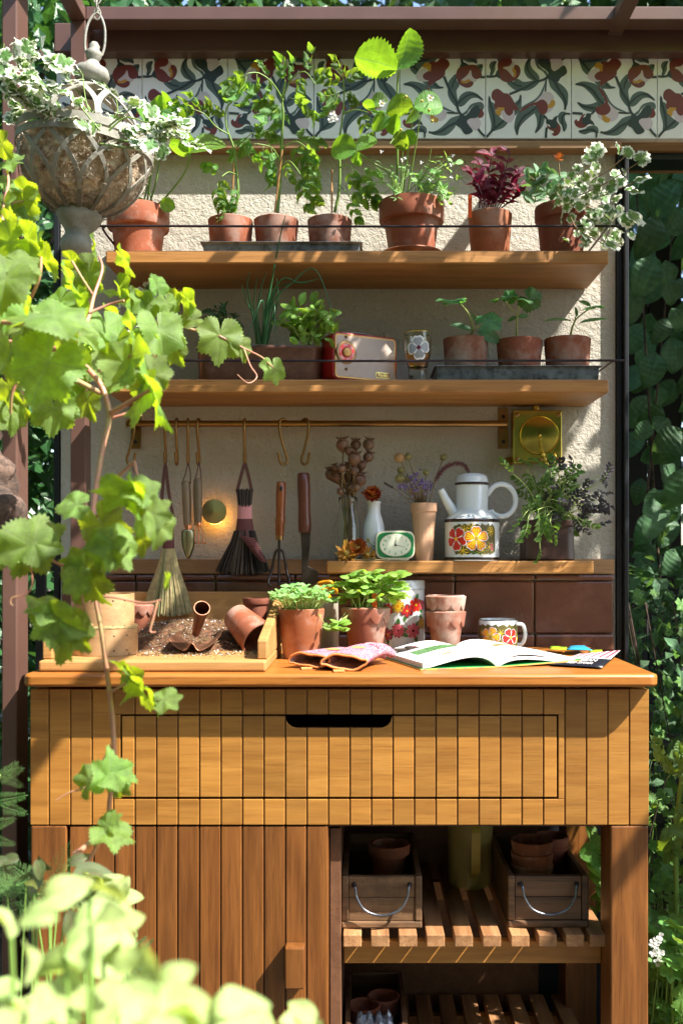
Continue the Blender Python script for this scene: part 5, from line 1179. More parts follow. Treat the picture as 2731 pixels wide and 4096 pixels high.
mb.build('numerals', M['grn'], ck_, world=False)
mb = MB()
for a, l, w_ in ((-12, .021, .0013), (88, .016, .0018), (118, .018, .0006)):
    a = radians(a); d = Vector((cos(a), 0, sin(a))); n_ = Vector((-sin(a), 0, cos(a)))*w_/2; o_ = Vector((0, -.0042, zc)); mb.add([o_-d*.003-n_, o_+d*l-n_*.4, o_+d*l+n_*.4, o_-d*.003+n_], [(0, 1, 2, 3)])
mb.lathe((0, -.004, zc), [(.0022, 0), (.0022, .001), (0, .0014)], 16, 0, (0, -1, 0)); mb.build('hands', M['black2'], ck_, world=False)
# fluted vase with dried flowers
FV = thing('fluted_vase', 'tall beige fluted vase right of the clock', 'vase', (XX(973, 2.225), 2.225, Z3)); mb = MB(); kf = K(2.225); nfl = 48; lv = [(41, 0), (42, 3), (47, 60), (54, 108), (55.5, 110), (61, 113), (62, 130), (62, 132), (58, 132), (56, 112), (44, 60)]
vs = []
for i in range(nfl*2):
    a = 2*pi*i/(nfl*2)
    for w_, h in lv: rr = w_/2*kf*(1+(.022 if (i % 2 and 2 < h < 110) else 0)); vs.append((XX(973, 2.225)+rr*cos(a), 2.225+rr*sin(a), Z3+h*kf))
nl = len(lv); N_ = nfl*2
mb.add(vs, [(i*nl+j, (i+1) % N_*nl+j, (i+1) % N_*nl+j+1, i*nl+j+1) for i in range(N_) for j in range(nl-1)]); mb.build('body', plain('bisque_clay', (.50, .29, .17), .75, bump=.2, bs=150, var=.08), FV, smooth=30)
DF = thing('dried_flowers', 'dried bouquet of violet statice, yellow button flowers and a purple foxtail in the fluted vase', 'dried flowers', (XX(973, 2.225), 2.225, Z3+.1))
sm = MB()
def dstem(cx, cy, m=0, dY=0, r0=.0009):
    x, y = S3(cx, cy); Y = 2.22+dY; e = P(x, y, Y); b = P(973+(x-973)*.25, 1165, 2.225); sm.tube(spl([b, b.lerp(e, .5)+Vector(((x-973)*-.00005, 0, .004)), e], 4), r0, 5, m); return e
for cx, cy, cr in ((452,172,27),(498,165,19),(683,170,18),(460,237,19),(455,280,23),(592,248,16),(490,285,18)):
    e = dstem(cx, cy, 0, r.uniform(-.02, .02)); mb = MB(); rr = cr*.4394*K(2.22); mb.ell(e, rr, rr, rr*.9, 12, 9, jit=.25)
    if cr < 25:
        for k in range(40):
            d = Vector((r.gauss(0, 1), r.gauss(0, 1), r.gauss(0, 1))).normalized(); mb.tube([e+d*rr*.8, e+d*rr*1.35], [rr*.08, rr*.03], 3)
    mb.build('flower_head', plain('dried_button_%d' % cx, (.33, .19, .07) if cr > 25 else (.22, .19, .06), .8, bump=.8, bs=300), DF, smooth=60)
for cx, cy in ((515,270),(535,262),(550,255),(500,285),(575,300),(590,315),(600,325),(570,325),(470,320),(455,335),(480,335),(540,355),(545,320),(525,300),(585,345),(500,325),(560,300),(607,320)):
    e = dstem(cx, cy, 0, r.uniform(-.03, .02), .0007)
    for k in range(9): L3(DF, 'ptl_v', e+Vector((r.gauss(0, .004), r.gauss(0, .004), r.gauss(0, .004))), (r.uniform(-1, 1), -.5, r.uniform(-.3, 1)), (r.uniform(-.5, .5), -1, .5), .0062, 'petal')
fx = spl([P(*S3(cx, cy), 2.21) for cx, cy in ((610, 400), (640, 300), (665, 250), (705, 213), (755, 200), (795, 212), (818, 255))], 8); sm.tube(fx, .001, 5)
mb = MB()
for i in range(900):
    t = r.uniform(.22, 1)*(len(fx)-2); a = Vector(fx[int(t)]); d = Vector((r.gauss(0, 1), r.gauss(0, 1), r.gauss(0, 1))).normalized(); rl = .0085*(1-.35*t/len(fx)); mb.tube([a, a+d*rl+Vector((0, 0, -.001))], [.0005, .0002], 3)
mb.build('foxtail', plain('purple_foxtail', (.17, .055, .06), .8, var=.4), DF, kind='stuff')
dstem(378, 305, 0); mb = MB()
for k in range(5): x, y = S3(378+k*9, 305+k*5); mb.ell(P(x, y, 2.22), .0018, .0018, .0035, 6, 5)
mb.build('seed', M['dbrown'], DF, smooth=60)
for q in range(8): dstem(r.uniform(480, 620), r.uniform(330, 380), 0, r.uniform(-.02, .02))
sm.build('stem', M['dry'], DF, kind='stuff', smooth=60)
# coffee pot
PX_, PY_ = XX(1083, 2.225), 2.225; kp = K(2.225); rb_ = 62.5*kp; rn = 37*kp
CP = thing('coffee_pot', 'white speckled stoneware coffee pot with orange and red flowers round the body', 'coffee pot', (PX_, PY_, Z3))
mb = MB(); mb.lathe((PX_, PY_, Z3), [(0, .002), (rb_*.96, .0), (rb_*.99, .002), (rb_, .0045), (rb_*.992, .008), (rb_, .085), (rb_*1.01, .0885), (rb_*.99, .092), (rn*1.06, .112), (rn, .116), (rn, .168), (rn*.9, .168), (0, .167)], 64, mf=lambda j: 1 if j in (2, 3, 9, 10) and j < 4 or j == 5 else 0)
mb.build('body', [M['speck'], M['dbrown']], CP, smooth=35)
mb = MB(); mb.lathe((PX_, PY_, Z3), [(rb_*1.004, .0865), (rb_*1.014, .088), (rb_*1.010, .0905), (rb_*.985, .0925)], 64); mb.build('glaze_band', M['dbrown'], CP, smooth=60)
mb = MB(); mb.lathe((PX_, PY_, Z3), [(rb_*1.002, .0035), (rb_*1.01, .005), (rb_*1.004, .0075)], 64); mb.build('glaze_band', M['dbrown'], CP, smooth=60)
mb = MB(); mb.lathe((PX_, PY_, Z3), [(rn*.9, .1685), (rn*1.07, .169), (rn*1.08, .1725), (rn*1.01, .174), (rn*1.0, .181), (rn*.92, .189), (rn*.6, .1945), (0, .1955)], 56, mf=lambda j: 1 if j in (1, 2) else 0); mb.build('lid', [M['speck'], M['dbrown']], CP, smooth=60)
mb = MB(); mb.tube([P(1052, 1196, 2.22), P(1037, 1170, 2.22), P(1022, 1145, 2.215), P(1011, 1124, 2.21)], [15*kp, 12*kp, 9.5*kp, 8*kp], 24); mb.build('spout', M['speck'], CP, smooth=50)
hc = S3(985, 394); hp = []
for i in range(17):
    a = radians(152-292*i/16); hp.append(P(hc[0]+33*cos(a), hc[1]-37*sin(a), 2.225))
hp.append(P(1128, 1193, 2.225)); hp.insert(0, P(1114, 1138, 2.225)); mb = MB(); mb.tube(spl(hp, 3), 6.2*kp, 14); mb.build('handle', M['speck'], CP, smooth=60)
FP = wrapf(PX_, PY_, lambda z: rb_, 0, Z3); PM = [M[k] for k in ('pale', 'orange', 'yellow', 'gold', 'red', 'olive', 'dbrown', 'plum', 'pinkp', 'leafp')]
def printband(F, cen, hgt, mats_=None, flowers=(), ul=.05):
    mb = MB(); u0, u1 = -ul, ul; v0, v1 = cen-hgt/2, cen+hgt/2; n = 26; top = []; bot = []
    for i in range(n+1):
        u = u0+(u1-u0)*i/n; w1 = .0025*sin(i*1.9)+.0015*sin(i*3.1)
        ed = min(1, min(i, n-i)/2); top.append((u, cen+(hgt/2)*(.75+.25*ed)+w1)); bot.append((u, cen-(hgt/2)*(.75+.25*ed)+w1*.7))
    vs = []; fs = []
    for i in range(n+1):
        for j in range(4): vs.append(F(top[i][0], bot[i][1]+(top[i][1]-bot[i][1])*j/3, .0002))
    mb.add(vs, [(i*4+j, (i+1)*4+j, (i+1)*4+j+1, i*4+j+1) for i in range(n) for j in range(3)], 5)
    return mb
mb = printband(FP, .047, .064, ul=.052)
for (u, v) in ((-.006, .072), (.038, .064), (.034, .030), (-.027, .022), (-.024, .068), (.018, .022), (-.05, .05)):
    for k in range(7):
        a = 6.283*k/7+u*50; l = R.uniform(.010, .016); pline(mb, FP, [(u, v), (u+l*.6*cos(a), v+l*.6*sin(a)), (u+l*cos(a+.2), v+l*sin(a+.2))], .0013, 2, .0004)
        pline(mb, FP, [(u+l*.55*cos(a), v+l*.55*sin(a)), (u+l*.95*cos(a-.4), v+l*.95*sin(a-.4))], .0008, 2, .0005)
pline(mb, FP, [(-.01, .020), (.01, .017), (.028, .022), (.042, .018)], .0022, 9, .0005)
flower(mb, FP, .003, .048, .029, 5, (0, 1, 2, 3), .95, .0008); flower(mb, FP, -.043, .048, .028, 5, (0, 4, 4, 2), .4, .0007, streak=False)
for u, v in ((.040, .034), (.041, .026)): flower(mb, FP, u, v, .005, 4, (0, 4, 4, 4), 0, .0009, streak=False)
mb.build('flower_print', PM, CP)
# brown planter with mizuna
PB = thing('salad_planter', 'dark brown glazed planter of green and purple salad leaves on the low shelf', 'planter', (XX(1262, 2.24), 2.24, Z3))
x0, x1 = XX(1202, 2.2), XX(1322, 2.2); mb = MB()
def rp(d, z): return [(x, y, z) for x, y in rrect(x0+d, x1-d, 2.188+d, 2.29-d, .022, 6)]
rg = [rp(.006, Z3), rp(.001, Z3+.004), rp(.003, Z3+.075), rp(-.001, Z3+.078), rp(-.001, Z3+.088), rp(.002, Z3+.09), rp(.005, Z3+.088), rp(.006, Z3+.07)]; n = len(rg[0])
mb.add(sum(rg, []), [(i*n+j, i*n+(j+1) % n, (i+1)*n+(j+1) % n, (i+1)*n+j) for i in range(7) for j in range(n)]+[tuple(range(n-1, -1, -1))]); mb.build('planter', plain('dark_brown_stoneware', (.045, .022, .017), .35, var=.3, vs=20), PB, smooth=50)
mb = MB(); mb.poly([(x, y, Z3+.074) for x, y in rrect(x0+.004, x1-.004, 2.192, 2.286, .018)]); mb.build('soil', M['soil'], PB)
mst = MB()
def sal(k, px, py, Y, a, s, f):
    L(PB, k, px, py, Y, a, s, f, .35); b = P(R.uniform(1225, 1300), 1200, 2.23); e = P(px, py, Y); mst.tube(spl([b, b.lerp(e, .5)+Vector((0, 0, .02)), e], 4), [.0012, .0007], 5)
r = random.Random(77)
for i in range(54): sal('miz', r.uniform(1205, 1305), r.uniform(1075, 1190), r.uniform(2.14, 2.27), r.choice([r.uniform(20, 160), r.uniform(-100, -60)]), r.uniform(36, 60), r.choice('cpgg'))
for i in range(62): sal('mizp', r.uniform(1250, 1385), r.uniform(1080, 1215), r.uniform(2.12, 2.27), r.uniform(-80, 120), r.uniform(26, 48), r.choice('cgp'))
for q in ((1180, 1090, 140, 45, 'g'), (1212, 1190, -100, 62, 'y'), (1255, 1185, -95, 55, 'y'), (1262, 1200, -60, 48, 'y'), (1235, 1170, -80, 60, 'p'), (1205, 1180, -120, 50, 'y'), (1300, 1100, 40, 50, 'g'), (1330, 1190, -30, 50, 'g')): sal('miz', q[0], q[1], 2.13, *q[2:])
mst.tube(spl([P(1236, 1180, 2.18), P(1238, 1230, 2.155), P(1240, 1262, 2.15)], 5), .0012, 5); L(PB, 'miz', 1240, 1255, 2.148, -85, 36, 'y', .1)
mst.build('stem', M['stemp'], PB, kind='stuff', smooth=60)
# strawflowers in front of the bottles
for cx, cy, rr, mk, lb in ((178, 672, 62, 'ptl_y', 'pale straw coloured strawflower lying leftmost in front of the milk bottle'), (238, 645, 48, 'ptl_o', 'rust orange strawflower lying behind the pale one'), (288, 680, 42, 'ptl_y', 'yellow edged strawflower lying next to the green clock')):
    x, y = S3(cx, cy); c = P(x, y, 2.20); c.z = max(c.z, Z3+.4*rr*.4394*K(2.2)); t = thing('strawflower', lb, 'flower', (c.x, c.y, Z3), 'dried strawflowers lying on the short shelf')
    strawfl(t, c, rr*.4394*K(2.2)*1.05, 70, mk, (R.uniform(-.4, .4), -.8, .5))
    mb = MB(); mb.tube(spl([c, (c.x+.02, 2.19, Z3+.003), (c.x+.045, 2.187, Z3+.0025)], 4), .0012, 5); mb.build('stem', M['straw'], t, smooth=60)
# ================================================================== WORKTOP
# potting tray
TX0, TX1, TY0, TY1 = -.586, -.176, 1.795, 2.27; TZ = ZW+.0205
pt = thing('potting_tray', 'pale wooden potting tray with raised back and a sloping right side', 'tray', ((TX0+TX1)/2, 2.03, ZW))
box('base_board', M['wtray'], pt, TX0, TX1, TY0, TY1, ZW+.0005, TZ, .004)
box('back_board', M['wtray'], pt, TX0, TX1-.0185, TY1-.018, TY1-.0005, TZ+.0004, ZW+.128, .002)
for x0, x1 in ((TX1-.018, TX1), (TX0, TX0+.018)):
    mb = MB(); mb.prism([(1.818, TZ+.0004), (TY1, TZ+.0004), (TY1, ZW+.128), (2.2, ZW+.122), (1.85, ZW+.062), (1.818, ZW+.055)], x0, x1, 0, lambda y, z, x: (x, y, z)); mb.build('side_board', M['wtray'], pt, bevel=.0025)
# compost
ch = MB(); n1, n2 = 120, 90; r = random.Random(9); vs = []
import mathutils
def hgt(x, y):
    nx = (x-(-.37))/.17; ny = (y-2.13)/.15; e = max(0, 1-(nx*nx*.8+ny*ny*.9)); q = mathutils.noise.noise(Vector((x*28, y*28, 3)))*.45+mathutils.noise.noise(Vector((x*90, y*90, 7)))*.25+mathutils.noise.noise(Vector((x*260, y*260, 1)))*.38
    return -.002+.050*e**.75+(q+.15)*.016*min(1, e*4)
for i in range(n1+1):
    for j in range(n2+1):
        x = -.56+.36*i/n1; y = 1.90+.345*j/n2; vs.append((x, y, TZ+max(hgt(x, y), -.001)))
ch.add(vs, [(i*(n2+1)+j, (i+1)*(n2+1)+j, (i+1)*(n2+1)+j+1, i*(n2+1)+j+1) for i in range(n1) for j in range(n2)])
so2 = ch.build('compost', M['compost'], None, smooth=60, kind='stuff'); tag(so2, 'heap of brown coir compost with white perlite in the potting tray', 'compost')
mb = MB()
for i in range(1500):
    x = r.gauss(-.36, .09); y = r.gauss(2.03, .07)
    if not (-.555 < x < -.20 and 1.86 < y < 2.24): continue
    z = TZ+max(hgt(x, y), 0); s = r.uniform(.0007, .0022); big = r.random() < .22
    if big: mb.ell((x, y, z+s*.5), s, s, s*.8, 5, 3, 0, .5)
    else: a = r.random()*6; l = r.uniform(.006, .018); mb.tube([(x, y, z+.001), (x+l*.5*cos(a), y+l*.5*sin(a), z+.004), (x+l*cos(a+.5), y+l*sin(a+.5), z+.001)], .0005, 3, 1)
for i in range(420):
    x = r.gauss(-.35, .07); y = r.gauss(1.92, .03); s = r.uniform(.0006, .0018); mb.ell((x, y, TZ+.0006), s, s, s*.5, 4, 3, r.choice((0, 2, 2, 2, 3, 3)))
o = mb.build('perlite', [M['perlite'], M['dry'], M['soil'], M['compost']], None, kind='stuff'); tag(o, 'white perlite grains and root fibres mixed into the compost heap', 'perlite')
# sieves
sx, sy = XX(243, 1.93), 1.925
def sieve(label, rr, z0, z1, seam=True):
    t = thing('wooden_sieve', label, 'sieve', (sx, sy, z0), 'two round bent wood sieves stacked in the tray'); mb = MB()
    mb.lathe((sx, sy, 0), [(rr-.004, z0+.004), (rr-.004, z0), (rr, z0), (rr+.0003, (z0+z1)/2), (rr, z1), (rr-.004, z1), (rr-.004, z0+.03), (0, z0+.03)], 64); mb.build('hoop', M['wsieve'], t, smooth=50)
    mb = MB()
    for a in (-60, -35, -100): 
        for z in (z0+.01, z1-.012): p = (sx+rr*cos(radians(a)), sy+rr*sin(radians(a)), z); mb.ell(p, .0016, .0016, .0016, 8, 5)
    mb.build('tack', M['iron'], t, smooth=179); return t
k19 = K(1.865)
zb1 = TZ+.0005; zm = ZZ(1447, 1.865); ztp = ZZ(1366, 1.865)
sieve('lower wider hoop of the two stacked wooden sieves', 74*k19*1.03, zb1, zm)
S2 = sieve('upper narrower hoop of the two stacked wooden sieves', 66*k19*1.03, zm-.004, ztp)
mb = MB(); rr = 69.5*k19*1.03; pts = [(sx+rr*cos(a*.1309), sy+rr*sin(a*.1309), zm+.003) for a in range(49)]; mb.tube(pts, .0028, 8, 0, False)
for a in range(150): b = a*2*pi/150; mb.tube([(sx+(rr+.0024)*cos(b), sy+(rr+.0024)*sin(b), zm+.0005), (sx+(rr+.0030)*cos(b+.02), sy+(rr+.003)*sin(b+.02), zm+.0055)], .0009, 3)
mb.build('twisted_rim', M['straw'], S2, smooth=60)
# pots around the tray
t = thing('empty_pot', 'pale scalloped terracotta pot standing on the compost behind the sieves', 'plant pot', (XX(318, 2.09), 2.09, TZ)); potmesh(t, (XX(318, 2.09), 2.09), TZ+.01, 31*K(2.09), 22*K(2.09), .078, M['tc2'], scal=.024, soil=False)
t = thing('empty_pot', 'plain terracotta pot lying tipped over at the right of the compost', 'plant pot', (-.25, 2.0, TZ))
ax = Vector((.62, -.55, -.52)).normalized(); c0 = P(540, 1414, 2.03); mb = MB(); h_ = .082; rt, rb2 = .038, .0275
mb.lathe(c0, [(0, 0), (rb2-.001, 0), (rb2, .0015), (rt, h_-.0015), (rt-.0015, h_), (rt-.004, h_), (rt-.005, h_-.002), (rb2-.005, .006), (0, .006)], 44, 0, ax); mb.build('pot', M['tc1'], t, smooth=45)
t = thing('empty_pot', 'small upright terracotta pot half hidden behind the tipped one in the tray corner', 'plant pot', (XX(588, 2.16), 2.16, TZ)); potmesh(t, (XX(588, 2.17), 2.17), TZ+.02, 28*K(2.17), 21*K(2.17), ZZ(1375, 2.14)-TZ-.02, M['tc5'], rim=.014, rx=.002)
# scoop
sp = thing('soil_scoop', 'old rusty metal scoop with a hollow socket handle resting in the compost', 'scoop', P(445, 1465, 1.95))
tubeA = P(464, 1397, 1.885); tubeB = P(450, 1455, 1.97); axs = (tubeA-tubeB).normalized(); ln = (tubeA-tubeB).length
mb = MB(); mb.lathe(tubeB, [(.0075, 0), (.0105, ln*.5), (.0150, ln), (.0155, ln+.001), (.0140, ln+.001), (.0095, ln*.5), (.006, ln*.1), (0, ln*.1)], 28, 0, axs); mb.build('socket', M['rust'], sp, smooth=50)
mb = MB(); vs = []; nu, nv_ = 44, 14
for i in range(nu+1):
    for j in range(nv_+1):
        u = (i/nu-.5)*2; v = j/nv_; x = P(444, 0, 1.93).x+u*.0485*(1-.55*v**3)*(1 if v > .05 else 1); y = 1.925+v*.15; z = TZ+.004+.024*abs(u)**2.2+.012*v+.017*exp(-(u/.16)**2)*max(0, 1-v*2.2)
        vs.append((x, y-.016*(1-u*u)*(1-v), z))
mb.add(vs, [(i*(nv_+1)+j, i*(nv_+1)+j+1, (i+1)*(nv_+1)+j+1, (i+1)*(nv_+1)+j) for i in range(nu) for j in range(nv_)]); o = mb.build('blade', M['rust'], sp, smooth=179); q = o.modifiers.new('t', 'SOLIDIFY'); q.thickness = .0016
# sprouts pot
YW = 2.04
SP = pot('plain terracotta pot crowded with cress seedlings beside the tray', 'potted plant', 691, 1400, 109, 80, YW, ZW, 'tc4')
r = random.Random(21); mbs = MB()
for i in range(150):
    a = r.random()*6.28; q = sqrt(r.random()); b = Vector((XX(691, YW)+.036*q*cos(a), YW+.036*q*sin(a), ZZ(1402, YW))); e = b+Vector((cos(a)*.028*q+r.uniform(-.008, .008), sin(a)*.03*q, r.uniform(.022, .052)*(1.1-.3*q)))
    if i > 140: e.z -= .05; e.x += .015*cos(a)
    mbs.tube([b, b.lerp(e, .5)+Vector((0, 0, .006)), e], [.0009, .0006], 4)
    if len(SP.children) < 298:
        g_ = r.random()*6
        for sd in (0, pi): L3(SP, 'sprout', e, (cos(g_+sd), sin(g_+sd)*.8, r.uniform(0, .7)), (r.uniform(-.5, .5), -.6, 1), r.uniform(.009, .016))
mbs.build('stem', M['stemp'], SP, kind='stuff', smooth=60)
# basil pot
BS = pot('limed scalloped terracotta pot of bright basil with an orange plant label', 'potted plant', 839.5, 1396, 105, 72, 2.08, ZW, 'tc2', scal=.034)
r = random.Random(22); mbs = MB(); Yb_ = 2.08
for i in range(74):
    a = r.random()*6.28; q = sqrt(r.random()); b = Vector((XX(840, Yb_)+.034*q*cos(a), Yb_+.034*q*sin(a), ZZ(1398, Yb_)))
    px = r.uniform(768, 928); py = 1315+r.uniform(-10, 55)+abs(px-845)*.12; e = P(px, py, Yb_+r.uniform(-.05, .04))
    if i < 5: e = P(r.uniform(772, 785), r.uniform(1415, 1445), 2.03)
    mbs.tube(spl([b, b.lerp(e, .5)+Vector((0, 0, .012)), e], 3), [.0012, .0008], 5); g_ = r.random()*6
    for k in range(4):
        if len(BS.children) < 298: L3(BS, 'basil', e+Vector((0, 0, -.004*(k > 1))), (cos(g_+k*pi/2+(k > 1)*0), sin(g_+k*pi/2)*.8, r.uniform(-.1, .5)), (r.uniform(-.3, .6), -.5, 1), r.uniform(.019, .031)*(1 if k < 2 else .8))
mbs.build('stem', M['stemp'], BS, kind='stuff', smooth=60)
box('plant_label', M['label'], BS, XX(854, 2.05), XX(865, 2.05), 2.049, 2.051, ZZ(1400, 2.05), ZZ(1355, 2.05), .0005)
# can with snips
cn = thing('metal_can', 'tall beige enamel can between the two herb pots', 'can', (XX(752, 2.17), 2.17, ZW)); mb = MB(); zc_ = ZZ(1378, 2.15)-ZW
mb.lathe((XX(752, 2.17), 2.17, ZW), [(0, 0), (.024, 0), (.0245, .002), (.0235, zc_-.003), (.025, zc_), (.0225, zc_), (.022, .01), (0, .01)], 40); mb.build('can', plain('beige_enamel', (.40, .37, .29), .35), cn, smooth=40)
sn = thing('garden_snips', 'garden snips with yellow orange handles standing in the beige can', 'snips', (XX(752, 2.17), 2.17, ZW+.02)); mb = MB()
mb.tube(spl([P(750, 1400, 2.17), P(752, 1365, 2.165), P(730, 1343, 2.15), P(757, 1336, 2.14), P(765, 1346, 2.15)], 6), .004, 10); mb.build('handle', plain('amber_plastic', (.75, .30, .01), .3), sn, smooth=60)
mb = MB(); mb.tube(spl([P(756, 1400, 2.18), P(757, 1372, 2.175), P(742, 1357, 2.16), P(768, 1352, 2.15), P(772, 1362, 2.16)], 6), .004, 10); mb.build('handle', plain('amber_plastic_two', (.75, .34, .01), .3), sn, smooth=60)
# floral tin
tx_, ty_, tr_ = XX(926, 2.245), 2.24, 49*K(2.22); tn = thing('storage_tin', 'white storage tin printed with red, orange and pink garden flowers', 'tin', (tx_, ty_, ZW)); th = ZZ(1333, 2.2)-ZW
mb = MB(); mb.lathe((tx_, ty_, ZW), [(0, 0), (tr_, 0), (tr_+.001, .002), (tr_, .004), (tr_-.0004, th-.02), (0, th-.02)], 56); mb.build('body', M['white'], tn, smooth=40)
mb = MB(); mb.lathe((tx_, ty_, ZW), [(tr_-.0003, th-.0195), (tr_+.0012, th-.019), (tr_+.0006, th-.016), (tr_+.0006, th-.003), (tr_-.002, th), (tr_-.005, th-.0015), (0, th-.0015)], 56); mb.build('lid', M['white'], tn, smooth=50)
FT = wrapf(tx_, ty_, lambda z: tr_, 0, ZW); mb = MB()
for u, v, R_, n_, ms, rt_ in ((.027, .101, .0165, 7, (4, 4, 7, 2), .3), (.006, .088, .0155, 6, (7, 7, 4, 3), .0), (-.014, .098, .0155, 9, (1, 3, 2, 1), .2), (.020, .044, .0175, 7, (8, 8, 7, 6), .1), (-.014, .045, .017, 11, (6, 8, 7, 7), 0), (-.040, .09, .015, 7, (4, 4, 7, 2), 0), (.046, .06, .014, 7, (1, 3, 7, 2), 0), (-.040, .035, .015, 5, (7, 7, 8, 2), 0), (.048, .10, .012, 6, (4, 8, 7, 2), .4)):
    for k in range(3):
        a = rt_+k*2.1+u*40; pblob(mb, FT, [(u+R_*.5*cos(a), v+R_*.5*sin(a)), (u+R_*1.1*cos(a+.25), v+R_*1.1*sin(a+.25)), (u+R_*1.6*cos(a), v+R_*1.6*sin(a)), (u+R_*1.1*cos(a-.25), v+R_*1.1*sin(a-.25))], 9, .0003)
    flower(mb, FT, u, v, R_, n_, ms, rt_, .0006, .1, .08, .16, ms[2] != 7)
for u, v in ((0, .066), (.036, .075), (-.026, .07), (.004, .02)): pline(mb, FT, [(u, v), (u+.006, v-.012), (u+.002, v-.024)], .0012, 9, .0004)
mb.build('flower_print', PM, tn)
# stacked scalloped pots
xs_, ys_ = XX(1023, 2.15), 2.15; k2 = K(2.11)
t = thing('empty_pot', 'lower of the two limed scalloped pots stacked left of the mug', 'plant pot', (xs_, ys_, ZW), 'two nested scalloped pots'); hl = ZZ(1404, 2.11)-ZW; potmesh(t, (xs_, ys_), ZW, 43.5*k2, 29*k2, hl, M['tc3'], scal=.036, soil=False)
t = thing('empty_pot', 'upper of the two limed scalloped pots stacked left of the mug', 'plant pot', (xs_, ys_, ZW+.03), 'two nested scalloped pots'); hu = ZZ(1369, 2.11)-ZW
potmesh(t, (xs_, ys_), ZW+hu-hl+.0006, 43.5*k2, 29*k2*.98, hl, M['tc3'], scal=.034, soil=True)
# mug
mx, my, mr_ = XX(1142, 2.2), 2.195, 45*K(2.16); mg = thing('mug', 'white mug with orange and red flower print standing behind the open book', 'mug', (mx, my, ZW)); mh = ZZ(1424, 2.16)-ZW
mb = MB(); mb.lathe((mx, my, ZW), [(0, 0), (mr_*.97, 0), (mr_, .002), (mr_, mh-.002), (mr_-.001, mh), (mr_-.003, mh), (mr_-.004, mh-.003), (mr_-.004, .006), (0, .006)], 56, mf=lambda j: 1 if j in (3, 4) else 0); mb.build('body', [M['speck'], M['dbrown']], mg, smooth=40)
mb = MB(); mb.tube(spl([(mx+mr_*.93, my, ZW+mh*.85), (mx+mr_*1.3, my, ZW+mh*.8), (mx+mr_*1.42, my, ZW+mh*.5), (mx+mr_*1.25, my, ZW+mh*.22), (mx+mr_*.93, my, ZW+mh*.2)], 5), .0042, 12); mb.build('handle', M['speck'], mg, smooth=60)
FM_ = wrapf(mx, my, lambda z: mr_, 0, ZW); mb = printband(FM_, mh*.48, mh*.72, ul=mr_*1.5)
for (u, v) in ((0, mh*.6), (.003, mh*.3), (-.045, mh*.6), (.05, mh*.4)):
    for k in range(7): a = .9*k; pline(mb, FM_, [(u, v), (u+.009*cos(a), v+.009*sin(a))], .0012, 2, .0004)
flower(mb, FM_, -.022, mh*.48, .023, 5, (0, 1, 2, 3), .6, .0007); flower(mb, FM_, .024, mh*.46, .022, 5, (0, 4, 4, 2), .2, .0007, streak=False); mb.build('flower_print', PM, mg)
# secateurs
sc2 = thing('secateurs', 'old steel secateurs lying behind the book', 'secateurs', P(930, 1483, 2.02)); zk = ZW
def at(px, Y, dz): v = P(px, 0, Y); return (v.x, v.y, ZW+dz)
mb = MB(); mb.prism([(XX(881, 2.0), 0), (XX(900, 2.0), .0), (XX(945, 2.0), .010), (XX(960, 2.0), .022), (XX(930, 2.0), .022), (XX(895, 2.0), .012)], .018, .024, 0, lambda x, y, z: (x, 1.985+y, ZW+z)); mb.build('blade', M['toolst'], sc2, bevel=.0008)
mb = MB(); mb.lathe(at(938, 2.0, .016), [(.009, 0), (.009, .010), (.006, .012), (0, .012)], 20); mb.build('pivot', M['toolst'], sc2, smooth=40)
for dy, dz in ((0, .021), (.022, .012)):
    mb = MB(); mb.tube(spl([at(935, 2.0+dy*.3, .021), at(960, 2.0+dy, .022), at(990, 2.02+dy, dz), at(1035, 2.05+dy, dz-.004)], 5), [.0045, .0055], 10, 0); mb.build('handle', M['plum'] if dy else M['toolst'], sc2, smooth=60)
mb = MB(); mb.tube([at(938, 2.0, .0), at(938, 2.0, .016)], .003, 8); mb.build('spring', M['toolst'], sc2)
# gloves
def floral():
    t = NT('floral_cotton'); v = t.coord(rnd=False); vo = t.n('TexVoronoi', i_Vector=v, i_Scale=260.0, feature='F1'); n = t.noise(v, 330, 3, .6, 2); n2 = t.noise(v, 170, 3)
    col = t.ramp(n, [(.42, (.50, .40, .41)), (.50, (.22, .03, .09))]); col = t.mix(t.ramp(n2, [(.56, (0, 0, 0)), (.6, (1, 1, 1))]), col, (.62, .16, .14)); col = t.mix(t.ramp(vo.outputs['Distance'], [(.1, (1, 1, 1)), (.16, (0, 0, 0))]), col, (.25, .12, .35))
    t.bump(t.noise(v, 500, 2), .3, .0006); return t.p(Base_Color=col, Roughness=.85)
flm = floral(); lin = plain('pink_cotton_lining', (.66, .46, .42), .85, var=.2, dirt=(.25, .12, .08), dfac=.5, vs=40); tanb = plain('tan_suede_binding', (.62, .24, .07), .7, bump=.3, bs=300)
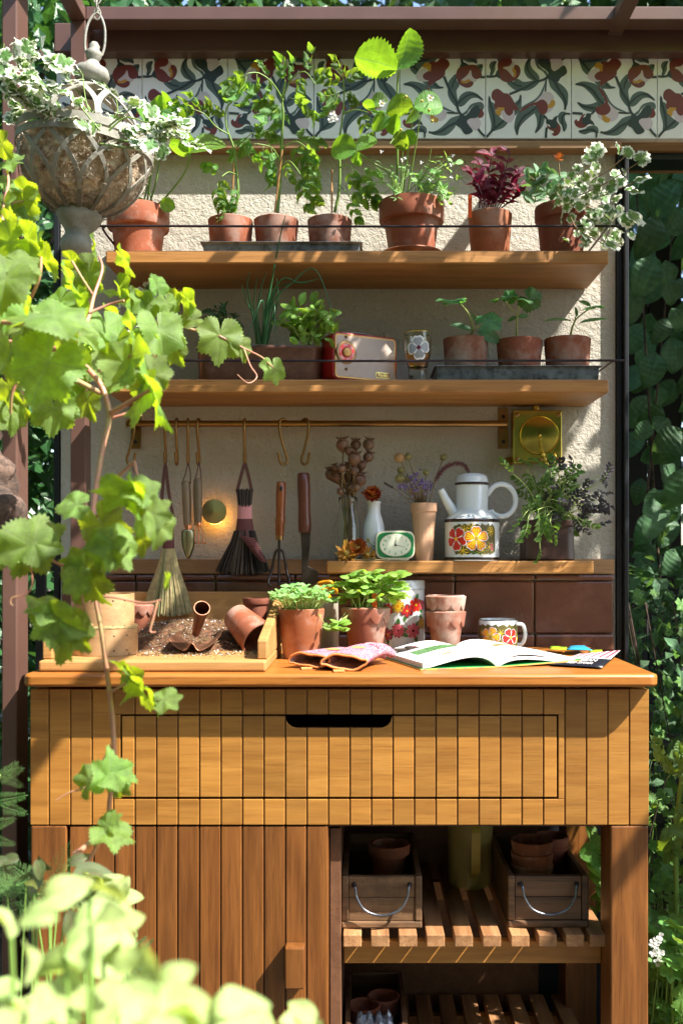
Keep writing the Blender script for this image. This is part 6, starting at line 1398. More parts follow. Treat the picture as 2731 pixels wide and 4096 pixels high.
def glove(label, secs, fing, tab, seed):
    t = thing('gardening_glove', label, 'glove', (secs[0][0], secs[0][1], ZW), 'pair of floral gardening gloves'); N = 28
    def ring(s, k=1.0): x, y, z, hw, hh, ux, uy = s; return [(x+cos(a)*hw*k*ux, y+cos(a)*hw*k*uy, z+(sin(a)*hh*(k if k == 1 else .8)+.0022*sin(a*3+seed)+.001*sin(a*7))) for a in [2*pi*i/N for i in range(N)]]
    S = spl(secs, 5); mb = MB(); rs = [ring(s) for s in S]; mb.add(sum(rs, []), [(i*N+j, i*N+(j+1) % N, (i+1)*N+(j+1) % N, (i+1)*N+j) for i in range(len(S)-1) for j in range(N)]+[tuple(range((len(S)-1)*N, len(S)*N))]); 
    for f in fing: mb.tube(spl(f, 4), [.0095, .0115, .011, .0105, .010, .0095, .009, .0085, .0075] if len(spl(f, 4)) == 9 else [.0105, .0075], 12)
    o = mb.build('cotton_shell', flm, t, smooth=80); o.modifiers.new('s', 'SUBSURF').render_levels = 1
    mb = MB(); rs = [ring(s, .93) for s in S[:-2]]; rs = [[(p[0], p[1]+.0, p[2]) for p in q] for q in rs]; k = len(rs); mb.add(sum(rs, []), [(i*N+(j+1) % N, i*N+j, (i+1)*N+j, (i+1)*N+(j+1) % N) for i in range(k-1) for j in range(N)]+[tuple(range((k-1)*N+N-1, (k-1)*N-1, -1))]); mb.build('lining', lin, t, smooth=80)
    c = ring(S[0], .99); mb = MB(); mb.tube(c+[c[0]], .0022, 8, 0, False); mb.build('cuff_binding', tanb, t, smooth=80)
    mb = MB(); mb.strip(spl([(tab[0], tab[1]+.008, ZW+.003), (tab[0], tab[1]-.004, ZW+.0045), (tab[0]+.001, tab[1]-.012, ZW+.0035)], 4), (0, 0, 1), .02, .0025); mb.build('loop_tab', tanb, t)
    mb = MB(); m_ = S[len(S)*2//3]; mb.ell((m_[0], m_[1], m_[2]+m_[4]*.97), .016, .010, .0022, 12, 6); mb.build('suede_patch', tanb, t, smooth=80)
zg = ZW
glove('left floral glove with its open cuff towards the viewer', [(-.101, 1.845, zg+.0165, .042, .0150, .92, -.38), (-.085, 1.875, zg+.0165, .040, .0145, .92, -.3), (-.06, 1.92, zg+.0165, .039, .0135, .92, -.3), (-.025, 1.965, zg+.016, .040, .013, .9, -.35)],
      [[(-.05, 1.96, zg+.018), (-.01, 2.0, zg+.016), (.02, 2.02, zg+.014)], [(-.03, 1.95, zg+.018), (.01, 1.985, zg+.018), (.035, 1.998, zg+.014)], [(-.015, 1.94, zg+.018), (.02, 1.965, zg+.018), (.045, 1.975, zg+.013)], [(-.06, 1.97, zg+.016), (-.03, 2.01, zg+.014), (-.008, 2.03, zg+.012)]], (-.105, 1.838), 1)
glove('right floral glove overlapping the left one, cuff open to the viewer', [(-.036, 1.808, zg+.0165, .043, .0155, .985, -.17), (-.028, 1.84, zg+.018, .041, .0155, .98, -.2), (-.012, 1.88, zg+.022, .038, .015, .95, -.3), (.01, 1.92, zg+.026, .036, .013, .9, -.4)],
      [[(0, 1.93, zg+.03), (.022, 1.955, zg+.03), (.038, 1.972, zg+.024)], [(.012, 1.92, zg+.03), (.035, 1.94, zg+.03), (.052, 1.952, zg+.022)], [(.022, 1.905, zg+.028), (.043, 1.92, zg+.026), (.058, 1.93, zg+.018)]], (-.045, 1.80), 2)
# book
BO = Matrix.Rotation(radians(17), 4, 'Z'); bk = thing('open_book', 'open gardening book with a green and yellow cover lying on the bench', 'book', (.252, 1.868, ZW), rot=BO)
def hL(s): return .0035+.030*(sin(pi*min(1, s/.155)**.62))**.9*(1-.35*s/.155)+.008*min(1, s/.155)
PH, PWd = .235, .150
pgw = plain('page_paper', (.80, .79, .77), .7, var=.02); edm = NT('page_edges'); vv = edm.coord(sc=(1, 1, 900), rnd=False); wv_ = edm.noise(vv, 1.5, 2); edm.p(Base_Color=edm.ramp(wv_, [(.4, (.50, .47, .45)), (.6, (.78, .76, .74))]), Roughness=.8)
def top_h(s, sd): return hL(s*(1 if sd < 0 else .92))
for sd, nm in ((-1, 'left'), (1, 'right')):
    mb = MB(); n = 26; W_ = PWd if sd < 0 else PWd*1.08; vs = []
    for i in range(n+1):
        s = W_*i/n; h = top_h(s, sd); th_ = min(.012, h*.75) if sd < 0 else min(.010, h*.7)
        for y in (.002, PH): vs += [(sd*s, y, h), (sd*s, y, h-th_)]
    fs = []
    for i in range(n):
        a = i*4; b = a+4; fs += [(a, b, b+2, a+2), (a+1, a+3, b+3, b+1), (a, a+1, b+1, b), (a+2, b+2, b+3, a+3)]
    fs += [(n*4, n*4+1, n*4+3, n*4+2)]
    me = mb; q0 = [1 if (k % 4) in (2,) or k == len(fs)-1 else (1 if k % 4 == 3 else 0) for k in range(len(fs))]
    base = len(mb.v); mb.v += vs; mb.uv += [(0, 0)]*len(vs); mb.f += fs; mb.m += q0
    o = mb.build('page_block', [pgw, edm.mat], bk, world=False)
    if sd > 0:
        mb = MB(); vs = []
        for i in range(n+1):
            s = W_*1.0*i/n; h = top_h(s, sd)*.62
            for y in (.002, PH): vs += [(s, y, h-.001), (s, y, max(h-.007, .0015))]
        mb.v += vs; mb.uv += [(0, 0)]*len(vs); mb.f += fs; mb.m += q0; mb.build('page_block', [pgw, edm.mat], bk, world=False)
# loose page bending up in the middle
def onpage(sd): return lambda x, y, h=.0003: (sd*x, y, top_h(x, sd)+h)
grn_c = plain('cover_green', (.01, .28, .07), .5); cov = plain('cover_yellow', (.70, .38, .08), .45, var=.3, vs=40, dirt=(.25, .12, .16), dfac=.7)
for sd in (-1, 1):
    mb = MB(); W_ = PWd+.006 if sd < 0 else PWd*1.08+.012; a, b = sorted((sd*.004, sd*W_)); z0_ = .0004; up = .0 if sd < 0 else .007
    vs = [(a, -.003, z0_+(up if sd > 0 else 0)*0), (b, -.003, z0_+(up if sd > 0 else 0)), (b, PH+.004, z0_+(up if sd > 0 else 0)), (a, PH+.004, z0_)]
    mb.add(vs+[(x, y, z+.0022) for x, y, z in vs], [(3, 2, 1, 0), (0, 1, 5, 4), (1, 2, 6, 5), (2, 3, 7, 6), (3, 0, 4, 7)]); mb.add([(x, y, z+.0023) for x, y, z in vs], [(0, 1, 2, 3)], 1); mb.build('cover', [cov, grn_c], bk, world=False)
box('spine', cov, bk, -.0045, .0045, -.002, PH+.003, .0002, .0034, .001, world=False)
def qpatch(F, x0, x1, y0, y1, m, mb, h=.0003, n=10): mb.add([F(x0+(x1-x0)*i/n, y, h) for i in range(n+1) for y in (y0, y1)], [(i*2, i*2+1, i*2+3, i*2+2) for i in range(n)], m)
FL_, FR_ = onpage(-1), onpage(1); mb = MB(); ink = plain('ink', (.12, .11, .11), .8); pho = plain('photo_green_meadow', (.05, .17, .035), .5, var=.9, vs=120, dirt=(.30, .32, .28), dfac=.5); oli = plain('photo_olive', (.25, .20, .07), .5, var=.4, vs=60); mau = plain('illustration_mauve', (.50, .36, .42), .7)
fl = lambda x, y, h=.0003: FL_(PWd-x, y, h)
textm(mb, 'HOW TO SOW SEEDS', .0115, lambda x, y: fl(.014+x, .205+y), 0, 'LEFT', bold=.0002)
r = random.Random(5)
for i in range(5): qpatch(fl, .014, .10+r.uniform(-.02, .02), .193-i*.0045, .1942-i*.0045, 0, mb, n=12)
for i in range(3): qpatch(fl, .014, .08+r.uniform(-.02, .02), .165-i*.0045, .1662-i*.0045, 0, mb, n=12)
qpatch(fl, .022, .142, .088, .142, 1, mb, n=20)
for x, y, c in ((.03, .04, 3), (.05, .05, 3), (.075, .045, 3), (.1, .06, 3), (.125, .05, 3), (.06, .028, 2), (.11, .035, 2)):
    if c == 2: qpatch(fl, x-.012, x+.012, y-.006, y+.008, 2, mb, .0004, 4)
    else:
        for k in range(16): a = r.random()*6.3; rr = r.uniform(.002, .012); px_, py_ = x+rr*cos(a)*1.3, y+rr*sin(a); qpatch(fl, px_-.0012, px_+.0012, py_-.0008, py_+.0012, 3, mb, .0005, 1)
fr = FR_
textm(mb, 'Raising plants', .006, lambda x, y: fr(.03+x, .214+y), 0, 'LEFT')
for i in range(14): qpatch(fr, .03, .082+r.uniform(-.006, .002), .205-i*.0052, .2062-i*.0052, 0, mb, n=8)
for i in range(14): qpatch(fr, .092, .142+r.uniform(-.006, .002), .205-i*.0052, .2062-i*.0052, 0, mb, n=8)
qpatch(fr, .035, .088, .085, .12, 2, mb, .0004)
textm(mb, 'Sowing indoors', .006, lambda x, y: fr(.045+x, .076+y), 0, 'LEFT')
for i in range(11): qpatch(fr, .045, .10+r.uniform(-.01, .002), .068-i*.0045, .0692-i*.0045, 0, mb, n=8)
mb.build('print', [ink, pho, oli, mau], bk, world=False)
# seed packets
def packet(name, label, pts, m, z0, mats=None, lift=0):
    t = thing(name, label, 'seed packet', (sum(p[0] for p in pts)/4, sum(p[1] for p in pts)/4, z0), 'seed packets under and behind the book')
    vs = [Vector((x, y, z0+(lift if i == 2 else 0))) for i, (x, y) in enumerate(pts)]; c = sum(vs, Vector())/4+Vector((0, 0, .004)); n = 6; mb = MB(); V = []
    for i in range(n+1):
        for j in range(n+1):
            u, v = i/n, j/n; p = vs[0]*(1-u)*(1-v)+vs[1]*u*(1-v)+vs[2]*u*v+vs[3]*(1-u)*v; p.z += .0035*sin(pi*u)*sin(pi*v)+.0006; V.append(p)
    mb.add(V, [(i*(n+1)+j, (i+1)*(n+1)+j, (i+1)*(n+1)+j+1, i*(n+1)+j+1) for i in range(n) for j in range(n)]); o = mb.build('paper', m, t, smooth=60); q = o.modifiers.new('s', 'SOLIDIFY'); q.thickness = .0008
    return t, lambda u, v, h=.0012: tuple((lambda p: (p.x, p.y, p.z+.0035*sin(pi*u)*sin(pi*v)+.0006+h))(vs[0]*(1-u)*(1-v)+vs[1]*u*(1-v)+vs[2]*u*v+vs[3]*(1-u)*v))
def gpt(px, py): Y = .211*2287/(py-1275); return (XX(px, Y), Y)
pk, F_ = packet('seed_packet', 'black seed packet with white and red stripes, reading BEAN RED SWAN, under the book cover', [gpt(1262, 1531), gpt(1382, 1538), gpt(1424, 1508), gpt(1330, 1507)], plain('packet_black', (.012, .013, .02), .3), ZW+.004, lift=.008)
mb = MB(); n = 10
def pq(a, b, c, d, m, h): 
    V = []
    for i in range(n+1):
        for j in range(n+1): u, v = i/n, j/n; V.append(F_(a[0]*(1-u)*(1-v)+b[0]*u*(1-v)+c[0]*u*v+d[0]*(1-u)*v, a[1]*(1-u)*(1-v)+b[1]*u*(1-v)+c[1]*u*v+d[1]*(1-u)*v, h))
    mb.add(V, [(i*(n+1)+j, (i+1)*(n+1)+j, (i+1)*(n+1)+j+1, i*(n+1)+j+1) for i in range(n) for j in range(n)], m)
pq((0.0, .33), (1, .42), (1, 1), (0, 1), 0, .0006)
for u in (.05, .2, .38, .55, .72, .86): pq((u, .45), (u+.05, .46), (u+.12, .98), (u+.05, .98), 1, .001)
textm(mb, 'BEAN', .17, lambda x, y: F_(.62+x*.8, .27+y, .0012), 0, bold=.004); textm(mb, 'RED SWAN', .13, lambda x, y: F_(.52+x*.75, .12+y, .0012), 0, bold=.004)
mb.build('print', [plain('packet_white', (.72, .68, .68), .35, var=.03), plain('packet_red', (.50, .04, .08), .35)], pk)
packet('seed_packet', 'turquoise seed packet peeping out behind the book', [gpt(1300, 1505), gpt(1360, 1507), gpt(1340, 1495), gpt(1308, 1496)], M['teal'], ZW+.012)
packet('seed_packet', 'lime green seed packet at the back right of the book', [gpt(1352, 1508), gpt(1384, 1505), gpt(1381, 1497), gpt(1352, 1499)], M['lime'], ZW+.004)
packet('seed_packet', 'lime edged seed packet showing as a thin strip behind the right page', [gpt(1262, 1502), gpt(1304, 1504), gpt(1300, 1497), gpt(1262, 1495)], M['lime'], ZW+.010)
# ================================================================== UNDER THE BENCH
def crate(name, label, px0, px1, Yf, z0, h, d, m, yaw=0):
    x0, x1 = XX(px0, Yf), XX(px1, Yf); t = thing(name, label, 'crate', ((x0+x1)/2, Yf+d/2, z0), 'old wooden brick moulds used as crates'); e = .0135
    mm = M[m]
    box('end_stile', mm, t, x0, x0+e, Yf, Yf+.02, z0+e, z0+h, .003); box('end_stile', mm, t, x1-e, x1, Yf, Yf+.02, z0+e, z0+h, .003)
    box('bottom_bar', mm, t, x0, x1, Yf-.0005, Yf+.02, z0, z0+e-.0004, .003)
    hh = (h-e)*.52; box('board', mm, t, x0+e+.0004, x1-e-.0004, Yf+.0035, Yf+.016, z0+e, z0+e+hh-.0008, .0015); box('board', mm, t, x0+e+.0004, x1-e-.0004, Yf+.0030, Yf+.0155, z0+e+hh, z0+h-.002, .0015)
    for x in (x0+.001, x1-.011): box('side_board', mm, t, x, x+.010, Yf+.0205, Yf+d, z0+.004, z0+h-.001, .0015)
    box('back_board', mm, t, x0+.0115, x1-.0115, Yf+d-.012, Yf+d, z0+.0125, z0+h-.001, .0015); box('floor_board', mm, t, x0+.0115, x1-.0115, Yf+.021, Yf+d-.0125, z0+.003, z0+.012, 0)
    xc = (x0+x1)/2; w2 = (x1-x0)*.33; mb = MB(); zz = z0+h*.80
    mb.tube(spl([(xc-w2*1.08, Yf+.004, zz+.003), (xc-w2, Yf-.008, zz+.001), (xc-w2*.93, Yf-.012, zz-.018), (xc-w2*.62, Yf-.014, zz-.040), (xc, Yf-.015, zz-.049), (xc+w2*.62, Yf-.014, zz-.040), (xc+w2*.93, Yf-.012, zz-.018), (xc+w2, Yf-.008, zz+.001), (xc+w2*1.08, Yf+.004, zz+.003)], 5), .0026, 8)
    mb.build('handle', plain('handle_iron_'+str(px0), (.16, .17, .19), .35, metal=.9, var=.4, vs=40), t, smooth=60)
    mb = MB()
    for s_ in (-1, 1): mb.ell((xc+s_*w2*1.05, Yf+.0015, zz+.003), .005, .004, .005, 8, 6)
    mb.build('staple', M['iron'], t, smooth=179); return t
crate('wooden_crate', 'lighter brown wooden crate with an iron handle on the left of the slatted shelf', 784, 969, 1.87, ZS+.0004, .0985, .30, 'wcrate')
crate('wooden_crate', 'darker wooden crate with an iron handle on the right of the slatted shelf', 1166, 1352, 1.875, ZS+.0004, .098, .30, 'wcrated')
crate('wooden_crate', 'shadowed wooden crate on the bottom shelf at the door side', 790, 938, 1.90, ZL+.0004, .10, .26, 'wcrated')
def ep(label, px, Y, z0, rt, rb, h, m, grp=None, **k):
    t = thing('empty_pot', label, 'plant pot', (XX(px, Y), Y, z0), grp); potmesh(t, (XX(px, Y), Y), z0, rt, rb, h, M[m], soil=False, **k)
ep('dark terracotta pot standing in the left crate', 893, 2.02, ZS+.013, .038, .027, .105, 'tc1', rim=.02)
for i, (z, m, lb) in enumerate(((.013, 'tc4', 'bottom pot of the nested stack in the right crate'), (.036, 'tc1', 'middle pot of the nested stack in the right crate'), (.060, 'tc2', 'pale rimmed top pot of the nested stack in the right crate'))):
    ep(lb, 1221, 1.965, ZS+z, .042, .029, .082, m, 'nested pots in the right crate')
for z, lb in ((.013, 'lower pot of the small stack at the back of the right crate'), (.033, 'upper pot of the small stack at the back of the right crate')): ep(lb, 1265, 2.06, ZS+z, .036, .026, .09, 'tc5', 'small stack at the back of the right crate')
for px, Y, lb in ((835, 2.0, 'small clay pot in the bottom crate, left'), (880, 2.04, 'small clay pot in the bottom crate, right')): ep(lb, px, Y, ZL+.013, .034, .025, .085, 'tc5')
jg = thing('metal_jug', 'tall olive enamel jug with a strap handle standing between the two crates', 'jug', (XX(1079, 2.13), 2.13, ZS)); om = plain('olive_enamel', (.36, .29, .10), .35, var=.15)
mb = MB(); jr = 52.5*K(2.13); mb.lathe((XX(1079, 2.13), 2.13, ZS), [(0, 0), (jr*.88, 0), (jr*.93, .003), (jr*.95, .01), (jr, .18), (jr*1.04, .184), (jr*1.04, .19), (jr*.97, .19), (jr*.94, .02), (0, .015)], 48); mb.build('body', om, jg, smooth=40)
mb = MB(); hx = XX(1087, 2.08); mb.strip(spl([(hx, 2.084, ZS+.018), (hx, 2.079, ZS+.035), (hx, 2.045, ZS+.05), (hx, 2.035, ZS+.10), (hx, 2.038, ZS+.14), (hx, 2.079, ZS+.165)], 5), (0, -1, .0001), .0185, .002); mb.build('handle', plain('yellow_enamel', (.42, .32, .06), .35), jg)
pc = thing('plastic_bag', 'crumpled clear plastic wrapping in the bottom crate', 'wrapping', (XX(850, 1.95), 1.95, ZL+.05)); mb = MB(); vs = []; n = 14
for i in range(n+1):
    for j in range(n+1): x, y = XX(815, 1.93)+.075*i/n, 1.925+.05*j/n; vs.append((x, y, ZL+.085+.022*abs(sin(i*.9))*sin(pi*j/n)+.008*mathutils.noise.noise(Vector((i*.7, j*.7, 2)))))
mb.add(vs, [(i*(n+1)+j, (i+1)*(n+1)+j, (i+1)*(n+1)+j+1, i*(n+1)+j+1) for i in range(n) for j in range(n)]); mb.build('film', plain('milky_plastic', (.22, .24, .27), .2, coat=.5), pc, smooth=30)
bpl = thing('border_plant', 'leafy stem reaching in behind the right leg of the bench', 'plant', (.50, 2.1, 0))
for px, py, a, s in ((1330, 1965, 20, 46), (1345, 1985, -20, 50), (1360, 1960, 60, 44), (1350, 2010, -10, 52), (1365, 2040, -40, 46), (1355, 2065, 10, 50), (1368, 2090, 30, 40), (1360, 1935, 100, 44), (1366, 2000, 90, 40), (1352, 2080, -90, 40)): L(bpl, 'straw', px, py, 2.12, a, s, 'p', .4)
mb = MB(); mb.tube([(.53, 2.12, 0), (.52, 2.12, .3), (.51, 2.12, .5)], .003, 6); mb.build('stem', M['stem'], bpl)
# ================================================================== HANGING LANTERN
YL = 1.86; LC = P(197, 338, YL); Rl = 150*K(1.66)
ln_ = thing('hanging_lantern', 'grey metal openwork hanging globe stuffed with raw wool, top left', 'hanging planter', LC, rot=Matrix.Rotation(radians(5), 4, 'Y') @ Matrix.Rotation(radians(14), 4, 'Z') @ Matrix.Scale(1.86/1.66, 4))
gm = plain('weathered_grey_metal', (.235, .225, .18), .7, bump=.5, bs=140, var=.3, vs=30, dirt=(.30, .30, .28), dfac=.5)
def lring(name, r0, z, h, th=.0025):
    mb = MB(); mb.lathe((0, 0, 0), [(r0, z-h/2), (r0+th, z-h/2), (r0+th, z+h/2), (r0, z+h/2), (r0, z-h/2)], 72); mb.build(name, gm, ln_, smooth=40, world=False)
lring('ring', Rl, .008, .013); lring('ring', Rl, -.008, .012)
def sph(a, ph, up=False):
    if up: t = ph; r_ = Rl*(1-t)**.8*(.98)+.02*t; z = .012+.088*t+.02*sin(pi*t)*.4; return Vector((r_*cos(a), r_*sin(a), z))
    return Vector((Rl*.995*cos(ph)*cos(a), Rl*.995*cos(ph)*sin(a), -.01-Rl*1.0*sin(ph)))
for k in range(12):
    for sd in (-1, 1):
        a0 = k*pi/6; pts = []; nr = []
        for i in range(15):
            ph = radians(2+74*i/14); a = a0+sd*pi/6*sin(min(ph/radians(46), 1)*pi/2); p = sph(a, ph); pts.append(p); nr.append(Vector((p.x, p.y, (p.z+.01)*1.1)))
        mb = MB(); mb.strip(pts, nr, .0068, .0018); mb.build('strap', gm, ln_, world=False)
for k in range(8):
    for sd in (-1, 1):
        a0 = k*pi/4+.2; pts = []; nr = []
        for i in range(12):
            t = i/11; a = a0+sd*pi/4*sin(pi/2*min(1, (1-t)*1.25)); p = sph(a, t, True); pts.append(p); nr.append(Vector((p.x, p.y, Rl*.7)))
        mb = MB(); mb.strip(pts, nr, .0098, .0018); mb.build('strap', gm, ln_, world=False)
kL = K(YL)
GS = YL/1.66
mb = MB(); zb = -.01-Rl*.97; mb.lathe((0, 0, 0), [(0, zb+.004), (.036, zb+.006), (.038, zb), (.034, zb-.010), (.023, zb-.024), (.020, zb-.032), (.026, zb-.040), (.028, zb-.050), (.024, zb-.062), (.013, zb-.069), (0, zb-.070)], 48); mb.build('foot', gm, ln_, smooth=60, world=False)
mb = MB(); zt3 = .100; mb.lathe((0, 0, 0), [(.02, zt3-.012), (.030, zt3-.006), (.022, zt3), (.012, zt3+.004), (.026, zt3+.012), (.029, zt3+.021), (.026, zt3+.030), (.014, zt3+.037), (.009, zt3+.044), (.013, zt3+.052), (.0135, zt3+.058), (.008, zt3+.064), (.009, zt3+.069), (.005, zt3+.075), (0, zt3+.076)], 40); mb.build('finial', gm, ln_, smooth=60, world=False)
mb = MB(); mb.tube(spl([(-.013, 0, zt3+.056), (-.016, 0, zt3+.075), (-.013, 0, zt3+.105), (0, 0, zt3+.125), (.013, 0, zt3+.105), (.016, 0, zt3+.075), (.013, 0, zt3+.056)], 5), .0022, 8); mb.build('hanging_loop', gm, ln_, smooth=60, world=False)
ctop = MW[ln_.name] @ Vector((0, 0, zt3+.123))
cht = thing('chain', 'rusty chain from which the grey metal globe hangs', 'chain', ctop); chain(cht, [ctop, ctop+Vector((0, 0, .07)), ctop+Vector((-.002, 0, .16))], .017, .0016, gm)
# wool
wm = NT('raw_wool'); vv = wm.coord(rnd=False); nn = wm.noise(vv, 38, 5, .6, .5); wm.bump(wm.noise(vv, 300, 4, .7), .8, .004)
wcol = wm.ramp(nn, [(.34, (.16, .09, .05)), (.5, (.62, .46, .30)), (.62, (.88, .82, .70))]); wm.p(Base_Color=wcol, Roughness=.95); WM = wm.mat
wo = thing('wool', 'brown and cream raw wool stuffed inside the hanging globe', 'wool', LC+Vector((0, 0, -.05))); mb = MB(); r = random.Random(31); vs = []
nu, nv_ = 70, 40
for i in range(nv_+1):
    ph = pi*.5*(i/nv_)*1.02
    for k in range(nu):
        a = 2*pi*k/nu; d = Vector((cos(ph)*cos(a), cos(ph)*sin(a), -sin(ph))); q = 1+.10*mathutils.noise.noise(d*5)+.07*mathutils.noise.noise(d*11)+.03*mathutils.noise.noise(d*30)
        vs.append(Vector((d.x*Rl*.93*q, d.y*Rl*.93*q, -.002+d.z*Rl*.97*q)))
vs.append(Vector((0, 0, .005))); top_ = len(vs)-1
mb.add([MW[ln_.name] @ v for v in vs], [(i*nu+k, i*nu+(k+1) % nu, (i+1)*nu+(k+1) % nu, (i+1)*nu+k) for i in range(nv_) for k in range(nu)]+[(top_, (k+1) % nu, k) for k in range(nu)]); mb.build('fleece', WM, wo, smooth=179)
mb = MB()
for i in range(4500):
    a = r.random()*6.283; ph = r.uniform(0, 1.45); d = Vector((cos(ph)*cos(a), cos(ph)*sin(a), -sin(ph))); 
    if d.y > .35: continue
    p = MW[ln_.name] @ Vector((d.x*Rl*.93, d.y*Rl*.93, -.002+d.z*Rl*.97)); t1 = Vector((r.gauss(0, 1), r.gauss(0, 1), r.gauss(0, 1)))*.007
    mb.tube(spl([p-t1*.4, p+d*.004+t1*.5, p+d*r.uniform(.003, .010)+t1*.2+Vector((r.gauss(0, .004), 0, r.gauss(0, .004))), p+d*.002-t1*.6], 2), [.0003, .00016], 3)
mb.build('fibres', plain('wool_fibre', (.60, .50, .38), .9, var=.3), wo, kind='stuff')
# variegated plant in the lantern
vp = thing('variegated_plant', 'trailing green and white variegated plant growing out of the hanging globe', 'plant', LC+Vector((0, 0, .01))); r = random.Random(14)
VS = [[(230, 300), (160, 220), (90, 190), (20, 170)], [(200, 300), (120, 230), (66, 180), (60, 120), (62, 95)], [(240, 300), (180, 210), (140, 160), (130, 140)], [(210, 290), (110, 260), (60, 220), (20, 210)], [(250, 300), (270, 240), (230, 180)], [(260, 310), (330, 300), (400, 310), (460, 335)],
      [(250, 290), (300, 250), (310, 240)], [(270, 320), (350, 330), (380, 290), (420, 280)], [(230, 300), (200, 240), (190, 170)], [(240, 310), (250, 340), (220, 350), (150, 290)], [(60, 240), (45, 260), (40, 300)], [(230, 290), (150, 260), (40, 230), (5, 160), (10, 100)], [(250, 300), (290, 270), (340, 280), (350, 250)], [(230, 330), (300, 340), (340, 340), (390, 340)]]
mb = MB()
for c in VS:
    Y = r.uniform(YL-.15, YL); q = spl([tuple(P(x, y, Y)) for x, y in c], 8); mb.tube(q, [.0016, .0009], 6)
    for i, p in enumerate(q):
        if i < 4: continue
        for z in range(2 if r.random() < .65 else 1):
            if len(vp.children) > 270: break
            qx = 835+p[0]*2287/p[1]; qy = 1275-(p[2]-EYE)*2287/p[1]
            if 135 < qx < 315 and 170 < qy < 300 and r.random() < .72: continue
            d = Vector((r.uniform(-1, 1), r.uniform(-.9, .2), r.uniform(-.6, .6))); e = Vector(p)+d*.012; mb.tube([p, e], .0006, 4)
            L3(vp, 'vari', e, d, (r.uniform(-.2, .6), r.uniform(-1, -.2), r.uniform(.3, 1.1)), r.uniform(15, 27)*kL)
for px, py, s in ((190, 283, 40), (215, 290, 36), (150, 140, 45), (130, 150, 42), (62, 110, 40), (350, 252, 40), (345, 330, 40), (375, 345, 42), (395, 270, 38), (15, 125, 40), (8, 160, 44)): L(vp, 'vari', px, py, YL-.14, r.uniform(-160, 20), s*.75, 'p', .4)
mb.build('stem', M['stem'], vp, kind='stuff', smooth=60)
# ================================================================== GRAPEVINE
gv = thing('grapevine', 'sunlit grapevine with pale and yellow green leaves trailing down the left side', 'climber', (-.85, 1.45, 0))
VL = [(218,565,44,-80,'y',1.4),(284,594,50,-60,'y',1.4),(164,598,36,-20,'y',1.4),(26,555,66,200,'y',1.3),(60,548,60,-60,'y',1.3),(85,563,52,-100,'y',1.32),(102,601,58,-40,'y',1.32),(67,624,50,200,'p',1.3),(13,640,85,-100,'p',1.15),(40,600,60,-20,'p',1.2),
 (159,640,60,-60,'y',1.38),(205,632,55,-90,'g',1.4),(240,670,40,-10,'p',1.42),(179,703,72,-70,'g',1.4),(110,735,105,170,'p',1.12),(125,725,95,-10,'p',1.1),(246,752,70,-70,'p',1.35),(300,735,72,-80,'y',1.3),(366,760,80,-75,'p',1.4),(384,696,36,-70,'p',1.42),(420,700,42,-70,'y',1.45),(402,690,34,110,'y',1.45),
 (505,770,72,-95,'p',1.5),(628,845,42,-80,'p',1.5),(550,795,36,-60,'p',1.52),(302,822,85,-100,'y',1.2),(285,835,70,-130,'y',1.2),(349,898,110,-65,'y',1.15),(330,900,92,-100,'y',1.17),(352,860,55,60,'p',1.17),(169,838,72,-80,'g',1.3),(218,838,55,-60,'p',1.3),(112,832,105,-115,'p',1.12),(26,811,70,-90,'g',1.25),
 (72,819,60,-60,'g',1.25),(202,920,50,-80,'g',1.3),(123,938,66,-95,'p',1.28),(20,888,50,-60,'g',1.3),(24,950,52,-80,'p',1.3),(54,932,46,-85,'g',1.32),(15,747,60,-120,'g',1.3),(60,700,60,-60,'y',1.25),(140,690,55,-120,'g',1.35),(225,800,50,-40,'g',1.35),(270,780,50,-100,'g',1.36),(10,700,60,-80,'p',1.2),
 (27,372,48,190,'p',1.5),(13,419,46,-30,'p',1.5),(54,462,56,-80,'g',1.5),(60,440,44,-20,'y',1.5),(5,330,40,-60,'g',1.5),(8,470,50,-90,'g',1.45),(20,520,60,-60,'y',1.35),(60,510,50,180,'g',1.5),(330,770,44,-60,'g',1.4),(340,700,40,-120,'p',1.42),(310,690,36,150,'g',1.42),(262,720,46,-30,'y',1.4),(150,780,60,-90,'g',1.25),(190,770,44,-30,'p',1.25),
 (70,1252,88,-110,'p',1.1),(80,1245,80,30,'p',1.1),(40,1260,70,190,'g',1.12),(308,1146,90,-70,'y',1.05),(290,1135,80,170,'y',1.05),(320,1130,60,-20,'p',1.04),(234,1205,85,-60,'g',1.12),(264,1250,72,-60,'p',1.08),(250,1255,62,-120,'p',1.08),(176,1160,50,190,'p',1.1),(360,1205,54,-80,'p',1.03),(350,1180,50,40,'p',1.03),(330,1240,42,-90,'y',1.06),
 (205,1322,80,-70,'g',1.12),(190,1300,60,170,'g',1.12),(180,1330,50,-90,'p',1.1),(123,1425,70,-95,'p',1.08),(135,1420,74,-40,'g',1.08),(110,1400,60,150,'p',1.08),(164,1442,70,-60,'g',1.1),(150,1470,60,-110,'g',1.1),(305,1568,75,-48,'y',1.15),(300,1560,55,-90,'y',1.15),(285,1545,40,120,'y',1.15),(378,1607,44,10,'p',1.12),(350,1600,48,-60,'y',1.13),
 (249,1785,64,80,'p',1.12),(260,1775,58,-10,'p',1.12),(205,1793,48,-130,'g',1.15),(265,1800,46,-40,'g',1.15),(252,1908,66,-25,'p',1.12),(246,1895,44,40,'p',1.12),(238,1290,44,-80,'y',1.1),(385,1330,30,-90,'y',1.1)]
r = random.Random(44)
for (px, py, s, a, f, Y) in VL:
    o = L(gv, 'vine', px, py, Y, a, s*1.0, f, .22)
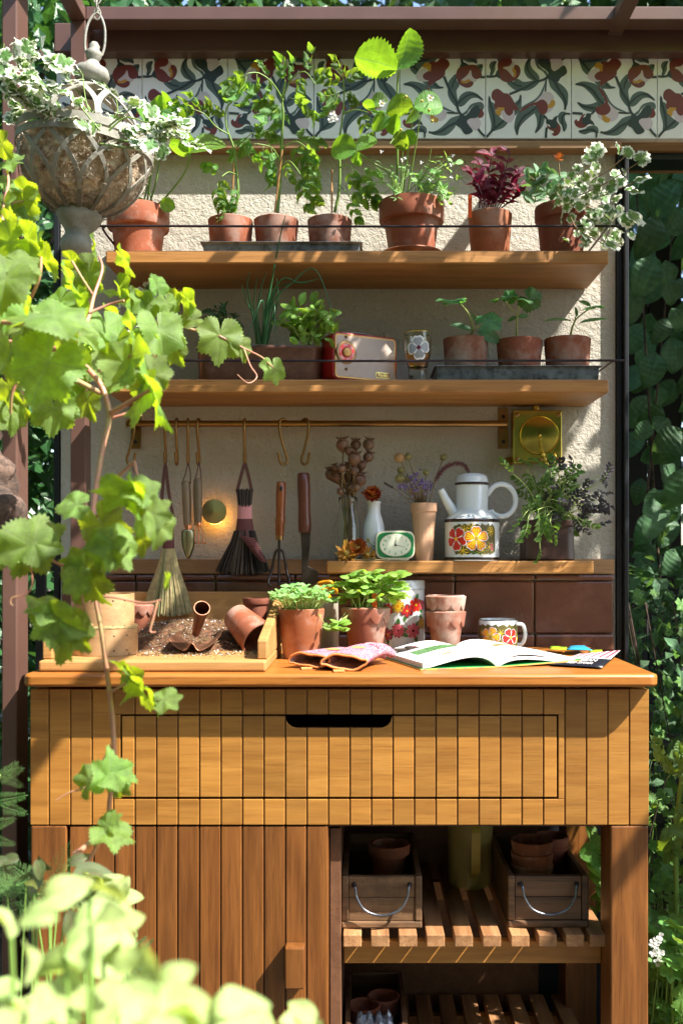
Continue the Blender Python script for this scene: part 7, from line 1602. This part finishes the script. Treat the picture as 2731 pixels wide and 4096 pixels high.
canes = [([(-60, 760, 1.4), (0, 780, 1.35), (90, 800, 1.3), (160, 805, 1.27), (200, 845, 1.26), (235, 890, 1.25), (251, 955, 1.24), (238, 1020, 1.22), (224, 1100, 1.19), (212, 1190, 1.16), (209, 1270, 1.15), (214, 1340, 1.15), (232, 1440, 1.15), (248, 1560, 1.16), (258, 1640, 1.16), (262, 1760, 1.15), (252, 1840, 1.14), (245, 1900, 1.14), (200, 1985, 1.13)], .0038, .0026),
 ([(245, 1895, 1.14), (215, 1930, 1.14), (170, 1965, 1.13)], .003, .0035), ([(160, 805, 1.27), (200, 740, 1.32), (216, 680, 1.36), (235, 620, 1.38), (228, 590, 1.39)], .0028, .0018), ([(205, 718, 1.33), (250, 700, 1.34), (285, 690, 1.33)], .002, .0016), ([(110, 832, 1.24), (160, 865, 1.25), (232, 903, 1.25)], .0034, .0034),
 ([(230, 850, 1.25), (265, 832, 1.22), (302, 818, 1.2)], .0026, .002), ([(256, 948, 1.24), (300, 922, 1.19), (347, 895, 1.16)], .0034, .0024), ([(258, 960, 1.24), (290, 950, 1.24), (308, 940, 1.25), (325, 955, 1.25)], .002, .0012), ([(215, 1190, 1.15), (250, 1170, 1.12), (300, 1150, 1.07)], .0026, .0018), ([(240, 1125, 1.19), (275, 1090, 1.18), (310, 1060, 1.17)], .0026, .0018),
 ([(310, 1062, 1.17), (318, 1100, 1.16), (335, 1125, 1.16)], .0018, .0012), ([(252, 1590, 1.16), (290, 1570, 1.15)], .0018, .0014), ([(215, 1290, 1.15), (175, 1296, 1.13), (140, 1297, 1.12), (90, 1270, 1.1)], .002, .0016), ([(216, 1370, 1.15), (260, 1372, 1.14), (330, 1385, 1.13), (370, 1378, 1.13)], .0014, .0009), ([(340, 740, 1.42), (400, 745, 1.45), (455, 760, 1.5), (505, 772, 1.5)], .002, .0016),
 ([(505, 772, 1.5), (560, 800, 1.51), (600, 820, 1.5), (628, 845, 1.49)], .0016, .0012), ([(560, 800, 1.51), (575, 840, 1.49), (590, 865, 1.48), (570, 880, 1.47), (545, 860, 1.46)], .0012, .0007), ([(166, 600, 1.39), (190, 640, 1.38), (216, 680, 1.36)], .0018, .0014), ([(0, 760, 1.35), (60, 700, 1.32), (90, 640, 1.3), (95, 590, 1.3)], .0028, .0018),
 ([(90, 800, 1.3), (60, 840, 1.28), (30, 900, 1.28), (25, 950, 1.29)], .0026, .0018), ([(362, 1380, 1.13), (352, 1420, 1.13), (345, 1450, 1.13), (358, 1452, 1.13)], .0018, .0009), ([(70, 1290, 1.1), (75, 1340, 1.1), (60, 1365, 1.1), (30, 1372, 1.1), (25, 1385, 1.1), (32, 1392, 1.1)], .001, .0006), ([(0, 740, 1.2), (80, 742, 1.16), (120, 735, 1.12)], .003, .002),
 ([(0, 470, 1.5), (30, 465, 1.5), (54, 462, 1.5)], .0018, .0014), ([(-20, 640, 1.4), (0, 560, 1.42), (10, 470, 1.45), (20, 420, 1.48), (15, 380, 1.5)], .003, .0016), ([(213, 1440, 1.13), (190, 1380, 1.12), (190, 1340, 1.12)], .0015, .001), ([(262, 1700, 1.15), (205, 1800, 1.15), (160, 1820, 1.15), (130, 1838, 1.15)], .0012, .0007)]
for c, a, b in canes: mb = MB(); stempx(mb, c, a, b, 0, 9); mb.build('cane', M['stemr'], gv, smooth=60)
mb = MB()
for i in range(90):
    p = P(212+r.gauss(0, 9), 795+r.gauss(0, 9), 1.34+r.gauss(0, .006)); mb.ell(p, .0014, .0014, .0016, 6, 4)
mb.build('flower_cluster', M['lime'], gv, kind='stuff', smooth=60)
mb = MB(); q = spl([(-1.05, 1.75, 0), (-.95, 1.70, .5), (-.80, 1.66, .95), (*P(-70, 1215, 1.65),), (*P(-30, 1150, 1.63),), (*P(-60, 1020, 1.6),), (*P(-90, 900, 1.55),)], 12); n = len(q); N = 22; vs = []
for i in range(n):
    c = Vector(q[i]); 
    for k in range(N): a = 2*pi*k/N; rr = .036*(1+.5*mathutils.noise.noise(Vector((cos(a)*2, sin(a)*2, c.z*22)))+.35*mathutils.noise.noise(Vector((cos(a)*6, sin(a)*6, c.z*60)))); vs.append(c+Vector((cos(a)*rr*1.2, sin(a)*rr, .008*sin(a*3))))
mb.add(vs, [(i*N+k, i*N+(k+1) % N, (i+1)*N+(k+1) % N, (i+1)*N+k) for i in range(n-1) for k in range(N)]); mb.tube(spl([P(-45, 1130, 1.63), P(0, 1165, 1.58), P(22, 1190, 1.55)], 6), [.034, .028, .024, .026, .03, .032, .03, .026, .03, .034, .031, .026, .012], 14); mb.build('trunk', M['bark'], gv, smooth=50)
# ================================================================== FOREGROUND PLANTS
def fshrub(label, pts, Y0, Y1, n, s0, s1, lk, seed, faces='ppyg', gz=0.0, cat='plant', name='shrub', smat='stem'):
    r = random.Random(seed); x = sum(p[0] for p in pts)/len(pts); t = thing(name, label, cat, (XX(x, (Y0+Y1)/2), (Y0+Y1)/2, gz)); mb = MB()
    for i in range(n):
        px, py, rx, ry = r.choice(pts); px += r.gauss(0, rx*.5); py += r.gauss(0, ry*.5); Y = r.uniform(Y0, Y1); f = r.choice(faces); d = Vector((r.uniform(-1, 1), r.uniform(-.8, .4), r.uniform(-.5, .6)))
        nr = Vector(NRM[f])+Vector((r.uniform(-.3, .3), r.uniform(-.3, .3), r.uniform(-.1, .4))); p = P(px, py, Y); L3(t, lk, p, d, nr, r.uniform(s0, s1)*K(Y))
        if i % 3 == 0: b = Vector((XX(x, Y)+r.uniform(-.06, .06), Y+r.uniform(-.03, .03), gz)); mb.tube(spl([b, b.lerp(p, .6)+Vector((0, 0, .05)), p], 4), [.0022, .0012], 5)
    mb.build('stem', M[smat], t, kind='stuff', smooth=60); return t
fshrub('out of focus pale green shrub in the bottom left corner, nearest the viewer', [(60, 2170, 90, 90), (180, 2170, 90, 90), (300, 2230, 90, 80), (120, 2290, 120, 50), (350, 2335, 80, 30), (40, 2330, 70, 30), (480, 2345, 30, 20)], .42, .66, 58, 80, 150, 'light', 51, 'pppyg')
fshrub('blurred single leaves of a low shrub along the bottom edge under the door', [(585, 2345, 22, 10), (715, 2350, 30, 12), (455, 2335, 25, 14)], .62, .70, 11, 55, 80, 'light', 52, 'ppy')
t = fshrub('light green pointed leaves of a young bush in front of the cabinet door', [(230, 2050, 12, 16)], 1.0, 1.05, 1, 60, 70, 'light', 53, 'p')
for q in ((262, 2070, 1.02, 60, 62, 'p'), (262, 2072, 1.0, 190, 75, 'p'), (265, 2075, .99, -35, 85, 'y'), (260, 2078, 1.0, -100, 60, 'p'), (268, 2068, 1.03, 10, 60, 'p'), (240, 2040, 1.05, 130, 60, 'y')): L(t, 'light', *q, jit=.12)
t = fshrub('trailing plant with purple tinged oval leaves at the left edge below the vine', [(100, 2010, 60, 30), (200, 2060, 40, 40)], 1.05, 1.2, 12, 40, 60, 'potato', 54, 'pgc')
for q in ((45, 1975, 1.1, 180, 55, 'p'), (82, 1975, 1.1, -70, 52, 'p'), (160, 1985, 1.1, 30, 45, 'g'), (165, 2010, 1.05, 15, 98, 'u'), (205, 2070, 1.05, 20, 60, 'p'), (20, 1985, 1.1, 160, 45, 'p'), (160, 2090, 1.0, -80, 80, 'p')): L(t, 'potato', *q, jit=.12)
t = fshrub('feathery dill fronds at the left edge beside the bench leg', [(100, 2040, 60, 30)], 1.15, 1.3, 26, 80, 120, 'dill', 55, 'pc', name='dill')
for q in ((0, 1790, 1.3, 25, 60, 'c'), (-10, 1800, 1.3, 45, 70, 'c'), (0, 1850, 1.3, -20, 66, 'c'), (-10, 1840, 1.3, 10, 75, 'c'), (-20, 1900, 1.3, 20, 60, 'c'), (-15, 1930, 1.3, -10, 52, 'c'), (0, 1780, 1.3, -30, 60, 'c'), (180, 2060, 1.2, 40, 90, 'c'), (120, 2050, 1.2, 60, 90, 'c'), (60, 2080, 1.2, 80, 90, 'c'), (130, 2080, 1.2, 20, 100, 'c'), (20, 2060, 1.2, 100, 90, 'c')): L(t, 'dill', *q, jit=.15)
mb = MB(); mb.tube([P(-60, 2100, 1.32), P(-30, 1900, 1.32), P(0, 1780, 1.3)], [.003, .0015], 6); mb.build('stem', M['stemp'], t, smooth=60)
cv = thing('chives', 'blue green chive blades curving in front of the door', 'plant', (XX(290, 1.2), 1.2, 0))
for c in ([(255, 2330), (270, 2200), (275, 2150), (262, 2060)], [(290, 2320), (295, 2250), (290, 2200), (316, 2140)], [(310, 2310), (325, 2240), (332, 2190)], [(262, 2300), (290, 2240), (320, 2195), (352, 2158)], [(310, 2220), (350, 2245), (400, 2255), (445, 2240)], [(270, 2280), (300, 2190), (335, 2152)], [(300, 2340), (300, 2290), (290, 2240), (296, 2180)], [(260, 2340), (250, 2260), (262, 2180)]):
    Y = 1.2+R.uniform(-.04, .04); mb = MB(); b = P(*c[0], Y); mb.tube([(b.x, b.y, 0), (b.x, b.y, b.z*.6), b], .0022, 6); stempx(mb, [(x, y, Y) for x, y in c], .0024, .0008, n=7); mb.build('chive_blade', LM['chive'], cv, smooth=60)
t = fshrub('small round leaved thyme sprigs beside the chives', [(275, 2190, 14, 30), (300, 2280, 14, 40), (285, 2230, 10, 20)], 1.18, 1.28, 60, 10, 16, 'sprout', 56, 'pc', name='thyme')
r = random.Random(45)
for i in range(20):
    px = r.uniform(0, 230); py = r.uniform(560, 930); f = r.choice('ypygp')
    L(gv, 'vine', px, py, r.uniform(1.36, 1.5), r.uniform(-140, -20), r.uniform(44, 66), f, .3)
for px, py, s, a, f in ((430, 690, 40, -60, 'y'), (445, 735, 36, 200, 'g'), (330, 690, 44, -80, 'p'), (400, 800, 46, -70, 'g'), (360, 660, 34, 100, 'p'), (275, 660, 44, -70, 'y'), (315, 800, 60, -60, 'g'), (260, 860, 60, -100, 'y')): L(gv, 'vine', px, py, 1.42, a, s, f, .2)
